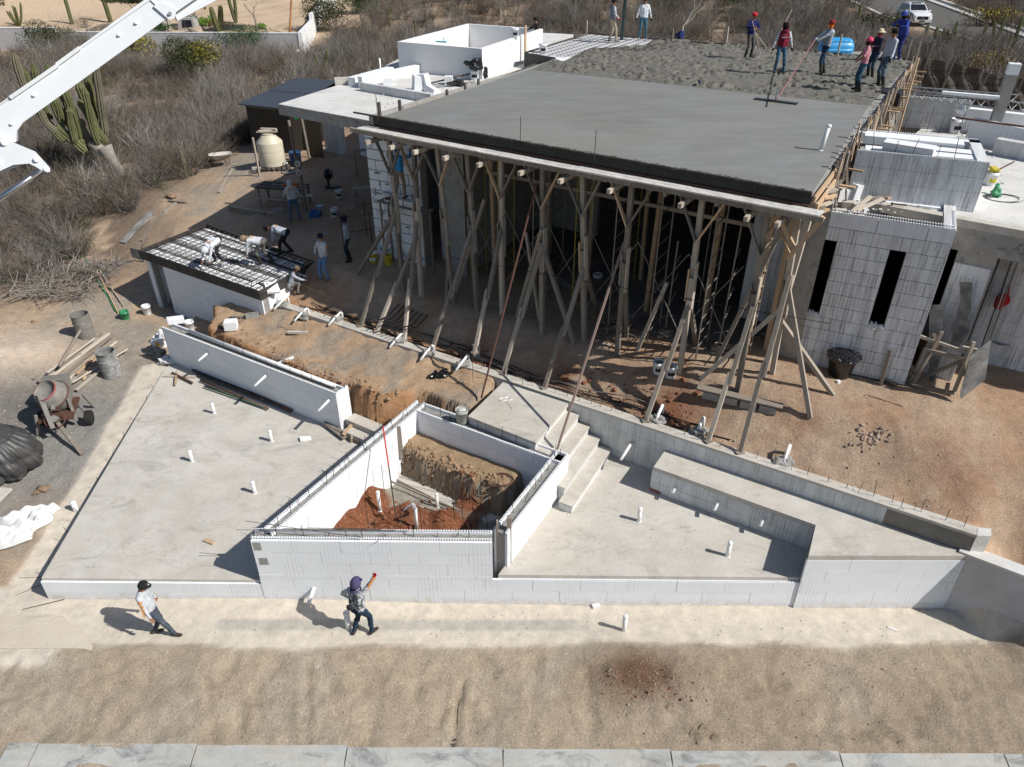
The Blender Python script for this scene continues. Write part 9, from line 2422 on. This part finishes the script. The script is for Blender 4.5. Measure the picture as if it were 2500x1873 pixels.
q=W(2325,500,7.0);t=thing("pipe_stub","pale square stub with a dark pipe mouth on the right roof edge","pipe stub",tuple(q));mb=MB();mb.box((q.x,q.y,7.06),(.26,.2,.2),az);mb.build("stub_block",M_conc,t);mb=MB();mb.lathe([(.09,0),(.09,.06),(.07,.06),(.001,.02)],(q.x,q.y,7.15),14);mb.build("pipe_mouth",M_blackmat,t)
mb=MB();p=W(2195,500,7.08);mb.box((p.x,p.y,7.09),(.34,.03,.03),az);mb.box((p.x-.18,p.y,7.10),(.04,.12,.05),az);tag(mb.build("hammer",M_rebar,None,org=p),"hammer lying on the roof kerb","hammer")
mb=MB();q=W(2348,265+5,uz);mb.blob(W(2347,270,7.9),(.13,.12,.13),3,.2,2);tag(mb.build("white_tin",M_bucket,None,True,org=W(2347,272,7.8)),"small white round tin on the far roof wall","tin")
for px,py,sx,sy,sz_,rz,tl,lab in((1020,222,.30,.5,.55,.3,.1,"left upright white foam panel in the cluster on the left roof"),(1035,222,.25,.5,.60,.9,-.2,"middle upright white foam panel in the cluster on the left roof"),(1048,224,.9,.35,.22,-.75,.35,"slanting white foam panel at the right of the cluster on the left roof"),(948,206,.38,.25,.22,.1,0,"small pale foam block left of the foam cluster on the left roof"),(1096,206,.30,.30,.30,.0,0,"small white cube right of the foam cluster on the left roof")):
 foambox(px,py,UZ,sx,sy,sz_,rz,lab,tl,False)
plank("steel_tube",W(1045,205,UZ+.1),W(1148,180,UZ+.2),.06,.05,M_dark,"long dark tube lying on the left roof toward the enclosure","tube");plank("steel_tube",W(1060,212,UZ+.06),W(1160,200,UZ+.06),.05,.05,M_steel,"grey tube lying across the left roof","tube")
q=W(1115,210,UZ);mb=MB();mb.blob((q.x,q.y,UZ+.1),(.32,.2,.09),4,.4,2);tag(mb.build("black_bag",M_blackmat,None,org=q),"flat black bag lying on the left roof beside the small cube","bag")
q=W(1184,192,UZ);mb=MB();mb.blob((q.x,q.y,UZ+.2),(.14,.12,.2),4,.3,2);tag(mb.build("black_boots",M_blackmat,None,org=q),"pair of black boots standing by the enclosure's corner","boots")
q=W(1040,172,UZ);mb=MB();mb.box((q.x,q.y,UZ+.2),(.2,.18,.4));tag(mb.build("black_box",M_blackmat,None,org=q),"small black box against the enclosure's front wall","box")
q=W(1115,183,UZ);mb=MB();mb.blob((q.x,q.y,UZ+.1),(.24,.2,.12),4,.3,2);tag(mb.build("blue_cloth",mat_plain("light_blue_cloth",(.22,.52,.70),.8,.2),None,True,org=q),"light blue cloth lying in front of the enclosure","cloth")
q=W(1078,104,wz);mb=MB();mb.box((q.x,q.y,wz+.03),(.5,.12,.05),-.4);mb.box((q.x+.1,q.y,wz+.12),(.04,.04,.2));tag(mb.build("blue_trowel",mat_plain("light_blue_tool",(.20,.55,.62),.6,.3),None,org=q),"light blue trowel lying on the enclosure's front wall top","trowel")
q=W(930,183,UZ);mb=MB();mb.tube((q.x,q.y,UZ),(q.x,q.y,up_to(q,142)),.035,n=8);tag(mb.build("vent_pipe",M_pvc,None,True,org=q),"thin white vent pipe rising from the left end of the roof","pipe")
q=W(838,208,ZC);mb=MB();mb.box((q.x,q.y+.2,ZC+.02),(.7,.3,.45),.2);tag(mb.build("block_stack",M_conc,None,org=q),"pale concrete block stack on the canopy's back corner","blocks")
for k,(px,py)in enumerate(((935,278),(984,262),(1099,236),(1143,218),(1175,208))):
 q=W(px,py,7.9);plank("edge_stake",(q.x-.1,q.y,7.4),(q.x-.1,q.y,8.12+(.12 if k==0 else 0)),.1,.05,M_dark,"%s short dark stake from the front along the slab's left edge"%("first","second","third","fourth","fifth")[k],"stake","short stakes along the slab's left edge",up=US)
q=W(2070,142,7.35);mb=MB();mb.prism([(q.x-3,q.y-.2),(q.x+3,q.y-.6),(q.x+3,q.y+3),(q.x-3,q.y+3)],3.0,7.2);mb.build("back_roof",M_concgrey,house)
bt=thing("blue_water_tank","bright blue moulded plastic tank lying behind the slab's back edge","tank",(q.x,q.y+.9,7.2));c_=V(q.x-.35,q.y+.8,7.66)
vs0,fs0=ico(4);mb=MB();out=[]
for v in vs0:
 a=math.atan2(v.z,v.y);k=1+.06*(1 if math.sin(a*4)>0 else-1)*(1 if abs(v.x)<.75 else .4)*min(1,abs(math.sin(a*4))*4);rx=.82*(abs(v.x)**.75)*(1 if v.x>0 else-1);rr=.46*(1-abs(v.x)**6)**.35 if abs(v.x)<1 else 0;l=math.hypot(v.y,v.z)or 1
 out.append((c_.x+rx,c_.y+rr*v.y/l*k*(l**.3),c_.z+rr*v.z/l*k*(l**.3)))
mb.add(out,fs0);mb.build("tank_body",M_blue,bt,False);mb=MB();mb.tube(c_+V(-.6,-.2,.35),c_+V(-.68,-.26,.47),.15,n=14);mb.build("tank_mouth",M_black,bt)
sn=thing("shade_net","sagging dark shade cloth fence on crooked posts behind the right wing","fence",tuple(W(2300,225,5.5)))
nb0,nb1=W(2236,215,5.6),W(2600,262,5.0)
m_,nt_,b_=nodes_of("shade_cloth",.9,.1);col=mixc(nt_,ramp(nt_,noise(nt_,1.0,5,.7,sc=(.5,.5,7)),[(.35,0),(.7,1)]),(.035,.030,.027),(.15,.13,.11));L(nt_,col,b_.inputs["Base Color"]);tr=N(nt_,"ShaderNodeBsdfTransparent");mx_=N(nt_,"ShaderNodeMixShader");mx_.inputs[0].default_value=.86;L(nt_,tr.outputs[0],mx_.inputs[1]);L(nt_,b_.outputs[0],mx_.inputs[2]);L(nt_,mx_.outputs[0],nt_.nodes["Material Output"].inputs[0])
n,h_n=60,14;vs=[]
tops=[(2236,139),(2290,152),(2380,170),(2386,176),(2440,190),(2520,196),(2600,205)]
def topy(x):
 for i in range(len(tops)-1):
  if x<=tops[i+1][0]:a,b=tops[i],tops[i+1];return a[1]+(b[1]-a[1])*(x-a[0])/(b[0]-a[0])
 return tops[-1][1]
for i in range(n):
 f=i/(n-1);base=nb0.lerp(nb1,f);px=2236+(2600-2236)*f;zt=up_to(base,topy(px))
 for j in range(h_n):g_=j/(h_n-1);vs.append((base.x,base.y+.10*math.sin(i*.9+j*.8)+.12*math.sin(j*.7),base.z-1.2+(zt-base.z+1.2)*g_))
mb=MB();mb.add(vs,[(i*h_n+j,(i+1)*h_n+j,(i+1)*h_n+j+1,i*h_n+j+1)for i in range(n-1)for j in range(h_n-1)]);mb.build("net_cloth",m_,sn,True)
for px,ty,ln in((2240,98,.1),(2298,139,.35),(2365,225,.0),(2390,128,.8),(2475,190,.1)):
 f=(px-2236)/364;base=nb0.lerp(nb1,f)+V(0,-.15,0);mb=MB();mb.beam((base.x-ln*.6,base.y,base.z-1.2),(base.x+ln*.4,base.y,up_to(base,ty)),.09,.09,up=US);mb.build("net_post",M_old,sn)
q=W(1665,100,7.9);
mb=MB();mb.prism([(q.x-.6,q.y+.3),(q.x+.6,q.y+.3),(q.x+.6,q.y+1.2),(q.x-.6,q.y+1.2)],7.3,7.75);mb.build("back_ledge",M_dark,house)
mb=MB();mb.blob((q.x,q.y+.5,8.0),(.2,.18,.3),3,.15,2);tag(mb.build("navy_rucksack",M_navy,None,True,org=(q.x,q.y+.5,7.75)),"small navy rucksack at the slab's back edge below the bare white tree","rucksack")
mb=MB();R_=random.Random(12)
for k in range(260):
 p=FL_+US*R_.uniform(-.3,12.6)+NO*R_.uniform(.08,.42);mb.blob((p.x,p.y,7.66),(R_.uniform(.01,.04),R_.uniform(.01,.03),.012),k,.3,0)
stuff(mb.build("spilt_concrete",M_dust),"crumbs of spilt concrete along the ledge planks","spilt concrete")
mb=MB()
for k in range(300):
 f=R_.random();p=FL_+US*(12.45*f)+NO*R_.uniform(-.10,.03);mb.blob((p.x,p.y,8.02),(R_.uniform(.01,.06),R_.uniform(.01,.03),.015),k,.4,0)
stuff(mb.build("slab_edge_crumbs",M_rough),"ragged crumbs of wet concrete along the slab's front rim","spilt concrete")
mb=MB();R_=random.Random(33);vs0,fs0=ico(0)
for(px0,px1,py0,py1,z,n)in((2040,2290,478,520,6.96,90),(2200,2480,340,460,RZ,90),(930,1190,195,235,UZ,80),(880,1000,225,285,ZC,50)):
 for _ in range(n):
  p=W(R_.uniform(px0,px1),R_.uniform(py0,py1),z);r=R_.uniform(.01,.05);mb.add([(p.x+v.x*r,p.y+v.y*r*.7,z+v.z*r*.5+r*.3)for v in vs0],fs0)
stuff(mb.build("foam_crumbs",M_foamdirty),"white crumbs of foam and cement strewn over the roofs","debris")
for k in range(14):
 px,py=R_.uniform(2050,2290),R_.uniform(486,520)
 if k>8:px,py=R_.uniform(2260,2400),R_.uniform(330,350)
 p=W(px,py,6.96);mb=MB();mb.box((p.x,p.y,7.0),(R_.uniform(.15,.45),R_.uniform(.08,.2),R_.uniform(.05,.16)),R_.uniform(0,3));tag(mb.build("block_offcut",(M_foamclean,M_foamdirty,M_conc)[k%3],None,org=p),("loose block offcut among the rubble on the annex roof" if k<=8 else "loose block offcut on the roof before the far white wall"),"offcut","block offcuts on the annex roof" if k<=8 else "block offcuts before the far wall")
